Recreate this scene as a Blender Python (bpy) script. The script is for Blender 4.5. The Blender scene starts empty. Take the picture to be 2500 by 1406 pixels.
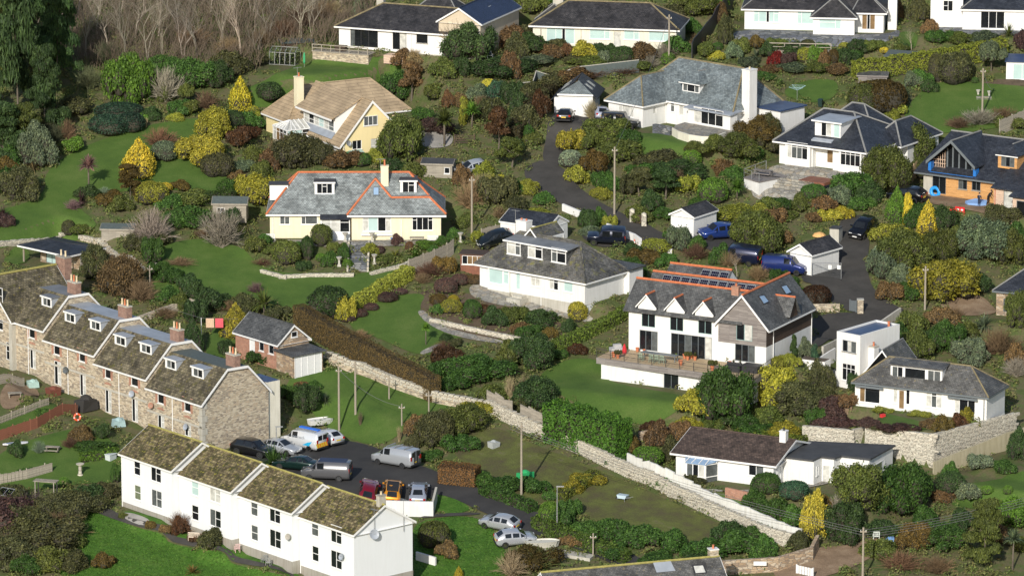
import bpy, math, random, re
import numpy as np
from mathutils import Vector, Matrix
from mathutils.geometry import delaunay_2d_cdt
R = math.radians
random.seed(7); rng = np.random.default_rng(7)
SC = bpy.context.scene; COL = SC.collection
# ------------------------------------------------------------------ camera, sky, sun, exposure
PITCH, HFOV, DIST = R(13.2), R(11.0), 649.0
FPX = 1250 / math.tan(HFOV / 2)                      # focal length in photo pixels (2500 wide)
CAM = Vector((0, -DIST * math.cos(PITCH), DIST * math.sin(PITCH)))
FWD = Vector((0, math.cos(PITCH), -math.sin(PITCH))); UPV = Vector((0, math.sin(PITCH), math.cos(PITCH)))
cam = bpy.data.cameras.new('camera'); cam.sensor_fit = 'HORIZONTAL'; cam.angle = HFOV
cam.clip_start = 10; cam.clip_end = 5000
camo = bpy.data.objects.new('camera', cam); COL.objects.link(camo)
camo.location = CAM; camo.rotation_euler = (math.pi / 2 - PITCH, 0, 0); SC.camera = camo
SUN_EL, SUN_AZ = R(27), R(15)                        # sun behind the camera, a little to its left
TOSUN = Vector((-math.sin(SUN_AZ) * math.cos(SUN_EL), -math.cos(SUN_AZ) * math.cos(SUN_EL), math.sin(SUN_EL)))
W = bpy.data.worlds.new('World'); SC.world = W; W.use_nodes = True
wn = W.node_tree.nodes; wl = W.node_tree.links
sky = wn.new('ShaderNodeTexSky'); sky.sky_type = 'NISHITA'; sky.sun_disc = False
sky.sun_elevation = SUN_EL; sky.sun_rotation = math.pi + SUN_AZ
wl.new(sky.outputs[0], wn['Background'].inputs[0]); wn['Background'].inputs[1].default_value = 0.12
sl = bpy.data.lights.new('sun', 'SUN'); sl.energy = 4.3; sl.angle = R(0.5); sl.color = (1, .945, .86)
so = bpy.data.objects.new('sun', sl); COL.objects.link(so)
so.rotation_euler = (-TOSUN).to_track_quat('-Z', 'Y').to_euler(); so.location = (0, 0, 100)
vs = SC.view_settings; vs.view_transform = 'Standard'; vs.look = 'None'; vs.exposure = 0.08; vs.gamma = 1.0
try: vs.use_curve_mapping = False
except Exception: pass
# ------------------------------------------------------------------ rays, terrain, frames
def ray(px, py):
    return FWD + Vector((1, 0, 0)) * ((px - 1250) / FPX) + UPV * ((703 - py) / FPX)
def base(x, y):
    yc = np.clip(y, -110, 150)
    return 0.19 * yc + 0.0003 * yc * yc + (y - yc) * np.where(y > 0, .22, .12)
PADS = []                                            # levelled building plots: (origin, ux, uy, x0, y0, x1, y1, z, margin)
def ground(x, y):
    x = np.asarray(x, float); y = np.asarray(y, float); b = base(x, y)
    wm = np.zeros_like(b); sw = np.full_like(b, 1e-9); sz = np.zeros_like(b)
    for (ox, oy, ux, uy, x0, y0, x1, y1, z, m) in PADS:
        lx = (x - ox) * ux + (y - oy) * uy; ly = -(x - ox) * uy + (y - oy) * ux
        dx = np.maximum(np.maximum(x0 - lx, lx - x1), 0); dy = np.maximum(np.maximum(y0 - ly, ly - y1), 0)
        w = np.clip(1 - np.hypot(dx, dy) / m, 0, 1); w = w * w * (3 - 2 * w)
        wm = np.maximum(wm, w); w4 = w ** 4; sw += w4; sz += w4 * z
    return b * (1 - wm) + wm * np.where(sw > 1e-8, sz / sw, b)
def gz(x, y): return float(ground(x, y))
TT = np.arange(380, 1100, .35)
def hit(px, py, fn=ground):
    d = ray(px, py)
    x = CAM.x + d.x * TT; y = CAM.y + d.y * TT; z = CAM.z + d.z * TT
    f = z - fn(x, y); i = int(np.argmax(f < 0))
    if i == 0: i = len(TT) - 1
    a = f[i - 1] / (f[i - 1] - f[i] + 1e-9); t = TT[i - 1] + a * (TT[i] - TT[i - 1])
    p = CAM + d * float(t); p.z = float(fn(p.x, p.y)); return p
def G(px, py): return hit(px, py)
def onz(px, py, z):
    d = ray(px, py); return CAM + d * ((z - CAM.z) / d.z)
def proj(p):
    d = p - CAM; t = d.dot(FWD); return 1250 + d.x / t * FPX, 703 - d.dot(UPV) / t * FPX
def mpp(p): return (p - CAM).dot(FWD) / FPX          # metres per photo pixel at a point
class Frame:                                         # local axes of a building: x along its front, y away, z up
    def __init__(s, A, yaw, ax=0, ay=0, z=None, dz=0):
        if z is None:
            p = hit(A[0], A[1], base); z = p.z + dz
        p = onz(A[0], A[1], z); s.yaw = R(yaw)
        s.ux = Vector((math.cos(s.yaw), math.sin(s.yaw), 0)); s.uy = Vector((-math.sin(s.yaw), math.cos(s.yaw), 0))
        s.O = p - s.ux * ax - s.uy * ay
    def W(s, x, y, z): return s.O + s.ux * x + s.uy * y + Vector((0, 0, z))
    def L(s, p): d = p - s.O; return Vector((d.dot(s.ux), d.dot(s.uy), d.z))
    def pl(s, q, P0, n):                             # pixel ray hits a plane given in local axes
        d = ray(*q); dl = Vector((d.dot(s.ux), d.dot(s.uy), d.z)); c = s.L(CAM)
        return c + dl * ((Vector(P0) - c).dot(Vector(n)) / dl.dot(Vector(n)))
    def fy(s, q, y=0): p = s.pl(q, (0, y, 0), (0, 1, 0)); return p.x, p.z
    def fx(s, q, x): p = s.pl(q, (x, 0, 0), (1, 0, 0)); return p.y, p.z
    def fz(s, q, z=0): p = s.pl(q, (0, 0, z), (0, 0, 1)); return p.x, p.y
    def pad(s, x0, y0, x1, y1, m=4, z=0):
        PADS.append((s.O.x, s.O.y, s.ux.x, s.ux.y, x0, y0, x1, y1, s.O.z + z, m))
    def sub(s, x, y, z=0, rot=0):
        f = Frame.__new__(Frame); f.yaw = s.yaw + R(rot)
        f.ux = Vector((math.cos(f.yaw), math.sin(f.yaw), 0)); f.uy = Vector((-math.sin(f.yaw), math.cos(f.yaw), 0))
        f.O = s.W(x, y, z); return f
def Z(ox, oy, sc): return lambda x, y: (ox + x / sc, oy + y / sc)
# ------------------------------------------------------------------ materials
MATS = {}
def newmat(name):
    m = bpy.data.materials.new(name); m.use_nodes = True; MATS[name] = m
    nt = m.node_tree; return m, nt, nt.nodes['Principled BSDF']
def nd(nt, typ, **kw):
    n = nt.nodes.new('ShaderNode' + typ)
    for k, v in kw.items():
        if k.startswith('i_'):
            key = k[2:]; key = int(key) if key.isdigit() else key.replace('_', ' ')
            if isinstance(v, bpy.types.NodeSocket): nt.links.new(v, n.inputs[key])
            else: n.inputs[key].default_value = v
        else: setattr(n, k, v)
    return n
def c4(c): return (c[0], c[1], c[2], 1)
def ramp(nt, fac, stops, interp='LINEAR'):
    n = nd(nt, 'ValToRGB'); nt.links.new(fac, n.inputs[0]); e = n.color_ramp.elements; n.color_ramp.interpolation = interp
    while len(e) < len(stops): e.new(0.5)
    for el, (p, c) in zip(e, stops):
        el.position = p; el.color = c4(c) if hasattr(c, '__len__') else (c, c, c, 1)
    return n.outputs[0]
def mix(nt, f, a, b, mode='MIX'):
    n = nt.nodes.new('ShaderNodeMix'); n.data_type = 'RGBA'; n.blend_type = mode
    for sock, v in ((n.inputs[0], f), (n.inputs[6], a), (n.inputs[7], b)):
        if isinstance(v, bpy.types.NodeSocket): nt.links.new(v, sock)
        elif hasattr(v, '__len__'): sock.default_value = c4(v)
        else: sock.default_value = v
    return n.outputs[2]
def coord(nt, kind='UV', scale=(1, 1, 1)):
    t = nd(nt, 'TexCoord'); mp = nd(nt, 'Mapping'); nt.links.new(t.outputs[kind], mp.inputs[0]); mp.inputs['Scale'].default_value = scale
    return mp.outputs[0]
def noise(nt, vec, scale, detail=4, rough=.6):
    return nd(nt, 'TexNoise', i_Vector=vec, i_Scale=scale, i_Detail=detail, i_Roughness=rough).outputs[0]
def bump(nt, b, h, st, dist=.05):
    n = nd(nt, 'Bump', i_Strength=st, i_Distance=dist, i_Height=h); nt.links.new(n.outputs[0], b.inputs['Normal'])
def plain(name, c, rough=.6, metal=0, var=.15, sc=3.0, spec=.5, kind='Object'):
    m, nt, b = newmat(name); v = coord(nt, kind)
    f = noise(nt, v, sc, 5)
    col = mix(nt, f, tuple(x * (1 - var * 2) for x in c), tuple(min(x * (1 + var * 2), 1) for x in c))
    nt.links.new(col, b.inputs['Base Color']); b.inputs['Roughness'].default_value = rough; b.inputs['Metallic'].default_value = metal
    b.inputs['Specular IOR Level'].default_value = spec
    return m
def render_wall(name, c, stain=.35):                 # painted render with faint streaks and blotches
    m, nt, b = newmat(name); v = coord(nt, 'UV'); v2 = coord(nt, 'UV', (2.2, .25, 1))
    s = ramp(nt, noise(nt, v2, 1.3, 6, .65), [(.42, 0), (.75, stain)]); bl = ramp(nt, noise(nt, v, .35, 5), [(.35, 0), (.8, stain * .7)])
    st = tuple(x * k for x, k in zip(c, (.62, .6, .54)))
    col = mix(nt, bl, mix(nt, s, c, st), st); nt.links.new(col, b.inputs['Base Color']); b.inputs['Roughness'].default_value = .75
    bump(nt, b, noise(nt, v, 14, 3), .12, .02); return m
def slate(name, c1, c2, bw=.3, bh=.22, lichen=None, la=.6, moss=None, ma=.6, big=.25, rough=.55, spec=.4, mort=.35, wn=.75):
    m, nt, b = newmat(name); v = coord(nt, 'UV')
    br = nd(nt, 'TexBrick', i_Vector=v, i_Color1=c4(c1), i_Color2=c4(c2), i_Mortar=c4(tuple(x * mort for x in c1)), i_Scale=1.0, i_Mortar_Size=.018,
            i_Mortar_Smooth=.3, i_Bias=0.0, i_Brick_Width=bw, i_Row_Height=bh)
    f = ramp(nt, noise(nt, v, .45, 6, .65), [(.3, 1 - big * 1.6), (.7, 1 + big)])
    col = mix(nt, 1.0, br.outputs[0], f, 'MULTIPLY')
    w = nd(nt, 'TexWhiteNoise', noise_dimensions='2D'); sn = nd(nt, 'VectorMath', operation='SNAP'); sn.inputs[1].default_value = (bw, bh, 1)
    nt.links.new(v, sn.inputs[0]); nt.links.new(sn.outputs[0], w.inputs['Vector'])
    col = mix(nt, wn, col, ramp(nt, w.outputs['Value'], [(0, .62), (1, 1.3)]), 'MULTIPLY')
    if moss:
        f = ramp(nt, noise(nt, v, 1.1, 8, .7), [(ma, 0), (ma + .12, 1)]); col = mix(nt, f, col, moss)
    if lichen:
        f = ramp(nt, noise(nt, v, 2.3, 9, .72), [(la, 0), (la + .05, .85)]); col = mix(nt, f, col, lichen)
    nt.links.new(col, b.inputs['Base Color']); b.inputs['Roughness'].default_value = rough; b.inputs['Specular IOR Level'].default_value = spec
    h = nd(nt, 'Math', operation='SUBTRACT', i_0=noise(nt, v, 9, 4)); nt.links.new(br.outputs[1], h.inputs[1])
    bump(nt, b, h.outputs[0], .5, .03); return m
def rubble(name, cols, sx=1.6, sy=4.0, gap=.06, mortar=(.2, .18, .15), kind='UV', gapw=.05):
    m, nt, b = newmat(name); v = coord(nt, kind, (sx, sy, 1) if kind == 'UV' else (sx, sx, sy))
    dv = nd(nt, 'VectorMath', operation='ADD'); nz = nd(nt, 'TexNoise', i_Vector=v, i_Scale=.8, i_Detail=2.0); nt.links.new(v, dv.inputs[0]); nt.links.new(nz.outputs[1], dv.inputs[1])
    dm = '2D' if kind == 'UV' else '3D'
    vo = nd(nt, 'TexVoronoi', voronoi_dimensions=dm, i_Vector=dv.outputs[0], i_Scale=1.0)
    ve = nd(nt, 'TexVoronoi', voronoi_dimensions=dm, feature='DISTANCE_TO_EDGE', i_Vector=dv.outputs[0], i_Scale=1.0)
    sp = nd(nt, 'SeparateColor'); nt.links.new(vo.outputs['Color'], sp.inputs[0])
    n = len(cols); col = ramp(nt, sp.outputs[0], [(i / n, c) for i, c in enumerate(cols)], 'CONSTANT')
    col = mix(nt, .6, col, ramp(nt, noise(nt, v, 2.5, 6), [(.25, .6), (.75, 1.35)]), 'MULTIPLY')
    g = ramp(nt, ve.outputs[0], [(gap * .3, 0), (gap, 1)]); col = mix(nt, g, mortar, col)
    nt.links.new(col, b.inputs['Base Color']); b.inputs['Roughness'].default_value = .85
    bump(nt, b, g, .7, .05); return m
def bricks(name, c1, c2, mortar, bw=.22, bh=.075):
    m, nt, b = newmat(name); v = coord(nt, 'UV')
    br = nd(nt, 'TexBrick', i_Vector=v, i_Color1=c4(c1), i_Color2=c4(c2), i_Mortar=c4(mortar), i_Scale=1.0, i_Mortar_Size=.01, i_Brick_Width=bw, i_Row_Height=bh)
    col = mix(nt, .8, br.outputs[0], ramp(nt, noise(nt, v, 2, 6), [(.25, .55), (.75, 1.3)]), 'MULTIPLY')
    nt.links.new(col, b.inputs['Base Color']); b.inputs['Roughness'].default_value = .85; return m
def planks(name, c1, c2, bh=.15, bw=2.4, rough=.7):
    m, nt, b = newmat(name); v = coord(nt, 'UV')
    br = nd(nt, 'TexBrick', i_Vector=v, i_Color1=c4(c1), i_Color2=c4(c2), i_Mortar=c4(tuple(x * .35 for x in c1)), i_Scale=1.0, i_Mortar_Size=.008, i_Brick_Width=bw, i_Row_Height=bh)
    v2 = coord(nt, 'UV', (.5, 6, 1)); col = mix(nt, .8, br.outputs[0], ramp(nt, noise(nt, v2, 2, 6), [(.25, .6), (.75, 1.35)]), 'MULTIPLY')
    nt.links.new(col, b.inputs['Base Color']); b.inputs['Roughness'].default_value = rough; return m
def grounded(name, stops, sc=.5, fine=9.0, rough=.95, bst=.5, bd=.08, fstr=.5):
    m, nt, b = newmat(name); v = coord(nt, 'Object')
    col = ramp(nt, noise(nt, v, sc, 7, .65), stops)
    col = mix(nt, fstr, col, ramp(nt, noise(nt, v, fine, 4, .7), [(.25, .45), (.75, 1.55)]), 'MULTIPLY')
    nt.links.new(col, b.inputs['Base Color']); b.inputs['Roughness'].default_value = rough; b.inputs['Specular IOR Level'].default_value = .2
    bump(nt, b, noise(nt, v, fine * .6, 5, .7), bst, bd); return m
def objcol(name, rough=.5, var=.2, metal=0, coat=0, spec=.5, sc=6.0):
    m, nt, b = newmat(name); oi = nd(nt, 'ObjectInfo'); v = coord(nt, 'Object')
    col = mix(nt, 1.0, oi.outputs['Color'], ramp(nt, noise(nt, v, sc, 5), [(.25, 1 - var), (.75, 1 + var)]), 'MULTIPLY')
    nt.links.new(col, b.inputs['Base Color']); b.inputs['Roughness'].default_value = rough; b.inputs['Metallic'].default_value = metal
    b.inputs['Coat Weight'].default_value = coat; b.inputs['Coat Roughness'].default_value = .05; b.inputs['Specular IOR Level'].default_value = spec
    return m
def leafmat(name, transl=.25):
    m, nt, b = newmat(name); oi = nd(nt, 'ObjectInfo'); ge = nd(nt, 'NewGeometry'); v = coord(nt, 'Object')
    f = ramp(nt, ge.outputs['Random Per Island'], [(0, (.5, .52, .5)), (.5, (.95, .95, .9)), (.85, (1.35, 1.3, 1.1)), (1, (1.75, 1.6, 1.25))])
    col = mix(nt, 1.0, oi.outputs['Color'], f, 'MULTIPLY')
    vr = nd(nt, 'VectorMath', operation='ADD', i_0=v); nt.links.new(oi.outputs['Random'], vr.inputs[1])
    n = ramp(nt, noise(nt, vr.outputs[0], 2.2, 3), [(.3, (.7, .72, .75)), (.7, (1.25, 1.2, 1.05))])
    col = mix(nt, 1.0, col, n, 'MULTIPLY')
    nt.links.new(col, b.inputs['Base Color']); b.inputs['Roughness'].default_value = .6; b.inputs['Specular IOR Level'].default_value = .25
    tr = nd(nt, 'BsdfTranslucent'); nt.links.new(col, tr.inputs[0]); ms = nd(nt, 'MixShader', i_0=transl)
    nt.links.new(b.outputs[0], ms.inputs[1]); nt.links.new(tr.outputs[0], ms.inputs[2])
    nt.links.new(ms.outputs[0], nt.nodes['Material Output'].inputs[0]); return m
render_wall('white', (.74, .74, .72)); render_wall('white2', (.72, .745, .755), .12); render_wall('cream', (.76, .70, .50)); render_wall('offcream', (.72, .69, .58), .45)
render_wall('yellow', (.78, .66, .36), .2); render_wall('beige', (.55, .47, .35), .3); render_wall('whitewash', (.7, .7, .66), .75); render_wall('tanwall', (.42, .38, .26), .9); render_wall('cement', (.36, .34, .30), .9); render_wall('cementlight', (.5, .48, .42), .9)
slate('slate_blue', (.15, .18, .19), (.21, .245, .25), la=.68, lichen=(.25, .27, .22), big=.3); slate('slate_red', (.21, .235, .235), (.3, .33, .325), la=.66, lichen=(.33, .34, .27), big=.35)
slate('slate_dark', (.028, .032, .042), (.05, .056, .068), big=.3, rough=.45); slate('slate_navy', (.016, .024, .06), (.026, .036, .085), big=.15, rough=.4)
slate('slate_black', (.035, .034, .036), (.06, .056, .056), la=.645, lichen=(.36, .34, .28), big=.4); slate('slate_grey', (.085, .088, .088), (.13, .132, .128), la=.66, lichen=(.24, .23, .17), big=.35)
slate('slate_moss', (.105, .103, .095), (.155, .15, .135), la=.605, lichen=(.33, .22, .05), moss=(.17, .165, .05), ma=.55, big=.45)
slate('slate_lichen', (.1, .1, .095), (.15, .147, .138), la=.6, lichen=(.3, .24, .1), big=.4)
slate('tile_moss', (.085, .064, .032), (.28, .23, .12), .36, .34, la=.57, lichen=(.3, .27, .03), moss=(.04, .04, .012), ma=.48, big=.4, rough=.9, mort=.12)
slate('tile_brown', (.065, .046, .038), (.12, .084, .066), .32, .30, la=.69, lichen=(.3, .22, .16), moss=(.10, .09, .035), ma=.66, big=.35, rough=.85, mort=.2)
slate('tile_tan', (.36, .275, .175), (.40, .305, .195), 3.2, .5, wn=.12, la=.74, lichen=(.4, .35, .25), moss=(.24, .2, .11), ma=.64, big=.22, rough=.85, mort=.25)
slate('tile_terr', (.075, .066, .042), (.18, .155, .1), .38, .34, la=.60, lichen=(.3, .235, .03), moss=(.085, .08, .02), ma=.55, big=.45, rough=.9, mort=.15)
rubble('stone_terr', [(.42, .35, .25), (.53, .45, .32), (.33, .275, .2), (.58, .5, .37), (.45, .355, .245), (.26, .215, .165)], 2.6, 7.0, .07, (.47, .43, .35))
rubble('stone_light', [(.5, .47, .38), (.6, .56, .46), (.4, .37, .30), (.55, .5, .4)], 1.5, 2.2, .08, (.22, .2, .16)); rubble('stone_brown', [(.34, .24, .15), (.42, .31, .2), (.27, .2, .14), (.46, .38, .28)], 1.6, 4.0)
rubble('paving', [(.26, .25, .22), (.33, .31, .26), (.22, .21, .19), (.30, .26, .2)], 1.7, 2.2, .05, (.14, .13, .1), 'Object'); rubble('paving_slate', [(.12, .13, .15), (.18, .19, .2), (.09, .1, .11), (.24, .24, .23)], 1.1, 1.4, .06, (.07, .07, .06), 'Object')
bricks('brick_red', (.36, .13, .07), (.45, .2, .11), (.35, .3, .25)); bricks('brick_brown', (.22, .10, .07), (.3, .16, .11), (.28, .24, .2))
planks('wood_grey', (.17, .15, .14), (.27, .245, .225)); planks('wood_orange', (.5, .26, .09), (.62, .34, .13)); planks('wood_pink', (.55, .4, .3), (.62, .46, .34))
planks('wood_deck', (.42, .31, .18), (.5, .38, .23), .14, 3); planks('wood_old', (.28, .25, .2), (.38, .34, .27), .14, 1.8); planks('wood_dark', (.05, .032, .022), (.09, .055, .035)); planks('wood_red', (.2, .075, .045), (.27, .11, .06), 1.8, .12)
plain('joinery', (.76, .76, .74), .5, var=.04); plain('joinery_grey', (.13, .15, .16), .5, var=.05); plain('joinery_teal', (.22, .33, .32), .5, var=.05); plain('joinery_dark', (.03, .03, .032), .5)
plain('glass_d', (.012, .014, .016), .06, var=.3, sc=.8, spec=.6); plain('glass_m', (.09, .10, .10), .1, var=.5, sc=1.2); plain('glass_p', (.42, .56, .54), .12, var=.12, sc=.5); plain('glass_w', (.5, .5, .46), .2, var=.35, sc=1.6)
plain('glass_b', (.25, .36, .5), .08, var=.2, sc=.6); plain('glass_g', (.16, .19, .12), .1, var=.3); plain('glass_o', (.2, .13, .065), .2, var=.4, sc=1.5); plain('solar', (.006, .006, .02), .15, var=.1)
plain('lead', (.30, .33, .37), .45, var=.2, sc=.7); plain('felt', (.05, .052, .055), .75, var=.3, sc=.8); plain('felt_blue', (.035, .06, .13), .35, var=.3, sc=.6); plain('felt_green', (.08, .10, .095), .8, var=.2)
plain('leadgrey_dull', (.17, .18, .19), .6, var=.3, sc=.6); plain('ridge_orange', (.5, .15, .06), .8, var=.25); plain('ridge_grey', (.22, .22, .21), .8); plain('ridge_moss', (.3, .27, .08), .9, var=.3); plain('ridge_lich', (.2, .165, .09), .9, var=.4, sc=2)
plain('pot_clay', (.5, .17, .08), .8); plain('pot_buff', (.6, .5, .33), .8); plain('rubber', (.015, .015, .016), .8); plain('chrome', (.5, .5, .5), .25, metal=1); plain('steel', (.42, .43, .43), .4, metal=.6)
plain('red', (.5, .03, .02), .5); plain('tlight', (.35, .015, .01), .2); plain('hlight', (.7, .72, .72), .15); plain('plate_y', (.7, .5, .05), .4); plain('plate_w', (.75, .75, .72), .4); plain('polewood', (.30, .26, .2), .85, sc=8); plain('wire', (.12, .12, .12), .6)
plain('soil', (.09, .07, .05), .95, sc=4); plain('bark', (.12, .10, .075), .9, var=.3, sc=5); plain('twigdark', (.045, .04, .028), .95, var=.3)  # last: core colour, kept dark to paint the shade inside crowns and hedges
objcol('paint', .5, .08); objcol('cloth', .85, .12); objcol('carpaint', .3, .02, .35, .8); objcol('twig', .9, .3); leafmat('leaf')
grounded('earth', [(.3, (.065, .08, .028)), (.45, (.085, .11, .034)), (.55, (.12, .105, .055)), (.7, (.08, .125, .034))], .35, 5)
grounded('lawn', [(.3, (.052, .098, .019)), (.5, (.07, .124, .023)), (.7, (.098, .146, .034))], .22, 7, .9, .55, .06, .5)
grounded('lawn_rough', [(.28, (.04, .095, .012)), (.5, (.055, .135, .016)), (.72, (.095, .17, .03))], .5, 4, .9, .9, .15, .6)
grounded('lawn_moss', [(.3, (.085, .072, .04)), (.46, (.09, .092, .034)), (.6, (.11, .125, .034)), (.75, (.15, .128, .08))], .4, 6, .95, .7, .08)
grounded('asphalt', [(.3, (.034, .034, .035)), (.7, (.055, .054, .053))], .3, 20, .9, .2, .02, .3); grounded('lane', [(.3, (.042, .04, .037)), (.7, (.072, .068, .062))], .4, 16, .9, .2, .02, .35)
grounded('gravel', [(.3, (.24, .23, .21)), (.7, (.36, .34, .31))], .5, 18, .95, .4, .03, .4); grounded('dirt', [(.3, (.16, .11, .07)), (.55, (.24, .17, .11)), (.75, (.32, .25, .17))], .5, 7); grounded('drybed', [(.3, (.07, .05, .035)), (.55, (.12, .09, .06)), (.75, (.06, .065, .025))], .7, 7)
# ------------------------------------------------------------------ meshes and objects
class MB:
    def __init__(s): s.v = []; s.f = []; s.m = []; s.mats = []; s.sm = False
    def mi(s, mat):
        if mat not in s.mats: s.mats.append(mat)
        return s.mats.index(mat)
    def poly(s, pts, mat):
        n = len(s.v); s.v += [tuple(p) for p in pts]; s.f.append(tuple(range(n, n + len(pts)))); s.m.append(s.mi(mat))
    def box(s, x0, y0, z0, x1, y1, z1, mat):
        n = len(s.v); s.v += [(x, y, z) for z in (z0, z1) for y in (y0, y1) for x in (x0, x1)]
        for f in ((0, 2, 3, 1), (4, 5, 7, 6), (0, 1, 5, 4), (1, 3, 7, 5), (3, 2, 6, 7), (2, 0, 4, 6)):
            s.f.append(tuple(n + i for i in f)); s.m.append(s.mi(mat))
    def prism(s, pts, off, mat, cap=True):           # polygon swept along a vector
        off = Vector(off); a = [Vector(p) for p in pts]; b = [p + off for p in a]; n = len(a)
        nrm = sum(((a[(i + 1) % n] - a[i]).cross(a[i - 1] - a[i]) for i in range(n)), Vector())
        if nrm.dot(off) > 0: a, b = a[::-1], b[::-1]
        s.poly(a, mat)
        if cap: s.poly(b[::-1], mat)
        for i in range(n):
            j = (i + 1) % n; s.poly([a[j], a[i], b[i], b[j]], mat)
    def obox(s, p, q, w, h, mat, lift=0):            # bar from p to q, w wide and h tall
        p = Vector(p); q = Vector(q); d = (q - p).normalized(); u = Vector((0, 0, 1))
        if abs(d.z) > .98: u = Vector((1, 0, 0))
        r = d.cross(u).normalized() * (w / 2); u = r.cross(d).normalized() * (h / 2); p = p + Vector((0, 0, lift)); q = q + Vector((0, 0, lift))
        s.prism([p - r - u, p + r - u, p + r + u, p - r + u], q - p, mat)
    def tube(s, p, q, r0, r1, mat, n=8, cap=True):
        p = Vector(p); q = Vector(q); d = (q - p).normalized(); u = d.orthogonal().normalized(); w = d.cross(u); k = len(s.v)
        for c, r in ((p, r0), (q, r1)):
            for i in range(n):
                a = 2 * math.pi * i / n; s.v.append(tuple(c + (u * math.cos(a) + w * math.sin(a)) * r))
        for i in range(n):
            j = (i + 1) % n; s.f.append((k + i, k + j, k + n + j, k + n + i)); s.m.append(s.mi(mat))
        if cap:
            s.f.append(tuple(k + n + i for i in range(n))); s.m.append(s.mi(mat)); s.f.append(tuple(k + i for i in range(n))[::-1]); s.m.append(s.mi(mat))
    def lathe(s, prof, mat, c=(0, 0, 0), n=12):      # profile of (radius, z)
        k = len(s.v)
        for r, z in prof:
            for i in range(n):
                a = 2 * math.pi * i / n; s.v.append((c[0] + r * math.cos(a), c[1] + r * math.sin(a), c[2] + z))
        for j in range(len(prof) - 1):
            for i in range(n):
                i2 = (i + 1) % n; s.f.append((k + j * n + i, k + j * n + i2, k + (j + 1) * n + i2, k + (j + 1) * n + i)); s.m.append(s.mi(mat))
        for j, rev in ((0, 1), (len(prof) - 1, 0)):
            t = tuple(k + j * n + i for i in range(n)); s.f.append(t[::-1] if rev else t); s.m.append(s.mi(mat))
    def mesh(s, name, smooth=False, uv=True):
        me = bpy.data.meshes.new(name); me.from_pydata(s.v, [], s.f); me.update()
        for m in s.mats: me.materials.append(MATS[m])
        me.polygons.foreach_set('material_index', s.m)
        if smooth: me.polygons.foreach_set('use_smooth', [True] * len(s.f))
        if not uv: return me
        uv = me.uv_layers.new(name='UVMap').data; out = np.zeros(len(me.loops) * 2)
        for p in me.polygons:                        # planar metres: u along the surface, v up it
            n = p.normal; u = Vector((-n.y, n.x, 0))
            u = u.normalized() if u.length > .05 else Vector((1, 0, 0)); v = n.cross(u)
            for li in p.loop_indices:
                co = me.vertices[me.loops[li].vertex_index].co; out[2 * li] = co.dot(u); out[2 * li + 1] = co.dot(v)
        uv.foreach_set('uv', out); return me
    def obj(s, name, parent=None, color=None, smooth=False, loc=None):
        o = bpy.data.objects.new(name, s.mesh(name, smooth)); COL.objects.link(o)
        if parent: o.parent = parent
        if color: o.color = c4(color)
        if loc is not None: o.location = loc
        return o
USED = {}
def tag(o, label, cat, group=None, kind=None):
    if kind: o['kind'] = kind
    if label: o['label'] = label
    if cat: o['category'] = cat
    if group: o['group'] = group
    return o
def root(name, fr_or_loc, label, cat, group=None, yaw=0):
    o = bpy.data.objects.new(name, None); COL.objects.link(o); o.empty_display_size = .3
    if isinstance(fr_or_loc, Frame): o.location = fr_or_loc.O; o.rotation_euler.z = fr_or_loc.yaw
    else: o.location = fr_or_loc; o.rotation_euler.z = yaw
    return tag(o, label, cat, group)
def one(name, mb, label, cat, loc=(0, 0, 0), yaw=0, color=None, group=None, smooth=False):
    o = mb.obj(name, None, color, smooth, loc); o.rotation_euler.z = yaw; return tag(o, label, cat, group)
def copytree(o, parent=None):
    c = o.copy(); COL.objects.link(c); c.parent = parent
    for ch in o.children: copytree(ch, c)
    return c
GL = {'d': 'glass_d', 'm': 'glass_m', 'p': 'glass_p', 'w': 'glass_w', 'b': 'glass_b', 'g': 'glass_g', 'o': 'glass_o', 'x': 'joinery'}
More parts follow.
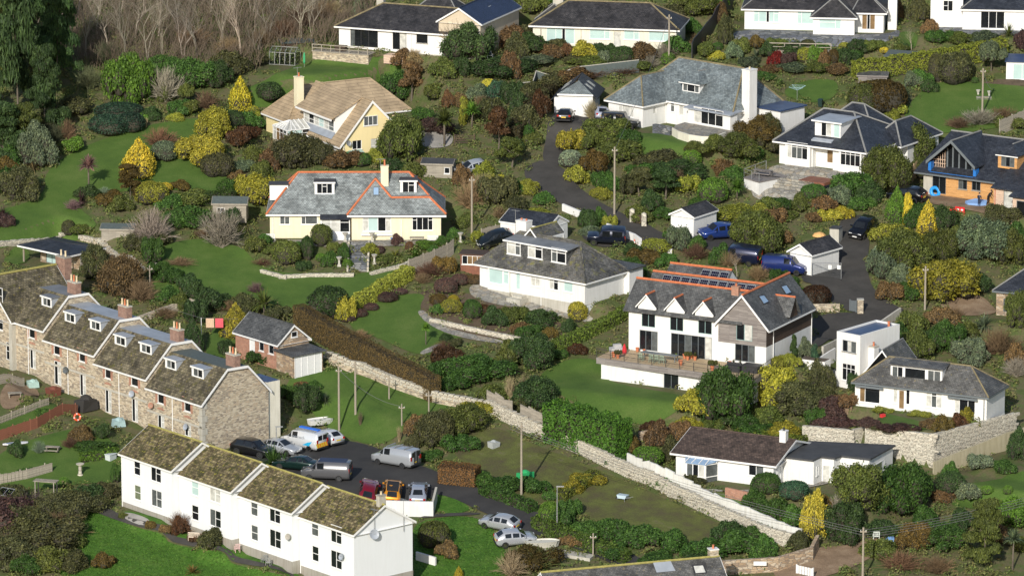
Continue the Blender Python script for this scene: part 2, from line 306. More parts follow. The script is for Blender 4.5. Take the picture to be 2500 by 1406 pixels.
def window(parent, o, u, n, w, h, style, mat='joinery', sill=True, name='window', rec=.09, fw=None, up=(0, 0, 1), sillmat=None):
    """o lower-left corner on the wall face, u along the wall, n outward; style: weight + row code + glass, '|' between columns"""
    o = Vector(o); u = Vector(u).normalized(); n = Vector(n).normalized(); k = Vector(up).normalized(); fw = fw or min(.065, w * .085)
    mb = MB(); back = o - n * rec
    def bar(a0, b0, a1, b1, d0=0, d1=.07):
        pts = [back + u * a + k * b for a, b in ((a0, b0), (a1, b0), (a1, b1), (a0, b1))]
        mb.prism([p + n * d0 for p in pts], n * (d1 - d0), mat)
    bar(0, 0, w, fw); bar(0, h - fw, w, h); bar(0, fw, fw, h - fw); bar(w - fw, fw, w, h - fw)
    cols = [re.match(r'([\d.]+)([a-z]*)([dmpwbgox])$', t).groups() for t in style.split('|')]
    tot = sum(float(c[0]) for c in cols); x = fw; panes = []; iw = w - 2 * fw
    for i, (wt, row, g) in enumerate(cols):
        cw = iw * float(wt) / tot; x1 = x + cw
        if i: bar(x - fw / 2, fw, x + fw / 2, h - fw, 0, .065)
        ih = h - 2 * fw; splits = {'': [1], 't': [.72, .28], 'h': [.5, .5], 'b': [.3, .7], 'hh': [.34, .33, .33], 'q': [.25] * 4}[row]; y = fw
        for j, s_ in enumerate(splits):
            if j: bar(x, y - fw / 2, x1, y + fw / 2, 0, .06)
            panes.append((x, y, x1, y + ih * s_, g)); y += ih * s_
        x = x1
    ob = mb.obj(name, parent)
    for (a0, b0, a1, b1, g) in panes:
        pb = MB(); pts = [back + u * a + k * b + n * .012 for a, b in ((a0, b0), (a1, b0), (a1, b1), (a0, b1))]
        pb.prism(pts, n * .012, GL[g]); pb.obj('pane', ob)
    if sill:
        sb = MB(); a = o - u * .08 - k * .09
        sb.prism([a - n * .02, a + u * (w + .16) - n * .02, a + u * (w + .16) + n * .1, a + n * .1], k * .08, sillmat or ('cement' if mat != 'joinery' else 'joinery')); sb.obj('sill', ob)
    return ob
class House:
    def __init__(s, name, F, label, cat='house', group=None):
        s.F = F; s.e = root(name, F, label, cat, group); s.holes = []
    def wpx(s, face, c, q, box, style, **kw):        # window given by its outline in the photograph on wall plane c
        x0, y0, x1, y1 = box; ym = (y0 + y1) / 2; xm = (x0 + x1) / 2
        if face == 'f': f = lambda X, Y: s.F.fy(q(X, Y), c)
        else: f = lambda X, Y: s.F.fx(q(X, Y), c)
        u0 = f(x0, ym)[0]; u1 = f(x1, ym)[0]; v1 = f(xm, y0)[1]; v0 = f(xm, y1)[1]; g = .05
        return s.w(face, c, min(u0, u1) - g, max(u0, u1) + g, v0 - g, v1 + g, style, **kw)
    def w(s, face, c, u0, u1, v0, v1, style, hole=True, **kw):
        if hole: s.holes.append((face, c, u0, u1, v0, v1))
        else: kw.setdefault('rec', -.004)
        if face == 'f': a = ((u0, c, v0), (1, 0, 0), (0, -1, 0))
        elif face == 'r': a = ((c, u0, v0), (0, 1, 0), (1, 0, 0))
        elif face == 'l': a = ((c, u1, v0), (0, -1, 0), (-1, 0, 0))
        return window(s.e, *a, u1 - u0, v1 - v0, style, **kw)
    def rect(s, mb, face, c, u0, u1, v0, v1, mat, rec=.14):
        P = {'f': lambda u, v, d=0: (u, c + d, v), 'b': lambda u, v, d=0: (u, c - d, v), 'r': lambda u, v, d=0: (c - d, u, v), 'l': lambda u, v, d=0: (c + d, u, v)}[face]
        hs = [(max(a, u0), min(b, u1), max(e, v0), min(g, v1)) for (f, cc, a, b, e, g) in s.holes if f == face and abs(cc - c) < .02]
        hs = [h for h in hs if h[1] - h[0] > .05 and h[3] - h[2] > .05]
        us = sorted({u0, u1, *[h[0] for h in hs], *[h[1] for h in hs]}); vs_ = sorted({v0, v1, *[h[2] for h in hs], *[h[3] for h in hs]})
        flip = face in ('b', 'l')
        def quad(*p): mb.poly(p[::-1] if flip else p, mat)
        for a, b in zip(us, us[1:]):
            for e, g in zip(vs_, vs_[1:]):
                um, vm = (a + b) / 2, (e + g) / 2
                if any(h[0] < um < h[1] and h[2] < vm < h[3] for h in hs): continue
                quad(P(a, e), P(b, e), P(b, g), P(a, g))
        for (a, b, e, g) in hs:
            quad(P(a, e), P(a, e, rec), P(b, e, rec), P(b, e)); quad(P(a, g, rec), P(a, g), P(b, g), P(b, g, rec))
            quad(P(a, e, rec), P(a, e), P(a, g), P(a, g, rec)); quad(P(b, e), P(b, e, rec), P(b, g, rec), P(b, g)); quad(P(a, e, rec), P(a, g, rec), P(b, g, rec), P(b, e, rec))
    def block(s, x0, x1, y0, y1, z0, z1, mat, faces='frlb', gx=None, gy=None, name='wall', top=False, low=None, lowmat='cement', mats={}):
        """gx/gy = (ridge position, ridge z): gable ends for a ridge running along x (at y) or along y (at x)"""
        mb = MB(); fm = lambda f: mats.get(f, mat)
        if low is not None:
            lb = MB(); lb.box(x0 - .03, y0 - .03, low, x1 + .03, y1 + .03, z0, lowmat); lb.obj('plinth', s.e)
        for f, c, a, b in (('f', y0, x0, x1), ('b', y1, x0, x1), ('l', x0, y0, y1), ('r', x1, y0, y1)):
            if f in faces: s.rect(mb, f, c, a, b, z0, z1, fm(f))
        if gx:
            yr, zr = gx
            if 'r' in faces: mb.poly([(x1, y0, z1), (x1, y1, z1), (x1, yr, zr)], fm('r'))
            if 'l' in faces: mb.poly([(x0, y1, z1), (x0, y0, z1), (x0, yr, zr)], fm('l'))
        if gy:
            xr, zr = gy; mb.poly([(x0, y0, z1), (x1, y0, z1), (xr, y0, zr)], fm('f')); mb.poly([(x1, y1, z1), (x0, y1, z1), (xr, y1, zr)], fm('b'))
        if top: mb.poly([(x0, y0, z1), (x1, y0, z1), (x1, y1, z1), (x0, y1, z1)], top)
        return mb.obj(name, s.e)
    def roof(s, faces, mat, t=.12, name='roof', caps=(), capmat='ridge_grey', capr=.1, capname='ridge_cap', mats=None):
        mb = MB()
        for i, f in enumerate(faces): mb.prism([Vector(p) for p in f], (0, 0, -t), mats[i] if mats else mat)
        o = mb.obj(name, s.e)
        for (p, q) in caps:
            cb = MB(); p, q = Vector(p), Vector(q); d = q - p; n = max(1, round(d.length / 6)); cb.tube(p, q, capr, capr, capmat, 6); cb.obj(capname, o)
        return o
    def hip(s, x0, x1, y0, y1, z, zr, mat, a=None, b=None, axis='x', oh=.4, capmat='ridge_grey', fascia='joinery', t=.1, capr=.09, name='roof', lift=.25, hipcaps=True):
        """hip or gable roof over a rectangle; a, b = ridge ends along the axis (None: gable verge)"""
        X0, X1, Y0, Y1 = x0 - oh, x1 + oh, y0 - oh, y1 + oh
        if axis == 'x':
            m = (Y0 + Y1) / 2; sl_ = (zr - z) / ((y1 - y0) / 2); ze = z - sl_ * oh * .5 + lift
            ra = (X0 if a is None else a, m, zr); rb = (X1 if b is None else b, m, zr)
            c = [(X0, Y0, ze), (X1, Y0, ze), (X1, Y1, ze), (X0, Y1, ze)]
            fs = [[c[0], c[1], rb, ra], [c[2], c[3], ra, rb]]
            if b is not None: fs.append([c[1], c[2], rb])
            if a is not None: fs.append([c[3], c[0], ra])
            hips = ([(ra, c[0]), (ra, c[3])] if a is not None else []) + ([(rb, c[1]), (rb, c[2])] if b is not None else [])
        else:
            m = (X0 + X1) / 2; sl_ = (zr - z) / ((x1 - x0) / 2); ze = z - sl_ * oh * .5 + lift
            ra = (m, Y0 if a is None else a, zr); rb = (m, Y1 if b is None else b, zr)
            c = [(X0, Y0, ze), (X1, Y0, ze), (X1, Y1, ze), (X0, Y1, ze)]
            fs = [[c[1], c[2], rb, ra], [c[3], c[0], ra, rb]]
            if a is not None: fs.append([c[0], c[1], ra])
            if b is not None: fs.append([c[2], c[3], rb])
            hips = ([(ra, c[0]), (ra, c[1])] if a is not None else []) + ([(rb, c[2]), (rb, c[3])] if b is not None else [])
        o = s.roof(fs, mat, t, name, [(ra, rb)] + (hips if hipcaps else []), capmat, capr)
        h = .2; e = .03
        class FB:
            def box(_, *a): b_ = MB(); b_.box(*a); b_.obj('fascia', s.e)
        fb = FB()
        if axis == 'x' or a is not None: fb.box(X0 - e, Y0 - e, ze - t - h + .06, X1 + e, Y0 + .05, ze - t + .06, fascia)
        if axis == 'x' or b is not None: fb.box(X0 - e, Y1 - .05, ze - t - h + .06, X1 + e, Y1 + e, ze - t + .06, fascia)
        if axis == 'y' or a is not None: fb.box(X0 - e - .004, Y0 + .05, ze - t - h + .058, X0 + .05, Y1 - .05, ze - t + .058, fascia)
        if axis == 'y' or b is not None: fb.box(X1 - .05, Y0 + .05, ze - t - h + .058, X1 + e + .004, Y1 - .05, ze - t + .058, fascia)
        sf = MB(); sf.poly([(X0 + .04, Y0 + .04, ze - t - .1), (X0 + .04, Y1 - .04, ze - t - .1), (X1 - .04, Y1 - .04, ze - t - .1), (X1 - .04, Y0 + .04, ze - t - .1)], fascia)
        sf.obj('soffit', s.e)
        # bargeboards on gable ends
        ends = []
        if axis == 'x':
            if a is None: ends.append((c[0], ra, c[3], (-1, 0, 0)))
            if b is None: ends.append((c[1], rb, c[2], (1, 0, 0)))
        else:
            if a is None: ends.append((c[0], ra, c[1], (0, -1, 0)))
            if b is None: ends.append((c[3], rb, c[2], (0, 1, 0)))
        for p, r_, q, nn in ends:
            for a_, b_ in ((p, r_), (q, r_)):
                vb = MB(); a_, b_ = Vector(a_), Vector(b_); d = Vector((0, 0, -.24)); vb.prism([a_ + Vector((0, 0, -.01)), b_ + Vector((0, 0, -.01)), b_ + d, a_ + d], Vector(nn) * .05, fascia); vb.obj('bargeboard', s.e)
        return o
    def box(s, name, *a, mat='white'):
        mb = MB(); mb.box(*a, mat); return mb.obj(name, s.e)
    def chimney(s, x, y, z0, z1, w=.8, d=.6, mat='brick_brown', pots=2, potmat='pot_clay', cap='cement', ph=.45, axis='x', flare=False):
        mb = MB(); mb.box(x - w / 2, y - d / 2, z0, x + w / 2, y + d / 2, z1, mat); mb.box(x - w / 2 - .05, y - d / 2 - .05, z1, x + w / 2 + .05, y + d / 2 + .05, z1 + .12, cap)
        if flare: mb.box(x - w / 2 - .08, y - d / 2 - .08, z0 - .6, x + w / 2 + .08, y + d / 2 + .08, z0 + (z1 - z0) * .12, mat)
        o = mb.obj('chimney', s.e)
        for i in range(pots):
            t = (i + .5) / pots - .5; px, py = (x + t * (w - .1), y) if axis == 'x' else (x, y + t * (d - .1))
            pb = MB(); pb.lathe([(.12, 0), (.13, .05), (.1, ph * .6), (.12, ph * .92), (.14, ph)], potmat if isinstance(potmat, str) else potmat[i % len(potmat)], (px, py, z1 + .12), 10); pb.obj('chimney_pot', o)
        return o
    def dish(s, x, y, z, n, r=.35, mat='lead'):
        mb = MB(); mb.lathe([(r * .15, 0), (r * .6, .04), (r, .14), (r * .97, .16), (r * .55, .07), (r * .1, .03)], mat, n=14); mb.tube((0, 0, .02), (0, r * .2, .4), .012, .012, 'steel', 5); mb.box(-.03, -.03, -.25, .03, .03, 0, 'steel')
        o = mb.obj('satellite_dish', s.e); o.location = (x + n[0] * .25, y + n[1] * .25, z); o.rotation_euler = Vector((n[0], n[1], .35)).to_track_quat('Z', 'Y').to_euler(); return o
    def pipe(s, x, y, z0, z1, r=.05, mat='joinery', name='downpipe'):
        mb = MB(); mb.tube((x, y, z0), (x, y, z1), r, r, mat, 6); return mb.obj(name, s.e)
    def skylight(s, pts, glass='b', mat='joinery_dark'):  # four corners lying on the roof plane
        p = [Vector(a) for a in pts]; n = (p[1] - p[0]).cross(p[3] - p[0]).normalized()
        if n.z < 0: n = -n
        mb = MB(); mb.prism(p, n * .1, mat); o = mb.obj('skylight', s.e); c = sum(p, Vector()) / 4
        pb = MB(); pb.prism([c + (a - c) * .78 + n * .1 for a in p], n * .012, GL[glass]); pb.obj('pane', o); return o
    def aerial(s, x, y, z, h=1.6):
        mb = MB(); mb.tube((x, y, z), (x, y, z + h), .03, .025, 'steel', 5); mb.obox((x - .6, y, z + h - .1), (x + .6, y, z + h - .05), .03, .03, 'steel')
        for i in range(6): mb.obox((x - .5 + i * .2, y - .25, z + h - .08), (x - .5 + i * .2, y + .25, z + h - .08), .02, .02, 'steel')
        return mb.obj('aerial', s.e)
    def dormer(s, x0, x1, y0, y1, z0, z1, style, wall='joinery', roofmat='lead', win='joinery', cheek=None, oh=.12, wm=(.12, .12, .12, .12), slope=.06, kind='flat', zr=None, capmat='ridge_grey'):
        """box dormer whose face stands at y0 and runs back to y1 inside the slope"""
        mb = MB(); keep = s.holes; s.holes = []; wx0, wx1, wz0, wz1 = x0 + wm[0], x1 - wm[1], z0 + wm[2], z1 - wm[3]
        s.holes.append(('f', y0, wx0, wx1, wz0, wz1)); s.rect(mb, 'f', y0, x0, x1, z0, z1, wall); s.holes = keep
        ck = cheek or wall
        mb.poly([(x0, y1, z1), (x0, y1, z0), (x0, y0, z0), (x0, y0, z1)][::-1], ck); mb.poly([(x1, y0, z0), (x1, y1, z0), (x1, y1, z1), (x1, y0, z1)], ck); mb.poly([(x0, y0, z0), (x0, y1, z0), (x1, y1, z0), (x1, y0, z0)], ck)
        o = mb.obj('dormer', s.e); rb = MB(); h = slope * (y1 - y0)
        if kind == 'flat':
            rb.prism([(x0 - oh, y0 - oh, z1 + .1), (x1 + oh, y0 - oh, z1 + .1), (x1 + oh, y1, z1 + .1 + h), (x0 - oh, y1, z1 + .1 + h)], (0, 0, -.1), roofmat)
            rb.box(x0 - oh - .01, y0 - oh - .03, z1 - .1, x1 + oh + .01, y0 - oh, z1 + .09, 'joinery')
        else:
            m = (x0 + x1) / 2; yb = y1; ya = y0 - oh if kind == 'gable' else y0 + (x1 - x0) / 2
            rb.prism([(x0 - oh, y0 - oh, z1), (m, ya, zr), (m, yb, zr), (x0 - oh, yb, z1)], (0, 0, -.08), roofmat); rb.prism([(x1 + oh, y0 - oh, z1), (m, ya, zr), (m, yb, zr), (x1 + oh, yb, z1)], (0, 0, -.08), roofmat)
            if kind == 'hip': rb.prism([(x0 - oh, y0 - oh, z1), (x1 + oh, y0 - oh, z1), (m, ya, zr)], (0, 0, -.08), roofmat); rb.box(x0 - oh, y0 - oh - .02, z1 - .18, x1 + oh, y0 - oh + .02, z1 - .05, 'joinery')
            else: rb.poly([(x0, y0 - .01, z1 - .02), (x1, y0 - .01, z1 - .02), (m, y0 - .01, zr - .08)], wall)
            rb.tube((m, ya, zr), (m, yb, zr), .09, .09, capmat, 6)
        r_ = rb.obj('dormer_roof', o)
        window(s.e, (wx0, y0, wz0), (1, 0, 0), (0, -1, 0), wx1 - wx0, wz1 - wz0, style, mat=win, sill=False)
        return o
# ------------------------------------------------------------------ building plots
q0 = Z(0, 0, 1); t00, t10, t20, t30 = [Z(x, 0, 2.93) for x in (0, 620, 1240, 1860)]; t01, t11, t21, t31 = [Z(x, 460, 2.93) for x in (0, 620, 1240, 1860)]; t02, t12, t22, t32 = [Z(x, 926, 2.93) for x in (0, 620, 1240, 1860)]
q1, q2, q3, q4 = Z(280, 1030, 3.74), Z(640, 1030, 3.74), Z(0, 600, 4.6875), Z(340, 760, 4.135); q5, q6, q7, q8 = Z(620, 380, 4.686), Z(620, 170, 5.625), Z(780, 0, 4.902), Z(1280, 0, 5.682)
q9, q10, q11, q12 = Z(1780, 0, 3.472), Z(1330, 130, 3.788), Z(1800, 240, 4.687), Z(2180, 300, 5.406); q13, q14, q15, q16 = Z(1100, 490, 4.687), Z(1440, 620, 3.905), Z(1990, 760, 4.686), Z(1620, 1020, 4.1667)
FR = {}
w0 = Frame((298.7, 1234.5), -50)
for i in range(4):
    FR['wt%d' % i] = f = w0.sub(9.4 * i, 1.06 * i, -.57 * i); f.pad(-.5, -1, 9.5, 8.5, 2.5, -.25 * i)
FR['st'] = f = Frame((494.8, 1099.8), -50, ax=9.7); f.pad(-1, -3, 10, 11, 4); f.pad(-11, -3, -1, 11, 4, .7); f.pad(-21, -3, -11, 11, 4, 1.5); f.pad(-38, -3, -21, 11, 4, 2.4)
FR['gr'] = f = Frame(t01(540, 592), -42, ax=8); f.pad(-3, -3, 8.5, 8, 3)
FR['red'] = f = Frame(q5(185, 945), .3); f.pad(-2, -2.6, 23, 10, 4)
FR['yel'] = f = Frame(q6(1220, 1238), 29); f.pad(-5, -1, 9, 14, 4); f.pad(-3, 13, 19, 22, 4)
FR['tl'] = f = Frame(q7(235, 562), -22); f.pad(-2, .6, 21, 11, 2.5); f.pad(-9, -11, 6, -4, 2.5, -1.9)
FR['tc'] = f = Frame(q8(120, 622), -10.4); f.pad(-1, -2, 21, 9, 4)
FR['tr'] = f = Frame(q9(130, 250), -6); f.pad(-1, -5, 20, 9, 4)
FR['fr'] = f = Frame(q9(1990, 258), -6); f.pad(-5, -4, 14, 9, 4)
FR['sl'] = f = Frame(q10(905, 692), -43); f.pad(-8, -4, 14, 12, 4)
FR['ga1'] = f = Frame(q10(442, 572), -9, ax=4.9); f.pad(-1, -6, 6, 8, 3)
FR['bay'] = f = Frame(q11(480, 745), -34); f.pad(-2, -1.5, 15, 18, 3); f.pad(-7, -9, 11, -6, 2.5, -1.3)
FR['con'] = f = Frame(q12(400, 935), -34); f.pad(-2, -5, 18, 11, 4)
FR['mid'] = f = Frame(q13(335, 978), -38.5); f.pad(-2, 2.5, 17, 9, 3)
FR['ga2'] = f = Frame(q13(570, 425), -33); f.pad(-1, -1, 9, 6, 3)
FR['ga3'] = f = Frame(t21(1165, 333), -35); f.pad(-1, -2, 5, 7, 3)
FR['ga4'] = f = Frame(t31(205, 602), -40); f.pad(-1, -3, 5, 5, 3)
zf = hit(*q14(100, 1195), base).z
FR['sol'] = f = Frame(q14(370, 905), -28, z=zf + 2.6); f.pad(0, 1.2, 21, 15, 3); f.pad(-4, -11, 14, -5.2, 4, -2.6)
FR['cube'] = f = Frame(q15(240, 855), -41); f.pad(-1, -1, 5, 8, 3)
zl = hit(2280, 1137, base).z
FR['low'] = f = Frame(q15(455, 1076), -26, z=zl + 3.7); f.pad(-2, -1, 15.1, 7, .7); f.pad(4.6, -7.8, 12.6, -1, .7); f.pad(12, -4.2, 13.6, 0, .7); f.pad(18.6, -9, 34, -1, 1.6, -3.0); f.pad(20.5, -1, 34, 6, 2, -2.2); f.pad(15.5, -14, 34, -9, 2, -3.7)
FR['bun'] = f = Frame(q16(125, 578), -26.5); f.pad(-1, -3, 24, 11, 3)
zb = hit(1600, 1500, base).z
FR['bot'] = f = Frame(t22(1500, 1262), 18, z=zb + 6.2, ax=19.6, ay=4); f.O.z -= 6.2; f.pad(-1, -1, 21, 9, 3)
FR['ed'] = f = Frame(t31(1675, 905), -25); f.pad(-1, -3, 10, 8, 3)
FR['out'] = f = Frame((603, 880), -50); f.pad(-1, -1, 8, 6, 3)
for key, c, yaw, ax, r, m in (('park', (800, 1140), -50, 0, (-12, -5, 6, 8), 6),):
    f = Frame(c, yaw); f.pad(*r, m)
# ------------------------------------------------------------------ terrain and ground sheets
def build_terrain():
    xs = np.concatenate([np.arange(-260, -84, 8), np.arange(-84, 84, .65), np.arange(84, 261, 8)]); ys = np.concatenate([np.arange(-260, -112, 8), np.arange(-112, 150, .65), np.arange(150, 620, 10)])
    X, Y = np.meshgrid(xs, ys); Zg = ground(X, Y); v = np.stack([X, Y, Zg], -1).reshape(-1, 3)
    nx, ny = len(xs), len(ys); i = (np.arange(ny - 1)[:, None] * nx + np.arange(nx - 1)[None]).ravel()
    f = np.stack([i, i + 1, i + nx + 1, i + nx], 1)
    me = bpy.data.meshes.new('ground'); me.vertices.add(len(v)); me.vertices.foreach_set('co', v.ravel())
    me.loops.add(f.size); me.loops.foreach_set('vertex_index', f.ravel()); me.polygons.add(len(f)); me.polygons.foreach_set('loop_start', np.arange(0, f.size, 4)); me.update(); me.validate()
    me.polygons.foreach_set('use_smooth', [True] * len(f)); me.materials.append(MATS['earth'])
    o = bpy.data.objects.new('ground', me); COL.objects.link(o); o['kind'] = 'structure'
build_terrain()
SHEETS = []                                          # outlines kept clear of undergrowth
def inside(poly, x, y):
    x = np.asarray(x); y = np.asarray(y); c = np.zeros(x.shape, bool); n = len(poly)
    for i in range(n):
        x0, y0 = poly[i]; x1, y1 = poly[i - 1]
        c ^= ((y0 > y) != (y1 > y)) & (x < (x1 - x0) * (y - y0) / (y1 - y0 + 1e-12) + x0)
    return c
def sheet(name, px, mat, off=.08, step=.65, world=False, smooth=True, clear=True):
    P = [Vector(p[:2]) for p in px] if world else [G(*p).xy for p in px]
    if smooth:                                       # Chaikin-smoothed garden edge
        for _ in range(2):
            P = [q for i in range(len(P)) for q in (P[i].lerp(P[(i + 1) % len(P)], .25), P[i].lerp(P[(i + 1) % len(P)], .75))]
    E = []
    for i in range(len(P)):
        a, b = P[i], P[(i + 1) % len(P)]; n = max(1, int((b - a).length / step)); E += [a.lerp(b, k / n) for k in range(n)]
    pl = [(p.x, p.y) for p in E]; x0, x1 = min(p[0] for p in pl), max(p[0] for p in pl); y0, y1 = min(p[1] for p in pl), max(p[1] for p in pl)
    gx, gy = np.meshgrid(np.arange(x0, x1, step), np.arange(y0, y1, step)); gx = gx.ravel(); gy = gy.ravel(); k = inside(pl, gx, gy)
    pts = E + [Vector((a, b)) for a, b in zip(gx[k], gy[k])]
    vo, _, fo, *_ = delaunay_2d_cdt(pts, [], [list(range(len(E)))], 1, 1e-4)
    z = ground(np.array([v.x for v in vo]), np.array([v.y for v in vo])) + off
    me = bpy.data.meshes.new(name); me.from_pydata([(v.x, v.y, float(h)) for v, h in zip(vo, z)], [], fo); me.update(); me.materials.append(MATS[mat])
    me.polygons.foreach_set('use_smooth', [True] * len(me.polygons))
    for p in me.polygons:
        if p.normal.z < 0: p.flip()
    o = bpy.data.objects.new(name, me); COL.objects.link(o); o['kind'] = 'structure'
    if clear: SHEETS.append(pl)
    return o
sheet('lawn', [(-30, 615), (-30, 520), (60, 500), (112, 470), (108, 425), (165, 378), (240, 345), (345, 312), (400, 300), (490, 288), (560, 300), (480, 340), (560, 445), (610, 480), (520, 480), (395, 460), (300, 470), (215, 478), (185, 505), (240, 545), (225, 572), (130, 580), (40, 600)], 'lawn')
sheet('lawn', [(530, 270), (575, 232), (690, 178), (740, 148), (830, 146), (985, 136), (980, 185), (920, 215), (760, 260), (640, 260), (590, 275)], 'lawn')
sheet('lawn', [(380, 650), (395, 595), (520, 580), (600, 610), (650, 662), (760, 672), (870, 672), (990, 648), (1020, 645), (870, 735), (840, 775), (740, 775), (690, 745), (560, 735), (440, 700)], 'lawn')
sheet('lawn', [(845, 800), (870, 760), (960, 722), (1045, 716), (1020, 752), (1050, 790), (1150, 832), (1075, 868), (1010, 866), (930, 828)], 'lawn')
sheet('lawn', [(1290, 940), (1370, 875), (1480, 878), (1475, 935), (1690, 968), (1670, 1005), (1540, 1040), (1400, 985)], 'lawn')
sheet('lawn', [(690, 935), (770, 905), (830, 895), (1000, 958), (1180, 1000), (1080, 1015), (1010, 1022), (985, 1060), (910, 1092), (830, 1062), (770, 1010), (715, 970)], 'lawn')
sheet('lawn', [(80, 1330), (150, 1275), (225, 1245), (280, 1268), (400, 1315), (560, 1366), (700, 1412), (820, 1470), (300, 1500), (160, 1420)], 'lawn_rough')
sheet('lawn', [(320, 1245), (440, 1300), (600, 1350), (720, 1400), (850, 1450), (780, 1460), (690, 1398), (560, 1356), (400, 1304), (290, 1262)], 'lawn_rough', .085)
sheet('lawn', [(1005, 1270), (1175, 1256), (1225, 1320), (1250, 1400), (1150, 1450), (1000, 1440), (1012, 1340)], 'lawn_rough')
sheet('lawn', [(1058, 1208), (1085, 1205), (1170, 1248), (1058, 1258)], 'lawn_rough')
sheet('mossy_lawn', [(1085, 1090), (1200, 1035), (1300, 1085), (1420, 1130), (1530, 1175), (1660, 1235), (1780, 1290), (1900, 1340), (1700, 1330), (1500, 1300), (1380, 1245), (1280, 1215), (1180, 1190)], 'lawn_moss')
sheet('lawn', [(1525, 380), (1560, 325), (1640, 330), (1730, 352), (1690, 385), (1600, 395)], 'lawn')
sheet('lawn', [(2190, 285), (2280, 195), (2400, 205), (2540, 215), (2540, 300), (2440, 312), (2330, 335), (2260, 310)], 'lawn')
sheet('lawn', [(1900, 225), (1970, 195), (2050, 195), (2040, 245), (1960, 255)], 'lawn')
sheet('lawn', [(2180, 115), (2200, 75), (2240, 80), (2240, 125)], 'lawn'); sheet('lawn', [(2310, 1235), (2350, 1190), (2530, 1140), (2530, 1250), (2400, 1245)], 'lawn')
sheet('lawn', [(-20, 1115), (80, 1070), (215, 1040), (290, 1085), (300, 1180), (200, 1180), (60, 1200), (-20, 1180)], 'lawn'); sheet('lawn', [(-20, 1040), (60, 1000), (140, 985), (150, 1010), (60, 1040), (-20, 1065)], 'lawn')
sheet('lawn', [(495, 880), (515, 800), (560, 785), (610, 800), (580, 870)], 'lawn'); sheet('lawn', [(360, 650), (430, 640), (440, 740), (390, 740)], 'lawn')
sheet('lawn', [(0, 640), (30, 600), (80, 610), (60, 650)], 'lawn'); sheet('lawn', [(2120, 1010), (2230, 1025), (2300, 1050), (2230, 1058), (2140, 1035)], 'lawn')
sheet('lawn', [(1730, 1215), (1800, 1205), (1900, 1230), (1880, 1270), (1790, 1262)], 'lawn'); sheet('lawn', [(1250, 275), (1275, 225), (1290, 235), (1270, 290)], 'lawn'); sheet('lawn', [(690, 905), (740, 885), (800, 880), (780, 910)], 'lawn')
sheet('road', [(560, 1130), (620, 1085), (700, 1085), (815, 1072), (880, 1082), (930, 1098), (1030, 1142), (1170, 1192), (1335, 1262), (1530, 1348), (1700, 1430), (1620, 1450), (1460, 1358), (1290, 1300), (1180, 1252), (1105, 1216), (1060, 1206), (1058, 1222), (920, 1222), (870, 1225), (760, 1190), (640, 1150)], 'asphalt', .11)
sheet('path', [(225, 1248), (262, 1240), (300, 1262), (420, 1306), (600, 1366), (740, 1416), (730, 1424), (590, 1378), (410, 1318), (270, 1266)], 'lane', .125)
sheet('gravel_patch', [(285, 1258), (320, 1252), (372, 1272), (350, 1290)], 'gravel', .13)
sheet('road', [(1328, 392), (1300, 400), (1275, 420), (1295, 458), (1370, 500), (1450, 542), (1545, 582), (1640, 614), (1760, 620), (1790, 600), (1660, 582), (1600, 560), (1520, 524), (1440, 482), (1395, 440), (1375, 410)], 'lane', .11)
sheet('driveway', [(1322, 400), (1330, 350), (1345, 290), (1362, 268), (1480, 262), (1560, 300), (1540, 330), (1470, 325), (1430, 330), (1370, 370), (1372, 410)], 'lane', .115)
sheet('road', [(2045, 530), (2135, 525), (2120, 600), (2118, 690), (2160, 735), (2225, 765), (2195, 780), (2080, 770), (1990, 700), (1955, 690), (1960, 660), (2040, 655), (2052, 600)], 'lane', .11)
sheet('driveway', [(1990, 770), (2080, 762), (2190, 782), (2120, 800), (2040, 830), (1985, 860), (1975, 800)], 'lane', .115)
sheet('driveway', [(1010, 322), (1060, 310), (1110, 330), (1100, 362), (1040, 368)], 'gravel', .1); sheet('driveway', [(1690, 580), (1730, 565), (1800, 575), (1800, 640), (1740, 625)], 'asphalt', .12)
sheet('driveway', [(1415, 560), (1500, 580), (1555, 590), (1540, 605), (1430, 600)], 'lane', .125)
sheet('patio', [(660, 585), (870, 590), (1120, 585), (1115, 570), (1050, 600), (900, 604), (660, 604)], 'paving', .1); sheet('patio', [(1815, 470), (1900, 395), (2110, 430), (2080, 470), (2020, 480), (1960, 495), (1880, 500)], 'paving', .1)
sheet('patio', [(1140, 705), (1170, 690), (1460, 770), (1430, 790), (1300, 760), (1160, 735)], 'paving', .1); sheet('patio', [(1775, 105), (1815, 70), (2160, 90), (2200, 70), (2190, 110), (2080, 120), (1960, 110), (1860, 105)], 'paving_slate', .1)
sheet('patio', [(2270, 70), (2350, 60), (2540, 80), (2540, 90), (2330, 88), (2270, 80)], 'paving_slate', .1); sheet('building_plot', [(2240, 480), (2330, 470), (2440, 505), (2500, 560), (2460, 580), (2400, 520), (2330, 510), (2250, 495)], 'dirt', .1)
sheet('bare_bed', [(1000, 745), (1040, 700), (1140, 715), (1300, 765), (1400, 800), (1420, 830), (1300, 825), (1150, 830), (1050, 790)], 'drybed', .07, clear=False)
sheet('garden_path', [(1015, 762), (1035, 758), (1060, 785), (1120, 812), (1240, 835), (1230, 843), (1110, 824), (1045, 795)], 'paving', .12); sheet('garden_path', [(1020, 862), (1075, 838), (1085, 844), (1035, 870)], 'paving', .12)
sheet('bare_plot', [(2280, 735), (2340, 720), (2420, 735), (2440, 770), (2330, 775)], 'dirt', .1); sheet('patio', [(1680, 1195), (1760, 1195), (1840, 1215), (1990, 1190), (2040, 1175), (2000, 1165), (1900, 1190), (1780, 1205)], 'paving', .1)
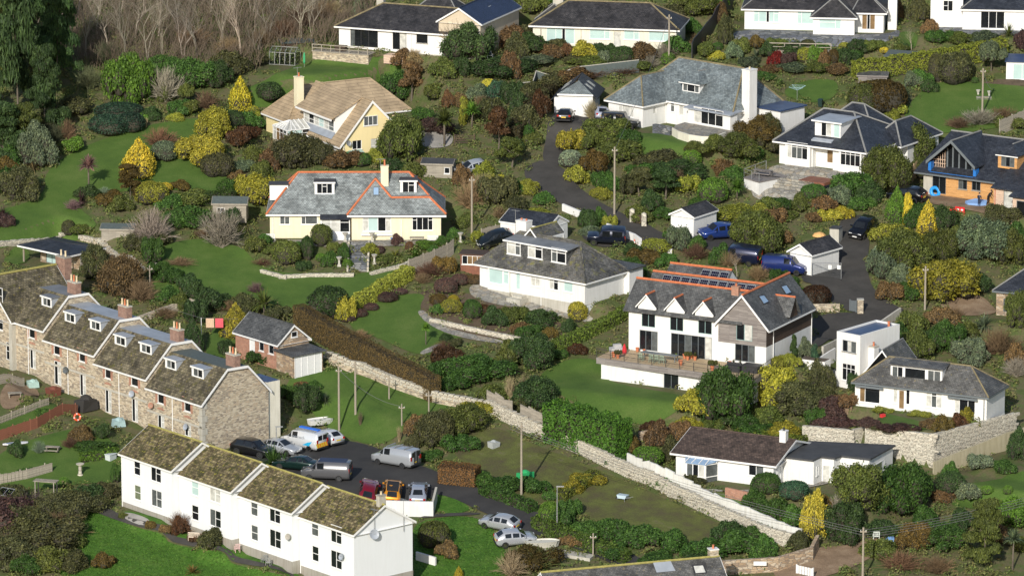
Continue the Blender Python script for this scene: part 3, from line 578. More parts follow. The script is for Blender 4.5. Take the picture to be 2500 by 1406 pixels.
sheet('patio', [(0, 950), (60, 930), (110, 965), (40, 1000), (0, 1000)], 'dirt', .1); sheet('terrace_path', [(1995, 1010), (2060, 980), (2090, 1010), (2040, 1030)], 'dirt', .1); sheet('yard', [(1880, 1375), (1960, 1340), (2100, 1330), (2140, 1300), (2200, 1300), (2180, 1330), (2060, 1400), (1900, 1430)], 'dirt', .1)
sheet('clearing', [(2470, 215), (2390, 210), (2420, 195), (2500, 195), (2530, 205)], 'drybed', .07); sheet('garden_path', [(1010, 1268), (1060, 1255), (1172, 1252), (1172, 1258), (1062, 1263)], 'lane', .125)
# ------------------------------------------------------------------ white stepped terrace
WTW = [[(q1, (178, 355, 230, 480), '1hd'), (q1, (332, 395, 420, 540), '1d|1hd'), (q1, (182, 580, 235, 705), '1hg'), (q1, (337, 625, 427, 770), '1m|1hm')],
       [(q1, (702, 530, 762, 665), '1hp'), (q1, (868, 578, 962, 725), '1w|1hw'), (q1, (706, 763, 763, 890), '1hd'), (q1, (870, 805, 967, 950), '1m|1hd')],
       [(q1, (1245, 715, 1302, 850), '1hm'), (q2, (68, 762, 162, 912), '1d|1hd'), (q1, (1248, 945, 1305, 1075), '1hm'), (q2, (70, 990, 168, 1140), '1d|1hd')],
       [(q2, (452, 905, 510, 1035), '1hm'), (q2, (628, 950, 722, 1100), '1d|1hd'), (q2, (458, 1135, 513, 1265), '1hd'), (q2, (628, 1180, 725, 1330), '1d|1hd')]]
WTL = ['uppermost white terraced house with mossy roof beside the allotment gardens', 'second white terraced house from the left, brown shrub at its wall', 'third white terraced house from the left with mossy tiled roof', 'end white terraced house with satellite dish on its wide gable wall']
for i in range(4):
    F = FR['wt%d' % i]; H = House('terraced_house', F, WTL[i], group='white stepped terrace')
    for q, b, st in WTW[i]: H.wpx('f', 0, q, b, st)
    H.block(0, 9.35, 0, 8, .55, 6.05, 'white2', gx=(4, 8.6), low=-1.6)
    H.hip(0, 9.35, 0, 8, 6.05, 8.62, 'tile_moss', oh=.28, lift=.1, capmat='ridge_moss', capr=.13, name='roof')
    H.pipe(.12, -.08, -.3, 5.9)
    if i == 3:
        H.chimney(9.0, 4.0, 8.2, 9.5, .55, .9, 'cementlight', 1, 'pot_buff', axis='y', ph=.35)
        H.dish(9.38, 2.6, 5.6, (.9, -.3), .55); H.dish(7.6, -.02, 3.2, (0, -1), .38); p = F.fx(q2(1282, 900), 9.5)
        H.aerial(9.55, 6.6, 5.2, 3.6); H.aerial(9.55, 2.6, 6.2, 2.2)
    if i == 2: H.dish(9.0, -.02, 3.3, (.3, -1), .36, 'cement')
# ------------------------------------------------------------------ stone terrace
F = FR['st']; ROOFP = [(-.25, 5.4), (3.5, 9.05), (6.4, 8.98), (9.75, 5.45)]
def stone_unit(x0, x1, dz, label, dorm, up, dn, chx, end=False, flatmat='lead'):
    H = House('stone_terraced_house', F.sub(0, 0, dz), label, group='stone terrace')
    for q, b in up:
        H.wpx('f', 0, q, b, '1td')
        o = H.holes[-1]; qb = MB()
        for a in (o[2] - .42, o[3] + .002): qb = MB(); qb.box(a, -.03, o[4] - .1, a + .41, .05, o[5] + .15, 'brick_red'); qb.obj('brick_quoin', H.e)
        ab = MB(); m = (o[2] + o[3]) / 2
        ab.prism([(m + .75 * math.cos(t), -.03, o[4] - .75 + .28 * math.sin(t)) for t in np.linspace(0, math.pi, 7)], (0, .06, 0), 'brick_red'); ab.obj('brick_arch', H.e)
    for q, b in dn: H.wpx('f', 0, q, b, '1d|1hw', name='door', sill=False)
    mb = MB(); H.rect(mb, 'f', 0, x0, x1, -2.5, 5.55, 'stone_terr')
    for x, fl in ((x0, 1), (x1, 0)):
        pts = [(x, 0, -2.5), (x, 9.5, -2.5), (x, 9.5, 5.5), (x, 6.4, 8.88), (x, 3.5, 8.95), (x, 0, 5.5)]; mb.poly(pts[::-1] if fl else pts, 'stone_terr')
    H.rect(mb, 'b', 9.5, x0, x1, -2.5, 5.5, 'cementlight'); mb.obj('wall', H.e)
    a, b = x0 - .0, x1 + (.25 if end else .12); P = ROOFP
    rf = [[(a, P[i][0], P[i][1]), (b, P[i][0], P[i][1]), (b, P[i + 1][0], P[i + 1][1]), (a, P[i + 1][0], P[i + 1][1])] for i in range(3)]
    H.roof(rf, 'tile_terr', .12, mats=['tile_terr', flatmat, 'slate_black'])
    for i in range(3):
        vb = MB(); p, r_ = [Vector((b, P[k][0], P[k][1] + .06)) for k in (i, i + 1)]; d = Vector((0, 0, -.3)); vb.prism([p, r_, r_ + d, p + d], (.06, 0, 0), 'joinery'); vb.obj('bargeboard', H.e)
    H.box('gutter', a, -.36, 5.18, b, -.24, 5.36, mat='joinery'); H.box('string_course', x0 + .02, -.05, 2.55, x1 - .02, .02, 2.8, mat='cementlight')
    qn = MB()
    if end:
        for k in range(9): qn.box(x1 - (.5 if k % 2 else .8), -.05, -1.2 + k * .75, x1 + .05, .4 if k % 2 else .7, -.5 + k * .75, 'cementlight')
        qn.obj('quoin', H.e)
    for d0, d1 in dorm: H.dormer(d0, d1, 2.0, 4.6, 7.35, 8.72, '1m|1d', 'joinery', 'lead' if d0 > -20 else 'leadgrey_dull', cheek='lead', slope=.0, wm=(.25, .25, .3, .12))
    H.chimney(chx, 5.0, 8.9, 10.35, 1.7, .8, 'brick_brown', 3, ['pot_buff', 'pot_clay', 'pot_buff'], 'cementlight', .75)
    H.pipe((x0 + x1) / 2 - .3, -.08, -1.5, 5.2)
    H.block(x0 + .8, x0 + 6, 9.5, 13, -2.5, 4.4, 'white', 'frlb', name='rear_extension', top='felt_blue')
    return H
E = stone_unit(-.9, 9.7, 0, 'end stone terraced house with broad rubble gable facing the car park', [(0.0, 2.15), (5.1, 7.4)], [(q4, (188, 805, 245, 925)), (q4, (458, 885, 515, 1005))], [(q4, (190, 1040, 250, 1185)), (q4, (462, 1120, 520, 1255))], 9.0, True, 'felt_green')
E.dish(7.0, -.05, 2.3, (0, -1), .4); E.dish(.2, -.05, 3.5, (.4, -1), .36, 'brick_red')
E.block(5.5, 9.4, 9.5, 11.4, -2.5, 6.4, 'offcream', 'frlb', name='rear_extension', top='felt_blue')
D_ = stone_unit(-11.1, -.9, .95, 'stone terraced house with two dormers next to the gable-end house', [(-9.9, -7.6), (-4.9, -2.6)], [(t01, (753, 1275, 790, 1355)), (t01, (940, 1335, 985, 1410))], [(t02, (755, 75, 795, 235)), (t02, (945, 125, 985, 300))], -1.7)
D_.dish(-3.5, -.05, 3.2, (.3, -1), .4)
C_ = stone_unit(-21.3, -11.1, 1.85, 'middle stone terraced house with blue-grey flat roof top', [(-19.9, -17.7), (-14.8, -12.6)], [(q3, (618, 1108, 680, 1240)), (q3, (908, 1195, 970, 1320))], [(t01, (390, 1240, 435, 1400)), (t02, (573, -35, 612, 115))], -11.9, flatmat='lead')
C_.dish(-16.6, -.05, 2.6, (.2, -1), .42, 'glass_m')
B_ = stone_unit(-27.2, -21.3, 2.9, 'stone terraced house with one dormer beside the gabled wing', [(-24.6, -22.5)], [(q3, (335, 918, 395, 1050))], [(q3, (345, 1175, 405, 1400))], -22.1, flatmat='leadgrey_dull')
H = House('gabled_stone_house', F.sub(0, 0, 2.6), 'gable-fronted stone house with yellow lichened ridge at the left edge')
H.wpx('f', -.5, q3, (-60, 480, 22, 660), '1hd|1hd'); H.wpx('f', -.5, q3, (-60, 790, 30, 950), '1hd|1hd'); H.wpx('f', -.5, q3, (72, 1110, 112, 1300), '1hd', name='door', sill=False)
H.block(-37, -27.2, -.5, 9.2, -3, 5.6, 'stone_terr', gy=(-32.1, 10.3)); H.hip(-37, -27.2, -.5, 9.2, 5.6, 10.4, 'tile_terr', axis='y', oh=.25, capmat='ridge_moss', capr=.16)
H.chimney(-31.6, 10.2, 5, 11.3, 1.9, 1.0, 'brick_brown', 2, 'pot_buff', ph=.7); H.chimney(-37, 1.5, 8.5, 11.2, .9, 1.6, 'brick_brown', 2, ['pot_buff', 'pot_clay'], ph=.8, axis='y'); H.box('corner_pier', -27.8, -.58, -3, -27.15, .2, 5.5, mat='cementlight')
H.box('string_course', -37, -.56, 2.6, -27.9, -.44, 2.85, mat='cementlight')
# ------------------------------------------------------------------ garden room by the left lawn
F = FR['gr']; H = House('garden_room', F, 'low white garden room with dark roof and glazed doors behind the terrace', 'building')
H.w('f', .8, 1.9, 5.9, .05, 1.75, '1p|1p|1p|1p', mat='joinery_grey', sill=False); H.block(.9, 8, .8, 4.65, -.9, 1.9, 'white', mats={'f': 'stone_brown'})
H.hip(-.6, 8, -1.1, 4.65, 2.0, 2.75, 'slate_dark', 1.6, 5.2, oh=.3, capmat='joinery_dark', capr=.05)
for x, y in ((-.3, -.9), (7.6, -.9)): H.box('post', x - .08, y - .08, -1, x + .08, y + .08, 1.85, mat='polewood')
H.box('deck', -.8, -2.2, -.9, 7.9, .78, -.02, mat='wood_grey')
# ------------------------------------------------------------------ red-ridged cream house
F = FR['red']; H = House('cream_house', F, 'cream bungalow with orange ridge tiles above stone garden steps'); q = q5
H.wpx('f', 0, q, (300, 672, 405, 784), '1m|1tm'); H.wpx('f', 0, q, (545, 668, 722, 782), '1tm|3m'); y1 = -1.1
H.wpx('f', y1, q, (1815, 695, 2042, 850), '1td|1.4d|1.4d|1td'); H.wpx('f', y1, q, (1250, 697, 1565, 862), '1tw|2p|1.6d|1tw')
H.block(0, 21.3, 0, 9, 0, 3.1, 'cream', low=-1); H.block(10.2, 21.3, y1, -.001, 0, 3.15, 'cream', 'frl', name='bay_wall', low=-1)
zr = 7.45; H.hip(0, 21.3, 0, 9, 2.95, zr, 'slate_red', 3.4, 17.3, oh=.45, lift=.42, capmat='ridge_orange', capr=.14)
sl_ = (zr - 2.95) / 4.95; n = Vector((0, -sl_, 1)); P0 = (0, y1 - .45, 3.3)
pp = [F.pl(q(*c), P0, n) for c in ((1065, 678), (1390, 265), (1570, 480), (2010, 475), (2200, 668))]
mb = MB(); mb.prism(pp, (0, 2.2, 0), 'slate_red'); o = mb.obj('front_roof', H.e)
for a, b in zip(pp, pp[1:]): cb = MB(); cb.tube(a, b, .15, .15, 'ridge_orange', 6); cb.obj('ridge_cap', o)
fb = MB(); fb.box(pp[0].x, y1 - .5, 3.0, pp[-1].x, y1 - .4, 3.24, 'joinery'); fb.obj('fascia', H.e)
for bx, yd in (((695, 310, 920, 455), 1.9), ((1675, 290, 1860, 452), 2.1)):
    xa, za = F.fy(q(bx[0], bx[3]), yd); xb, zb = F.fy(q(bx[2], bx[1]), yd); H.dormer(xa, xb, yd, yd + 2.6, za, zb, '1d|1td|1d' if bx[0] < 900 else '1d|1td', 'joinery', 'felt', cheek='joinery', slope=.02, wm=(.25, .25, .2, .1))
xs = F.fx(q(370, 350), .6); sd = MB(); sd.box(-.1, 2.6, 4.3, 2.2, 4.4, 6.2, 'joinery'); sd.box(-.25, 2.5, 6.2, 2.3, 4.5, 6.32, 'felt'); sd.obj('side_dormer', H.e)
pk = [F.pl(q(*c), P0, n) + Vector((0, 0, .01)) for c in ((1362, 465), (1432, 465), (1432, 362), (1362, 362))]; H.skylight(pk, 'b', 'joinery_grey')
xc, zc = F.fy(q(1495, 125), 3.2); H.chimney(xc, 3.2, 5.2, zc, .95, .8, 'cream', 1, 'pot_clay', 'cream', .75); H.aerial(xc - .5, 3.2, zc - .6, 1.6)
xa, xb = F.fy(q(765, 900), -1.3)[0], F.fy(q(1100, 900), -1.3)[0]; zt = 2.75
Hh = H.holes; H.wpx('f', -1.3, q, (775, 722, 1090, 872), '1tw|1tw|1td', sill=False); H.block(xa, xb - .02, -1.3, -.001, -.1, zt, 'white2', 'frl', name='porch_wall', low=-1, lowmat='white2'); H.roof([[(xa - .1, -1.5, zt), (xb - .0, -1.5, zt), (xb - .0, .6, 3.5), (xa - .1, .6, 3.5)]], 'slate_dark', .1, name='porch_roof')
H.pipe(16.4, y1 - .06, -.5, 2.6); H.pipe(.4, -.06, -.5, 2.7); H.box('bay_sill', F.fy(q(1225, 865), y1)[0], y1 - .35, .62, F.fy(q(1585, 865), y1)[0], y1 + .01, .78, mat='joinery')
# ------------------------------------------------------------------ yellow house
F = FR['yel']; H = House('yellow_house', F, 'yellow gabled house with tan tiled roof and white conservatory'); q = q6
H.wpx('f', 0, q, (1355, 965, 1475, 1092), '1d|1d'); H.wpx('f', 0, q, (1510, 642, 1690, 762), '1m|1m|1m', hole=False); H.wpx('f', 0, q, (1612, 940, 1700, 1160), '1hw', name='door', sill=False)
H.wpx('l', 0, q, (1010, 965, 1130, 1075), '1m|1d|1m'); H.wpx('l', 0, q, (720, 865, 880, 1020), '1w|1w|1w', name='door', sill=False)
H.block(0, 7.9, 0, 14.5, 0, 2.3, 'yellow', low=-1, lowmat='yellow'); mb = MB()
mb.poly([(0, 0, 2.3), (7.9, 0, 2.3), (7.9, 0, 3.5), (4.2, 0, 7.25)], 'yellow'); mb.obj('gable_wall', H.e)
ze = 2.3 - .5; H.roof([[(-.6, -.35, 1.75), (4.2, -.35, 7.35), (4.2, 15.8, 7.35), (-.6, 14.5, 1.75)], [(8.3, -.35, 3.2), (4.2, -.35, 7.35), (4.2, 15.5, 7.35), (8.3, 14.5, 3.2)]], 'tile_tan', .14, name='wing_roof', caps=[((4.2, -.35, 7.35), (4.2, 14, 7.35))], capmat='tile_tan', capr=.1)
for a, b in (((-.6, -.4, 1.8), (4.2, -.4, 7.4)), ((8.3, -.4, 3.25), (4.2, -.4, 7.4))):
    vb = MB(); a, b = Vector(a), Vector(b); d = Vector((0, 0, -.36)); vb.prism([a, b, b + d, a + d], (0, .05, 0), 'joinery'); vb.obj('bargeboard', H.e)
H.box('gutter', -.75, -.3, 1.5, -.62, 14, 1.68, mat='joinery')
H.block(-.4, 17, 14.5, 21.3, -.5, 2.4, 'yellow', 'frlb', low=-1.2, lowmat='yellow'); H.hip(-.4, 17, 14.5, 21.3, 2.5, 6.45, 'tile_tan', 3.0, 13.3, oh=.5, capmat='tile_tan')
# long dormer on the left slope
xd = .35; dy0, dy1 = 2.7, 11.8; zb_, zt_ = 3.0, 4.95; mb = MB(); mb.box(xd, dy0, zb_ - .3, 3.6, dy1, zt_, 'joinery'); mb.prism([(xd, dy0, zt_), (4.1, dy0, zt_), (4.1, dy0, 7.3)], (0, dy1 - dy0, 0), 'joinery'); mb.obj('dormer', H.e)
H.w('l', xd, dy0 + .3, dy1 - .2, zb_ + .1, zt_ - .15, '1bw|1bd|1bw|1bp|1bw|1bm', hole=False, sill=False)
H.roof([[(xd - .75, dy0 - .3, zt_ - .05), (4.25, dy0 - .3, 7.48), (4.25, dy1 + .8, 7.48), (xd - .75, dy1 + .8, zt_ - .05)]], 'tile_tan', .16, name='dormer_roof'); H.box('dormer_fascia', xd - .82, dy0 - .32, zt_ - .32, xd - .7, dy1 + .82, zt_ - .08, mat='joinery'); fm = MB(); fm.prism([(-.25, dy0, 2.22), (.34, dy0, 2.92), (.34, dy1, 2.92), (-.25, dy1, 2.22)], (0, 0, .06), 'lead'); fm.obj('dormer_flashing', H.e)
H.chimney(1.4, 15.2, 4.2, 8.1, 1.0, .9, 'cream', 1, 'pot_clay', 'cream', .5); H.aerial(1.1, 15.0, 8.0, 1.5)
# conservatory
cx0, cx1, cy0, cy1 = -3.4, -.05, 9.2, 13.2; mb = MB(); mb.box(cx0, cy0, -.6, cx1, cy1, .75, 'cream'); mb.obj('conservatory_base', H.e)
H.w('l', cx0, cy0, cy1, .75, 2.5, '1tw|1to|1td|1tm', hole=False, sill=False); H.w('f', cy0, cx0, cx1, .75, 2.5, '1tp|1tp|1td', hole=False, sill=False)
rc = (cx1, (cy0 + cy1) / 2, 3.4); ra = (cx0 + 1.5, (cy0 + cy1) / 2, 3.4); o = H.roof([[(cx0, cy0, 2.55), (cx1, cy0, 2.55), rc, ra], [(cx0, cy1, 2.55), (cx0, cy0, 2.55), ra], [(cx1, cy1, 2.55), (cx0, cy1, 2.55), ra, rc]], 'glass_w', .05, name='conservatory_roof')
for k in range(6):
    for a, b in (((cx0 + k * .66, cy0, 2.56), (max(cx0 + k * .66, ra[0]), ra[1], 3.42)), ((cx0, cy0 + k * .8, 2.56), (ra[0], ra[1], 3.42))): gb = MB(); gb.obox(a, b, .09, .07, 'joinery', .04); gb.obj('glazing_bar', o)
H.box('conservatory_gutter', cx0 - .12, cy0 - .12, 2.44, cx1, cy1 + .1, 2.56, mat='joinery'); H.dish(.6, -.05, 2.1, (.2, -1), .4, 'steel'); H.pipe(.15, -.08, -.5, 2.0)
# ------------------------------------------------------------------ bungalow at top left
F = FR['tl']; H = House('white_bungalow', F, 'white bungalow with lichened slate roof and beige gabled extension at the top'); q = q7
H.wpx('f', 0, q, (375, 362, 695, 560), '.6m|1d|1.2d|1.4d', mat='joinery_dark', sill=False, name='door'); H.wpx('f', 0, q, (880, 392, 1035, 592), '1d|1w', mat='joinery_dark', sill=False, name='door'); H.wpx('f', 0, q, (1165, 412, 1290, 515), '1d', mat='joinery_dark')
H.wpx('f', 0, q, (1605, 190, 1755, 400), '1d|1m', mat='joinery_dark', hole=True)
H.block(0, 14.6, 0, 9, -.1, 2.7, 'white', low=-1.6, lowmat='cementlight'); H.hip(0, 18, 0, 9, 2.8, 5.55, 'slate_black', 4.6, 16.5, oh=.5, capmat='ridge_lich', capr=.12)
H.block(14.62, 20.65, -.02, 13.7, -.1, 4.4, 'beige', gy=(17.6, 6.5), low=-1.6, mats={'r': 'beige'}); H.hip(14.62, 20.65, 0, 13.7, 4.4, 6.55, 'slate_navy', axis='y', oh=.3, capmat='slate_navy'); H.box('lower_render', 14.58, -.06, -.1, 17.2, -.025, 2.3, mat='white'); H.block(6, 14, 9, 15, -.1, 2.7, 'white', low=-1.6); H.hip(6, 14, 9, 15, 2.8, 5.9, 'slate_black', 9, 11, capmat='ridge_grey')
sk = [(18.9 + a, b, 6.55 - (18.9 + a - 17.63) * .715 + .03) for a, b in ((0, 6.5), (1.0, 6.5), (1.0, 7.6), (0, 7.6))]; H.skylight(sk, 'w'); H.chimney(3.4, 6.5, 4, 6.4, 1.0, .8, 'cementlight', 1, 'pot_buff')
H.pipe(10.6, -.08, -1, 2.6); H.pipe(20.5, -.1, -1, 4.2)
H.box('doorstep', 7.4, -2.0, -1.4, 10.2, -.05, -.25, mat='wood_pink')
# ------------------------------------------------------------------ bungalow at top centre
F = FR['tc']; H = House('cream_bungalow', F, 'long cream bungalow with black slate hipped roof at the top centre'); q = q8
H.wpx('f', 0, q, (312, 398, 692, 606), '1p|.7p|.35d|1p', sill=False, name='door'); H.wpx('f', 0, q, (912, 398, 1185, 542), '3p|1tp'); H.wpx('f', 0, q, (1240, 447, 1340, 652), '1w', name='door', sill=False, mat='offcream'); H.wpx('f', 0, q, (1385, 412, 1590, 552), '2p|1tp'); H.wpx('f', 0, q, (1732, 425, 2010, 572), '2.4p|1tp')
H.block(0, 19.6, 0, 8, 0, 2.6, 'offcream', low=-1.5, lowmat='offcream'); H.hip(0, 19.6, 0, 8, 2.65, 5.5, 'slate_black', 4.2, 15.4, oh=.5, capmat='ridge_lich', capr=.12)
H.block(-.2, 4, 8, 12, 0, 2.6, 'offcream'); H.hip(-.2, 4, 5, 12, 2.6, 4.6, 'slate_black', 6, 10, axis='y'); H.chimney(2.4, 6.4, 4.0, 6.6, 1.4, .9, 'cementlight', 2, 'pot_buff'); H.pipe(1.1, -.06, -.3, 2.2, .04, 'joinery_dark'); H.pipe(6.6, -.06, -.3, 2.4, .04, 'cementlight'); H.pipe(19.5, -.1, -.3, 2.4)
# ------------------------------------------------------------------ bungalow at top right, and the white house beside it
F = FR['tr']; H = House('white_bungalow', F, 'white bungalow with projecting hipped bay and slate terrace near top right'); q = q9; yb = -3.4
H.wpx('f', 0, q, (212, 88, 420, 190), '1tp|1.6p|.6d|1p|1tp'); H.wpx('f', 0, q, (582, 95, 712, 203), '1tp|3p'); xa = F.fy(q(712, 250), yb)[0]; xb = F.fy(q(1062, 250), yb)[0]
H.wpx('f', yb, q, (765, 140, 948, 245), '3hp|1tp'); H.wpx('f', -.9, q, (1128, 118, 1236, 250), '1o|.6d|1o', sill=False, name='door')
H.block(0, 19, 0, 8.5, -.1, 2.75, 'white', low=-1); H.hip(0, 19, 0, 8.5, 2.8, 5.6, 'slate_black', 3.5, 15.5, oh=.45, capr=.08)
H.block(xa, xb, yb, 1, -.6, 2.35, 'white', 'frl', low=-1.2); H.hip(xa, xb, yb, 4, 2.45, 4.9, 'slate_black', yb + 2.6, None, axis='y', oh=.4); H.block(xb + .01, 18.9, -.9, -.001, -.3, 2.6, 'white', 'frl', low=-1); H.hip(xb - .2, 19, -.9, 8, 2.65, 5.2, 'slate_black', axis='x', a=xb + 1, b=16, oh=.35)
H.chimney(14.4, 3, 4, 6.6, 1.0, .8, 'white', 1, 'pot_clay', 'white')
H.block(19.4, 20.6, 1.5, 5, -1, 4.8, 'white', name='flank_chimney', top='cement')
F = FR['fr']; H = House('white_house', F, 'white house with glazed doors and slate patio at the top right corner'); H.wpx('f', 0, q, (2135, 103, 2332, 242), '1d|1d|1d', sill=False, name='door'); H.wpx('f', 1.5, q, (1818, 10, 1895, 95), '1hd|1d')
H.block(-.2, 14, 0, 8, -.1, 2.75, 'white', low=-1); H.hip(-.2, 14, 0, 8, 2.8, 5.3, 'slate_dark', 3, 11, oh=.3); H.block(-4.6, -.21, 1.5, 8, -.1, 4.6, 'white', 'frlb', low=-1.5); H.hip(-4.6, -.21, 1.5, 8, 4.6, 6, 'slate_dark', oh=.2)
# ------------------------------------------------------------------ big slate-roofed house with drive
F = FR['sl']; H = House('slate_house', F, 'white house with broad blue-grey slate roof and tall chimney above round terrace'); q = q10
H.wpx('f', 0, q, (683, 460, 818, 582), '.7tw|1.6w|.7tw'); H.wpx('r', 0, q, (1003, 470, 1028, 560), '1tw', sill=False); ym = 4.6
H.wpx('f', ym, q, (1165, 460, 1195, 540), '1tm'); H.wpx('f', ym, q, (1242, 485, 1280, 575), '1w', sill=False)
H.block(-6, 0, 0, ym + .1, -.2, 2.9, 'white', 'frl', low=-1); H.block(-6.2, 11.5, ym, 14, -.2, 3.0, 'white', low=-1)
H.hip(-6.2, 11.5, ym, 14, 3.05, 7.85, 'slate_blue', -1.9, 9.3, oh=.4, capmat='ridge_lich', capr=.12); H.hip(-6, 0, 0, 10, 2.95, 6.15, 'slate_blue', 3.0, None, axis='y', oh=.42, capmat='ridge_lich', capr=.1)
ys = 3.2; xa = F.fy(q(1325, 560), ys)[0]; xb = F.fy(q(1715, 600), ys)[0]; H.wpx('f', ys, q, (1378, 520, 1645, 660), '1tw|1d|1d|1td'); z0 = F.fy(q(1520, 672), ys)[1]
H.block(xa, xb, ys, ym - .001, z0 - .5, 2.85, 'white', 'frl', name='sunroom_wall', low=-.6); H.roof([[(xa - .5, ys - .35, 2.98), (xb + .3, ys - .35, 2.98), (xb + .3, ym + .6, 3.25), (xa - .5, ym + .6, 3.25)]], 'lead', .14, name='sunroom_roof')
yd = 5.6; xa, za = F.fy(q(1272, 345), yd); xb, zb = F.fy(q(1430, 285), yd); zb = F.fy(q(1340, 272), yd)[1]; za = F.fy(q(1340, 365), yd)[1]; H.dormer(xa, xb, yd, 9, za, zb, '.7m|1.3d|.7m', 'joinery', 'slate_blue', kind='hip', zr=zb + 1.35, oh=.35, capmat='ridge_grey', wm=(.08, .08, .1, .1))
pc = F.fy(q(1875, 160), 7.5); xch = 12.1; H.chimney(xch, 7.2, -.5, F.fx(q(1875, 160), xch)[1], 1.3, 1.5, 'white', 1, 'pot_buff', 'white', .3)
H.block(11.52, 15.6, 9.3, 14.2, -.5, 3.0, 'white', 'frlb', name='annex_wall', low=-1.5); H.roof([[(11.4, 9.0, 3.15), (15.9, 9.0, 3.15), (15.9, 14.4, 3.15), (11.4, 14.4, 3.15)]], 'felt_blue', .18, name='annex_roof'); H.w('f', 9.3, 12.6, 13.4, .8, 2.2, '1m', hole=False)
# curved terrace
mb = MB(); pts = [F.fz(q(*c)) for c in ((1175, 768), (1230, 800), (1330, 832), (1440, 848), (1535, 850), (1600, 832), (1660, 808))]; tp = [(a, b, .95) for a, b in pts]
for (a, b), (c, d) in zip(pts, pts[1:]): mb.prism([(a, b, -1.2), (c, d, -1.2), (c, d, 1.1), (a, b, 1.1)], (.18 * (d - b) / 2 - .0, .25, 0), 'offcream')
mb.prism([(a, b + .1, .9) for a, b in pts] + [(pts[-1][0], ys, .9), (4.5, ys, .9), (4.8, 1.0, .9)], (0, 0, -1.6), 'paving'); mb.obj('terrace_wall', H.e)
sb = H.e
for k in range(5): s_ = MB(); xs_, ys_ = F.fz(q(1085, 760 - k * 19), -.1 + k * .2); s_.box(xs_ - 1.5, ys_ - .2, -.6, xs_ + 1.5, ys_ + .4, .1 + k * .2, 'paving_slate'); s_.obj('garden_step', H.e)
H.pipe(.08, 4.4, -.2, 2.7); H.pipe(11.3, ym - .1, -.2, 2.8)
F = FR['ga1']; H = House('garage', F, 'white garage with roof lights behind the parked black hatchback', 'garage'); H.wpx('f', 0, q, (205, 395, 440, 565), '1x', sill=False, name='garage_door'); H.holes = []
H.block(-.2, 4.9, 0, 6.5, -.3, 2.25, 'white', low=-1); H.roof([[(-.6, -.25, 1.95), (2.5, 1.4, 4.3), (2.5, 6.9, 4.3), (-.6, 6.9, 1.95)], [(5.6, -.1, 2.2), (2.7, 1.4, 4.3), (2.5, 6.9, 4.3), (5.6, 6.9, 2.2)], [(.3, -.3, 2.75), (4.95, -.3, 2.75), (2.9, 1.2, 4.3)]], 'slate_dark', .12, mats=['slate_dark', 'slate_dark', 'slate_blue'])
H.block(.35, 4.85, -.01, 1.0, 2.2, 2.72, 'white', 'frl', name='front_wall'); H.box('fascia', .25, -.36, 2.52, 5.0, -.3, 2.74, mat='joinery')
for y in (1.9, 4.0):
    for sgn, ex, sx in ((-1, 2.5, .74), (1, 2.6, .72)):
        z = lambda d: 4.3 - d * .745 + .04
        H.skylight([(ex + sgn * a, b, z(a)) for a, b in ((.9, y), (2.0, y), (2.0, y + .9), (.9, y + .9))], 'w', 'joinery_grey')
# ------------------------------------------------------------------ bay-windowed house
F = FR['bay']; H = House('bay_house', F, 'white bay-windowed house with dark slate hipped roof above stone patio'); q = q11
H.wpx('f', -.5, q, (572, 512, 800, 690), '.8tw|1tm|1tm|1td'); H.wpx('f', -.5, q, (1182, 597, 1402, 772), '1td|1td|1td|1td'); H.wpx('f', .9, q, (1028, 572, 1092, 738), '1o', name='door', sill=False)
xl0, xl1 = F.fy(q(545, 640), -.5)[0], F.fy(q(830, 640), -.5)[0]; xr0, xr1 = F.fy(q(1160, 720), -.5)[0], F.fy(q(1418, 720), -.5)[0]; xm0, xm1 = F.fy(q(862, 640), 0)[0], F.fy(q(1095, 640), 0)[0]
H.block(0, xm0, 0, .9, 0, 2.75, 'white', 'fr', low=-1); H.block(xm1, 12.6, 0, .9, 0, 2.75, 'white', 'frl', low=-1); H.block(0, 12.6, .9, 12.4, 0, 2.75, 'white', low=-1)
for a, b in ((xl0, xl1), (xr0, xr1)): H.block(a, b, -.5, -.001, 0, 2.7, 'white', 'frl', name='bay_wall', low=-1)
H.hip(0, 12.6, 0, 12.4, 2.95, 6.5, 'slate_dark', 2.9, 7.4, oh=.65, capmat='ridge_grey', capr=.13); H.block(9.6, 13.8, 9, 17, 0, 2.6, 'white'); H.hip(9.6, 13.8, 7, 17, 2.7, 5.3, 'slate_dark', 9.4, 13.4, axis='y', capmat='ridge_grey', capr=.12); H.block(-.6, 7.5, 12.4, 17.5, 0, 2.6, 'white'); H.hip(-.6, 7.5, 11, 17.5, 2.7, 5.9, 'slate_dark', 2.4, 4.2, capmat='ridge_grey', capr=.12)
yd = 1.3; dz0, dz1 = 3.85, 5.95; d = H.dormer(4.5, 8.3, yd, 6, dz0, dz1, '.5x|1d|1w|.5x|1.1p', 'joinery', 'lead', slope=.02, oh=.35, wm=(.5, .15, .15, .12)); mb = MB(); mb.prism([(4.6, .2, 3.62), (7.6, .2, 3.62), (7.6, 1.29, 3.9), (4.6, 1.29, 3.9)], (0, 0, -.2), 'lead'); mb.obj('balcony_flashing', H.e)
H.box('doorstep', xm0 - .6, -1.4, -.3, xm1 + .6, -.01, -.02, mat='wood_deck')
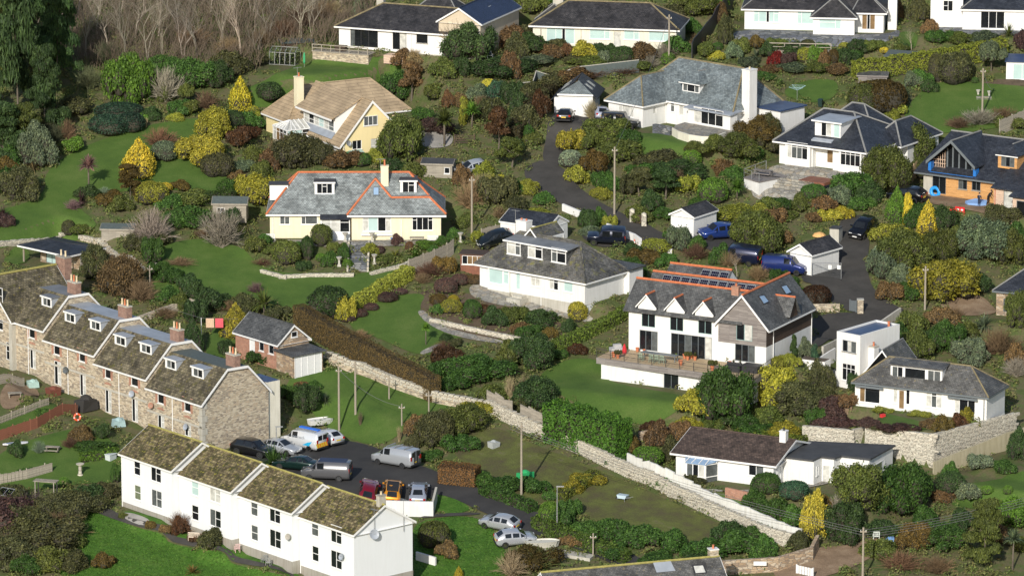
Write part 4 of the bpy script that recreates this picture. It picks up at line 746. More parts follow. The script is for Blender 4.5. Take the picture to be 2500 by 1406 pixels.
# ------------------------------------------------------------------ house being rebuilt
F = FR['con']; H = House('unfinished_house', F, 'house under construction with orange timber cladding and open gable'); q = q12
H.wpx('f', 0, q, (525, 665, 695, 930), '1d|1d', mat='joinery_grey', sill=False, name='door'); H.wpx('f', 0, q, (868, 712, 975, 872), '1m|1d', mat='joinery_grey'); H.wpx('f', 0, q, (1045, 745, 1152, 890), '1d|1d', mat='joinery_grey')
x1 = F.fy(q(525, 800))[0]; H.holes_ = H.holes; H.block(0, x1, 0, .2, -.2, 2.75, 'cementlight', 'fl', name='block_wall', low=-1); H.block(x1, 11.9, 0, 13.5, -.2, 2.75, 'wood_orange', low=-1)
H.roof([[(-1.1, -.5, 2.9), (20, -.5, 2.9), (20, 7, 7.0), (0, 7, 7.0)], [(20, 14, 2.9), (-1.1, 14, 2.9), (0, 7, 7.0), (20, 7, 7.0)], [(-1.1, 14, 2.9), (-1.1, -.5, 2.9), (0, 7, 7)]], 'slate_dark', .14, caps=[((0, 7, 7), (20, 7, 7))], capr=.12, capmat='ridge_grey'); H.box('gutter', -1.1, -.62, 2.62, 11.9, -.5, 2.8, mat='joinery_grey')
gx0, gxa, gx1, yg = .6, 4.15, 7.7, -.55
H.roof([[(gx0, yg, 4.35), (gxa, yg, 7.4), (gxa, 7.5, 7.4), (gx0, 3, 4.35)], [(gx1, yg, 4.35), (gxa, yg, 7.4), (gxa, 7.5, 7.4), (gx1, 3, 4.35)]], 'slate_dark', .2, name='gable_roof', caps=[((gxa, yg, 7.4), (gxa, 7.2, 7.4))], capr=.11)
for a, b in (((gx0, yg - .03, 4.45), (gxa, yg - .03, 7.5)), ((gx1, yg - .03, 4.45), (gxa, yg - .03, 7.5))): vb = MB(); a, b = Vector(a), Vector(b); d = Vector((0, 0, -.42)); vb.prism([a, b, b + d, a + d], (0, .06, 0), 'joinery_grey'); vb.obj('bargeboard', H.e)
mb = MB(); mb.prism([(gx0 + .5, 1.0, 3.2), (gx1 - .5, 1.0, 3.2), (gx1 - .5, 1.0, 4.4), (gxa, 1.0, 7.0), (gx0 + .5, 1.0, 4.4)], (0, .1, 0), 'glass_d'); mb.obj('gable_glazing', H.e)
for x in (2.9, 3.7, 4.6, 5.6, 6.5): H.box('glazing_post', x - .09, .88, 3.2, x + .09, .995, 7.2 - abs(x - gxa) * .88, mat='joinery_grey')
for k in range(6): H.box('timber_stud', 1.0 + k * .32, .7, 3.2, 1.07 + k * .32, .8, 4.4 + k * .26, mat='wood_pink')
for k in range(3): H.box('timber_noggin', 1.0, .69, 3.5 + k * .5, 2.75, .79, 3.57 + k * .5, mat='wood_pink')
for x, y in ((gx0 + .1, .2), (gx1 - .5, .2)):
    mb = MB(); mb.box(x, y - .3, 2.95, x + .4, y + .5, 4.3, 'paint'); mb.obj('blue_membrane', H.e, (.02, .16, .5))
mb = MB(); mb.box(1.0, -.3, 2.98, 7.3, .68, 3.06, 'paint'); mb.obj('blue_membrane', H.e, (.02, .16, .5)); H.box('steel_beam', 1.2, -.2, 2.76, 7.6, .6, 2.97, mat='joinery_dark')
yd = 1.6; xa, za = F.fy(q(1385, 590), yd); xb, zb = F.fy(q(1610, 470), yd); zb = za + 1.75; H.dormer(xa, xb + .3, yd, 5.5, za, zb, '1m|1d|1m', 'wood_orange', 'slate_dark', 'joinery_grey', kind='hip', zr=zb + 1.2, oh=.25, wm=(.45, .35, .25, .2))
H.wpx('f', -3.1, q, (1465, 905, 1612, 1125), '1w', mat='joinery_grey'); H.block(11.9, 15.6, -3.1, 0, -.4, 2.75, 'wood_pink', 'frl', low=-1.2, lowmat='white'); H.roof([[(11.6, -3.5, 2.85), (20, -3.5, 2.85), (20, 1.5, 4.4), (11.6, 1.5, 4.4)]], 'slate_dark', .14, name='porch_roof')
H.block(15.6, 20, -5, 0, -.4, 2.45, 'wood_pink', 'frl', low=-1.2, lowmat='white'); H.roof([[(15.2, -5.4, 2.5), (20.5, -5.4, 2.5), (20.5, -2, 3.4), (15.2, -2, 3.4)]], 'slate_dark', .14, name='porch_roof'); H.w('f', -5, 16.2, 19, -.2, 2.0, '1d|1m', mat='joinery_grey', hole=False); H.box('render_strip', 11.2, -.04, -.2, 11.88, -.005, 2.7, mat='offcream'); H.pipe(12.1, -3.2, -.4, 2.7, .06, 'pot_clay')
# ------------------------------------------------------------------ mossy-roofed white house in the middle, its garage
F = FR['mid']; H = House('mossy_house', F, 'white house with long flat dormer and mossy slate roof in the middle'); q = q13
H.wpx('f', -.3, q, (440, 760, 592, 945), '1p'); H.wpx('f', -.3, q, (606, 795, 660, 948), '1tp', sill=False); H.wpx('f', 0, q, (750, 815, 792, 1010), '1p', name='door', sill=False); H.wpx('f', 0, q, (920, 852, 1018, 975), '1tw|1tw'); H.wpx('f', 0, q, (1130, 897, 1228, 1015), '1tw|1td'); H.wpx('f', 0, q, (1297, 920, 1395, 1040), '1p')
xa, xb = F.fy(q(425, 860), -.3)[0], F.fy(q(672, 900), -.3)[0]
H.block(0, 16.2, 0, 7.8, 0, 2.75, 'white', low=-2.2, lowmat='cementlight'); H.block(xa, xb, -.3, -.001, -.05, 2.6, 'white', 'frl', name='bay_wall', low=-1.2, lowmat='cementlight'); H.box('plinth_band', 16.2, .4, -2, 16.26, 7.6, -.1, mat='white2')
H.hip(0, 16.2, 0, 7.8, 2.85, 6.6, 'slate_moss', 3.2, 12.5, oh=.5, capmat='slate_moss', capr=.14)
yd = 1.2; mb = MB(); mb.box(3.2, yd, 4.0, 12.45, 3.85, 6.0, 'slate_grey'); mb.obj('dormer', H.e)
for b, st in (((652, 467, 800, 612), '1tw|.6tm'), ((892, 505, 1050, 655), '1tw|1td'), ((1160, 548, 1320, 705), '.6tm|1td')): H.wpx('f', yd, q, b, st, hole=False, fw=.1)
H.roof([[(2.9, yd - .3, 6.1), (12.8, yd - .3, 6.1), (12.8, 4.0, 6.35), (2.9, 4.0, 6.35)]], 'leadgrey_dull', .12, name='dormer_roof'); H.box('dormer_fascia', 2.88, yd - .36, 5.92, 12.82, yd - .3, 6.1, mat='joinery'); H.chimney(3.0, 4.9, 5, 7.7, 1.6, 1.2, 'white', 2, 'pot_clay', 'white', .22); H.aerial(1.9, 4.6, 6, 3.0); H.hip(4.0, 6.2, 3.6, 8.6, 5.9, 7.3, 'slate_moss', axis='y', oh=.1, capmat='ridge_moss'); H.block(11, 17, 7.8, 10.5, -.5, 3.0, 'white', name='rear_extension'); H.roof([[(10.8, 7.4, 3.2), (17.3, 7.4, 3.2), (17.3, 10.8, 3.2), (10.8, 10.8, 3.2)]], 'slate_grey', .2, name='rear_roof')
H.pipe(9.6, -.1, -1.6, 0, .05); H.box('doorstep', 5.5, -1.7, -1.4, 7.6, -.05, -.35, mat='cementlight'); H.box('doorstep', 5.8, -1.0, -.4, 7.3, -.04, -.1, mat='cementlight')
F = FR['ga2']; H = House('garage', F, 'white garage with dark slate roof behind the mossy-roofed house', 'garage'); H.block(0, 7, 0, 4.6, -.8, 1.95, 'white', gx=(2.3, 3.3)); H.hip(0, 7, 0, 4.6, 1.98, 3.35, 'slate_dark', oh=.12, capmat='slate_dark'); H.w('r', 7, .9, 3.6, -.7, 1.4, '1x', hole=False, sill=False, name='garage_door')
F = FR['ga3']; H = House('garage', F, 'small white garage beside the upper lane and blue car', 'garage'); H.block(0, 3.4, 0, 5.2, -.4, 2.55, 'white', gy=(1.7, 3.6), low=-1, lowmat='white'); H.hip(0, 3.4, 0, 5.2, 2.55, 3.65, 'slate_black', axis='y', oh=.2, capmat='slate_black'); H.w('f', 0, .4, 3.0, -.3, 2.0, '1x', hole=False, sill=False, name='garage_door')
F = FR['ga4']; H = House('garage', F, 'white gabled garage with black slate roof beside wire mesh barrier', 'garage'); H.block(-.1, 3.2, 0, 5.6, -.4, 2.6, 'white', gy=(1.55, 3.85), low=-1, lowmat='white'); H.hip(-.1, 3.2, 0, 5.6, 2.6, 3.9, 'slate_black', axis='y', oh=.3, capmat='slate_black'); H.wpx('f', 0, t31, (212, 490, 350, 606), '1x', hole=False, sill=False, name='garage_door')
# ------------------------------------------------------------------ house with solar panels and deck
F = FR['sol']; H = House('solar_house', F, 'white house with solar panels, grey timber gable and wide raised deck'); q = q14
for b in ((497, 495, 620, 692), (768, 528, 888, 728), (1037, 565, 1160, 758)): H.wpx('f', 0, q, b, '1d|1d', mat='joinery_teal', sill=False)
yg = -.15
H.wpx('f', 0, q, (477, 735, 643, 915), '1d|1d|1m', mat='joinery_grey', sill=False, name='door'); H.wpx('f', 0, q, (777, 778, 1160, 988), '1d|1d|1m|1d|1d|1w', mat='joinery_grey', sill=False, name='door'); H.wpx('f', yg, q, (1388, 868, 1570, 1022), '1d|1d|1m', mat='joinery_grey', sill=False, name='door'); H.wpx('f', yg, q, (1400, 620, 1545, 822), '1d|1w', mat='joinery_teal', sill=False)
H.block(0, 11.8, 0, 5.2, -.05, 5.0, 'white', 'fl', low=-.3); zm = 2.3
H.block(11.8, 18, yg, 12.5, -.05, zm, 'white', 'frlb', low=-.3); H.block(11.8, 18, yg, 12.5, zm, 4.7, 'wood_grey', 'frlb', gy=(14.9, 8.1), mats={'r': 'wood_dark'}, name='timber_wall')  # right face in darker wood, its shade put into the colour
H.roof([[(-.6, -.4, 4.75), (14.9, -.4, 4.75), (14.9, 3.2, 7.9), (-.6, 3.2, 7.9)], [(14.9, 5.2, 6.0), (-.6, 5.2, 6.0), (-.6, 3.2, 7.9), (14.9, 3.2, 7.9)], [(-.4, 5.2, 6.0), (14.9, 5.2, 6.0), (14.9, 7.2, 7.95), (-.4, 7.2, 7.95)], [(14.9, 9.4, 6.0), (-.4, 9.4, 6), (-.4, 7.2, 7.95), (14.9, 7.2, 7.95)], [(-.3, 9.4, 6.0), (7.9, 9.4, 6.0), (7.9, 11.6, 8.05), (-.3, 11.6, 8.05)], [(7.9, 14, 6.0), (-.3, 14, 6), (-.3, 11.6, 8.05), (7.9, 11.6, 8.05)]], 'slate_grey', .14,
       caps=[((-.6, 3.2, 7.92), (14.2, 3.2, 7.92)), ((-.4, 7.2, 7.97), (14.6, 7.2, 7.97)), ((-.3, 11.6, 8.07), (7.9, 11.6, 8.07))], capmat='ridge_orange', capr=.15)
H.block(0, 11.75, 5.21, 14, -.05, 5.9, 'white', 'lbr', name='rear_wall'); mb = MB()
for x in (0, 7.85):
    for y0, ym_, y1, z in ((0, 3.2, 5.2, 7.8), (5.2, 7.2, 9.4, 7.85), (9.4, 11.6, 14, 7.95)): mb.poly([(x, y0, 4.9), (x, y1, 4.9), (x, y1, 5.9), (x, ym_, z), (x, y0, 5.0 if y0 == 0 else 5.9)], 'white')
mb.obj('gable_wall', H.e)
H.roof([[(11.4, -.5, 4.4), (14.93, -.5, 8.25), (14.93, 12.6, 8.25), (11.4, 12.6, 4.4)], [(18.45, -.5, 4.4), (14.93, -.5, 8.25), (14.93, 12.6, 8.25), (18.45, 12.6, 4.4)]], 'slate_grey', .14, name='gable_roof', caps=[((14.93, -.3, 8.28), (14.93, 12.6, 8.28))], capmat='ridge_orange', capr=.15)
for a, b in (((11.4, -.52, 4.45), (14.93, -.52, 8.3)), ((18.45, -.52, 4.45), (14.93, -.52, 8.3))): vb = MB(); a, b = Vector(a), Vector(b); d = Vector((0, 0, -.3)); vb.prism([a, b, b + d, a + d], (0, .05, 0), 'joinery'); vb.obj('bargeboard', H.e)
H.box('gutter', 18.4, -.3, 4.15, 18.52, 12.4, 4.32, mat='joinery')
for xc in (2.4, 6.12, 9.85):
    a, b, za, zb = xc - 1.25, xc + 1.25, 5.45, 6.9; mb = MB(); mb.poly([(a + .1, -.03, 4.6), (b - .1, -.03, 4.6), (b - .1, -.03, za), (xc, -.03, zb - .1), (a + .1, -.03, za)], 'white'); o = mb.obj('gablet', H.e); rb = MB()
    rb.prism([(a - .12, -.3, za - .1), (xc, -.3, zb), (xc, 2.1, zb), (a - .12, .8, za - .1)], (0, 0, -.1), 'slate_grey'); rb.prism([(b + .12, -.3, za - .1), (xc, -.3, zb), (xc, 2.1, zb), (b + .12, .8, za - .1)], (0, 0, -.1), 'slate_grey'); rb.obj('gablet_roof', o)
    for e in (a - .12, b + .12): vb = MB(); vb.prism([(e, -.32, za - .06), (xc, -.32, zb + .04), (xc, -.32, zb - .16), (e, -.32, za - .26)], (0, .04, 0), 'joinery'); vb.obj('bargeboard', o)
    cb = MB(); cb.tube((xc, -.3, zb), (xc, 1.9, zb), .13, .13, 'ridge_orange', 6); cb.obj('ridge_cap', o)
def panel(x0, x1, yl, zl, yh, zh):
    mb = MB(); a = [Vector(p) for p in ((x0, yl, zl), (x1, yl, zl), (x1, yh, zh), (x0, yh, zh))]; n_ = (a[1] - a[0]).cross(a[3] - a[0]).normalized(); mb.prism([p + n_ * .06 for p in a], n_ * .05, 'steel'); o = mb.obj('solar_panel', H.e); c = sum(a, Vector()) / 4; u, v = a[1] - a[0], a[3] - a[0]
    pb = MB()
    for i in range(4):
        for j in range(4): pb.prism([a[0] + u * (.05 + .225 * i + s * .205) + v * (.05 + .225 * j + t_ * .205) + n_ * .112 for s, t_ in ((0, 0), (1, 0), (1, 1), (0, 1))], n_ * .006, 'solar')
    pb.obj('solar_cells', o)
for k in range(10): panel(1.2 + k * 1.22, 2.32 + k * 1.22, 5.75, 6.53, 6.95, 7.7)
for k in range(3): panel(4.2 + k * 1.22, 5.32 + k * 1.22, 9.95, 6.5, 11.3, 7.76)
H.chimney(12.6, 2.9, 6.5, 8.3, .9, .7, 'brick_red', 1, 'pot_clay', 'brick_red', .35)
n = Vector((3.85, 0, 3.52)); P0 = (14.93, 0, 8.26)
for cs in (((1655, 487), (1710, 462), (1655, 390), (1600, 402)), ((1870, 395), (1925, 375), (1868, 294), (1814, 308))): H.skylight([F.pl(q(*c), P0, n) for c in cs], 'b')
pc = [F.pl(q(*c), P0, n) for c in ((1795, 400), (1865, 630), (2010, 570))]; yk = (pc[1].y + pc[2].y) / 2; zk = 7.0
H.roof([[(16.0, yk, zk), (18.6, yk, zk), (18.6, yk - 1.5, 4.9), (16.2, yk - 1.5, 4.9)], [(16.0, yk, zk), (18.6, yk, zk), (18.6, yk + 1.5, 4.9), (16.2, yk + 1.5, 4.9)]], 'slate_grey', .1, name='side_gablet_roof', caps=[((16.0, yk, zk), (18.6, yk, zk))], capmat='ridge_orange', capr=.12); mb = MB(); mb.poly([(18.3, yk - 1.4, 4.5), (18.3, yk + 1.4, 4.5), (18.3, yk, 6.9)], 'wood_dark'); mb.obj('side_gablet', H.e); H.pipe(18.1, 1.6, 0, 4.2); H.pipe(18.1, 12.2, 0, 4.2); H.pipe(.4, -.08, 0, 4.7)  # side gablet shares the dark colour that paints the shaded right face
# deck with its storage below
dk = [(-1.5, -5.4), (13.4, -6.2), (19.4, -6.5), (18.7, -.3), (-1.5, -.3)]; mb = MB(); mb.prism([(a, b, -.02) for a, b in dk], (0, 0, -.14), 'wood_deck'); o = mb.obj('deck', H.e)
for (a, b), (c, d) in zip(dk[:3], dk[1:4]): fb = MB(); fb.prism([(a, b - .0, -.72), (c, d, -.72), (c, d, .02), (a, b, .02)], (.0, -.06, 0), 'wood_grey'); fb.obj('deck_fascia', o)
p = F.fy(q(775, 1200), -5.75); H.w('f', -5.35, F.fy(q(705, 1200), -5.35)[0], F.fy(q(845, 1200), -5.35)[0], -2.65, -.78, '1d|1d', mat='joinery_grey', sill=False, name='door'); H.block(-.9, 18.5, -5.35, -.4, -3.4, -.74, 'white', 'frl', name='lower_wall')
rb = MB()
for i in range(3):
    (a, b), (c, d) = dk[i], dk[i + 1]; L = math.hypot(c - a, d - b); m_ = max(1, round(L / 1.9))
    for k in range(m_ + 1): t = k / m_; rb.box(a + (c - a) * t - .03, b + (d - b) * t - .02, -.02, a + (c - a) * t + .03, b + (d - b) * t + .04, 1.05, 'joinery_dark')
    for z in (1.03, .55): rb.obox((a, b, z), (c, d, z), .04, .04, 'joinery_dark')
rb.obj('railing', o)
# ------------------------------------------------------------------ white cube house, house above the retaining wall
F = FR['cube']; H = House('cube_house', F, 'narrow white flat-roofed two storey house with crossed window bars'); q = q15; H.wpx('f', 0, q, (318, 342, 465, 462), '1d|1w|1m', sill=True, mat='joinery_grey'); H.wpx('f', 0, q, (312, 605, 455, 790), '1td|1td|1td')
H.block(0, 3.45, 0, 7.6, -.8, 6.35, 'white', low=-1.5, lowmat='white'); pr = MB()
for a in ((0, 0, 3.45, .22), (0, 7.38, 3.45, 7.6), (0, .22, .22, 7.38), (3.23, .22, 3.45, 7.38)): pr.box(a[0], a[1], 6.35, a[2], a[3], 6.62, 'white')
pr.obj('parapet', H.e); H.box('flat_roof', .2, .2, 6.2, 3.25, 7.4, 6.42, mat='felt_blue'); H.chimney(3.9, 2.0, 1, 5.0, .85, .9, 'white', 1, 'pot_clay', 'cementlight', .45); pb = MB(); pb.lathe([(.16, 0), (.14, .3), (.18, .6)], 'pot_clay', (2.6, 6.6, 6.42)); pb.obj('roof_vent', H.e); H.pipe(.15, -.08, -.5, 6, .045); H.block(-2.2, -.01, 2, 6, -1, 1.2, 'white', name='side_wall')
F = FR['low']; H = House('white_cottage', F, 'white house with wide dormer and lichened roof above the retaining wall')
H.wpx('f', 0, q, (512, 850, 737, 1040), '.55o|1.6d', sill=True); H.wpx('f', 0, q, (900, 870, 937, 1042), '1w'); H.wpx('f', 0, q, (960, 905, 1016, 1112), '1o', name='door', sill=False); H.wpx('f', 0, q, (1045, 886, 1077, 1057), '1d'); H.wpx('f', 0, q, (1272, 915, 1447, 1096), '1tw|1tm|1tw'); H.wpx('f', 0, q, (1600, 985, 1827, 1160), '.5w|1d|.8d', sill=True)
H.block(0, 16.2, 0, 5.8, -.4, 2.75, 'white', low=-1.5, lowmat='white'); H.hip(0, 16.2, 0, 5.8, 2.8, 5.5, 'slate_lichen', 3.0, 13.1, oh=.35, capmat='ridge_lich', capr=.1, fascia='joinery_grey')
yd = .9; mb = MB(); mb.box(4.0, yd, 3.3, 10.35, 3.0, 5.15, 'joinery'); mb.obj('dormer', H.e); H.w('f', yd, 4.2, 10.2, 3.75, 5.0, '.5m|.5d|.2x|2d|.25x|.6m|.6m', hole=False, sill=False); H.roof([[(3.8, yd - .3, 5.25), (10.6, yd - .3, 5.25), (10.6, 3.1, 5.6), (3.8, 3.1, 5.6)]], 'slate_lichen', .12, name='dormer_roof'); H.hip(-.3, 4.6, 3, 9, 2.8, 6.2, 'slate_lichen', axis='y', oh=.2); H.block(-.3, 4.6, 5.8, 9, -.4, 2.8, 'white', 'frlb'); H.pipe(15.9, -.1, -.4, 2.5, .05, 'joinery_grey'); H.box('awning', .2, -.5, 2.35, 3.6, -.36, 2.6, mat='joinery_grey'); H.box('awning', 11.6, -.5, 2.3, 15.2, -.36, 2.55, mat='joinery_grey')
# ------------------------------------------------------------------ bungalow with bay conservatory
F = FR['bun']; H = House('brown_roof_bungalow', F, 'white bungalow with brown tiled roof and glazed bay below the stone wall'); q = q16; H.wpx('f', 0, q, (868, 482, 1015, 585), '1d|1m')
H.block(0, 12, 0, 10.2, 0, 2.4, 'white', gx=(5.1, 4.25), low=-1.2); H.hip(0, 12, 0, 10.2, 2.5, 4.35, 'tile_brown', oh=.5, capmat='tile_brown', capr=.12); H.chimney(11.2, 4.6, 3.9, 5.3, .75, .75, 'white', 1, 'joinery_dark', 'white', .3); H.w('r', 12, .9, 1.9, .6, 1.9, '1x', hole=False)
b0 = [(1.4, 0), (2.0, -1.5), (4.3, -1.5), (5.2, 0)]
for (a, b), (c, d) in zip(b0, b0[1:]):
    u = Vector((c - a, d - b, 0)); nn = Vector((u.y, -u.x, 0)); window(H.e, (a, b, -.1), u, nn, u.length, 2.15, '1bm|1bd|1bw' if u.length > 2 else '1bm', rec=0, sill=False, fw=.1)
bb = MB(); bb.prism([(a, b, -.1) for a, b in b0], (0, 0, -.9), 'white'); bb.obj('bay_base', H.e); br = MB(); o = H.roof([[(1.2, -.1, 2.35), (1.9, -1.65, 2.08), (2.4, -.1, 2.55)], [(1.9, -1.65, 2.08), (4.4, -1.65, 2.08), (4.2, -.1, 2.55), (2.4, -.1, 2.55)], [(4.4, -1.65, 2.08), (5.4, -.1, 2.35), (4.2, -.1, 2.55)]], 'glass_b', .06, name='bay_roof')
for a, b in (((1.9, -1.65), 2.0), ((2.7, -1.65), 2.85), ((3.6, -1.65), 3.6), ((4.4, -1.65), 4.4), ((1.4, -.4), 1.5), ((5.2, -.4), 5.1)): gb = MB(); gb.obox((a[0], a[1], 2.12), (b, -.1, 2.56), .09, .07, 'joinery', .03); gb.obj('glazing_bar', o)
fl = [(12.02, 2.7), (15.7, 2.75), (15.9, 4.6), (17.3, 4.7), (17.5, 6.0), (21, 6.1), (21.2, 12.5), (12.02, 9.8)]; zt = 2.85; mb = MB(); H.holes = []; n_ = len(fl)
mb.prism([(a, b, -.9) for a, b in fl], (0, 0, zt + .9 - .02), 'white'); mb.obj('wing_wall', H.e); rb = MB(); cxx, cyy = 16.5, 7; rb.prism([(a + (.25 if a > cxx else -.0), b - .25 if b < cyy else b + .2, zt + .18) for a, b in fl], (0, 0, -.2), 'felt'); rb.obj('wing_roof', H.e)
H.w('f', 6.05, 18.6, 20.3, .75, 2.1, '1m|1m', hole=False); H.w('r', 15.78, 3.2, 3.8, 1.0, 2.1, '1x', hole=False); H.w('f', 4.63, 16.0, 16.9, -.2, 2.0, '1w', hole=False, name='door', sill=False); H.w('r', 21.08, 7.2, 10.2, -.3, 1.9, '1g', hole=False, name='garage_door', sill=False)
# ------------------------------------------------------------------ roof at the bottom edge, stone building at the right edge, outbuilding
F = FR['bot']; H = House('slate_roof_house', F, 'long slate roof with lichen ridge at the bottom edge of the picture'); H.block(0, 19.6, 0, 8, -1, 3.2, 'white', gx=(4, 6.1)); o = H.hip(0, 19.6, 0, 8, 3.2, 6.2, 'slate_lichen', oh=.2, capmat='ridge_moss', capr=.14); n = Vector((0, -3.0, 4.2)); P0 = (0, 4, 6.2)
H.chimney(19.2, 4.3, 5.2, 6.9, .95, .8, 'stone_terr', 1, 'pot_clay', 'white', .4); H.skylight([F.pl(t22(*c), P0, n) for c in ((1335, 1395), (1425, 1388), (1400, 1325), (1315, 1330))], 'w'); lp = MB(); lp.prism([F.pl(t22(*c), P0, n) for c in ((1080, 1425), (1225, 1420), (1160, 1292), (1035, 1302))], (0, 0, .05), 'lead'); lp.obj('lead_patch', H.e)
F = FR['ed']; H = House('stone_garage', F, 'slate-roofed stone garage at the right edge', 'garage'); H.wpx('f', 0, t31, (1730, 800, 1960, 890), '1m', mat='joinery_grey', sill=False, name='garage_door'); H.block(0, 9, 0, 7, -.5, 2.95, 'stone_brown', low=-1.2, lowmat='stone_brown'); H.hip(0, 9, 0, 7, 3.0, 5.6, 'slate_dark', 2.8, 7, oh=.4, fascia='joinery_grey', capmat='ridge_grey')
F = FR['out']; H = House('stone_outbuilding', F, 'brick and stone outbuilding with slate roof and white double garage doors', 'outbuilding'); q = q4; H.wpx('f', 0, q, (1115, 275, 1165, 492), '1x', name='door', sill=False); H.wpx('f', 0, q, (1212, 310, 1255, 395), '1d'); H.wpx('f', 0, q, (1308, 335, 1355, 425), '1d')
H.block(-2.2, 6, 0, 4.6, -.8, 2.9, 'brick_red', gx=(2.3, 5.1), low=-1.5, lowmat='stone_brown', mats={'r': 'stone_brown', 'l': 'stone_brown'}); H.hip(-2.2, 6, 0, 4.6, 2.95, 5.15, 'slate_grey', oh=.25, capmat='slate_grey'); H.block(6, 9.2, -.2, 4.2, -1, 2.3, 'stone_brown', 'frb', name='garage_wall'); H.roof([[(5.6, -.5, 2.55), (9.5, -.5, 2.35), (9.5, 4.6, 2.35), (5.6, 4.6, 2.55)]], 'slate_grey', .12, name='garage_roof'); H.w('r', 9.2, 0, 4.0, -.8, 2.15, '1x|1x|1x|1x', hole=False, sill=False, name='garage_door'); H.w('r', 6.0, 2.0, 2.9, 3.6, 4.3, '1d', hole=False)
def ridgedshed(name, px, W_, D_, h, hr, yaw, wall, rmat, label, cat='shed', axis='x', win=None, mono=False, dz=0):
    p = G(*px); f = Frame(px, yaw, z=p.z + dz); H = House(name, f, label, cat); H.e.name = name
    if win: H.w('f', 0, *win)
    H.block(0, W_, 0, D_, -.6, h, wall, gx=(D_ / 2, hr) if axis == 'x' and not mono else None, gy=(W_ / 2, hr) if axis == 'y' else None)
    if mono: H.roof([[(-.2, -.2, h + .05), (W_ + .2, -.2, h + .05), (W_ + .2, D_ + .2, hr), (-.2, D_ + .2, hr)]], rmat, .1)
    else: H.hip(0, W_, 0, D_, h, hr, rmat, axis=axis, oh=.15, fascia=wall, capmat=rmat, capr=.03)
    return H
ridgedshed('garden_shed', (520, 532), 4.2, 2.6, 1.7, 2.5, -3, 'wood_old', 'felt_green', 'grey-roofed wooden shed with two small windows left of the cream bungalow', win=(.5, 1.5, .7, 1.3, '1d|1d'))
ridgedshed('garden_shed', (248, 598), 4.0, 2.6, 1.9, 2.5, -4, 'wood_old', 'felt_green', 'pale wooden shed with green felt roof below the left lawn')
ridgedshed('garden_shed', (1030, 432), 3.9, 3.0, 1.6, 2.2, -8, 'wood_old', 'felt', 'weathered shed with black felt roof beside the parked silver car', win=(2.9, 3.6, .5, 1.3, '1d'))
ridgedshed('summerhouse', (1124, 660), 3.0, 2.0, 2.1, 2.2, -12, 'wood_red', 'wood_dark', 'dark brown summerhouse with glazed front beside the mossy-roofed house', 'summerhouse', win=(.2, 2.8, .8, 1.9, '1d|1o|1o|1o'), mono=True)
ridgedshed('garden_shed', (2160, 168), 3.6, 2.6, 1.7, 2.1, -20, 'wood_grey', 'felt_green', 'small grey shed set into the long hedge at upper right', mono=True)
ridgedshed('garden_shed', (2095, 203), 3.8, 2.4, .9, 1.4, -8, 'wood_grey', 'slate_grey', 'low slate-roofed shed behind the clipped hedge at upper right')
H = ridgedshed('pavilion', (2456, 194), 5, 4, 2.4, 2.7, -8, 'white', 'felt_blue', 'white summer pavilion with glazed doors at the right edge', 'pavilion', win=(.9, 4.5, 0, 2.1, '1p|1p|1p'), mono=True)
# ------------------------------------------------------------------ vegetation
def undergrowth_mat():
    m, nt, b = newmat('undergrowth'); ge = nd(nt, 'NewGeometry'); v = coord(nt, 'Object')
    col = ramp(nt, ge.outputs['Random Per Island'], [(0, (.035, .05, .016)), (.25, (.055, .09, .022)), (.5, (.09, .115, .03)), (.72, (.12, .09, .045)), (.9, (.17, .16, .06)), (1, (.24, .22, .13))])
    hue = ramp(nt, noise(nt, v, .75, 3), [(.3, (.06, .1, .03)), (.42, (.1, .16, .036)), (.5, (.16, .18, .045)), (.58, (.16, .125, .065)), (.66, (.075, .125, .034)), (.75, (.24, .22, .08))]); col = mix(nt, .65, col, hue)
    nt.links.new(col, b.inputs['Base Color']); b.inputs['Roughness'].default_value = .75; b.inputs['Specular IOR Level'].default_value = .2
undergrowth_mat()
def cards(P, N, size, rg, asp=.55, jit=.7):          # leaf-shaped quads: centres, outward directions, sizes
    n = len(P); N = N + rg.normal(0, jit, (n, 3)); N /= np.linalg.norm(N, axis=1)[:, None] + 1e-9
    T = rg.normal(0, 1, (n, 3)); T -= (T * N).sum(1)[:, None] * N; T /= np.linalg.norm(T, axis=1)[:, None] + 1e-9; B = np.cross(N, T)
    s = (size * rg.uniform(.6, 1.35, n))[:, None]
    return np.stack([P - T * s, P + B * s * asp, P + T * s, P - B * s * asp], 1).reshape(-1, 3)
def quadmesh(name, V, mats, extra=None):             # V: (4n,3) card corners; extra = (verts, faces) for the core, coloured dark as inner shade
    nq = len(V) // 4; F_ = np.arange(nq * 4).reshape(-1, 4); mi = np.zeros(nq, int)
    if extra is not None:
        ev, ef = extra; F_ = np.concatenate([F_, ef + len(V)]); V = np.concatenate([V, ev]); mi = np.concatenate([mi, np.ones(len(ef), int)])
    me = bpy.data.meshes.new(name); me.vertices.add(len(V)); me.vertices.foreach_set('co', V.ravel().astype(np.float32))
    me.loops.add(F_.size); me.loops.foreach_set('vertex_index', F_.ravel().astype(np.int32)); me.polygons.add(len(F_)); me.polygons.foreach_set('loop_start', np.arange(0, F_.size, 4, dtype=np.int32))
    for m in mats: me.materials.append(MATS[m])
    me.polygons.foreach_set('material_index', mi.astype(np.int32)); me.update(); return me
def ball(c, r, nu=8, nv=6):
    v = []; f = []
    for j in range(nv + 1):
        t = math.pi * j / nv
        for i in range(nu): a = 2 * math.pi * i / nu; v.append((c[0] + r * math.sin(t) * math.cos(a), c[1] + r * math.sin(t) * math.sin(a), c[2] + r * math.cos(t)))
    for j in range(nv):
        for i in range(nu): i2 = (i + 1) % nu; f.append((j * nu + i, (j + 1) * nu + i, (j + 1) * nu + i2, j * nu + i2))
    return v, f
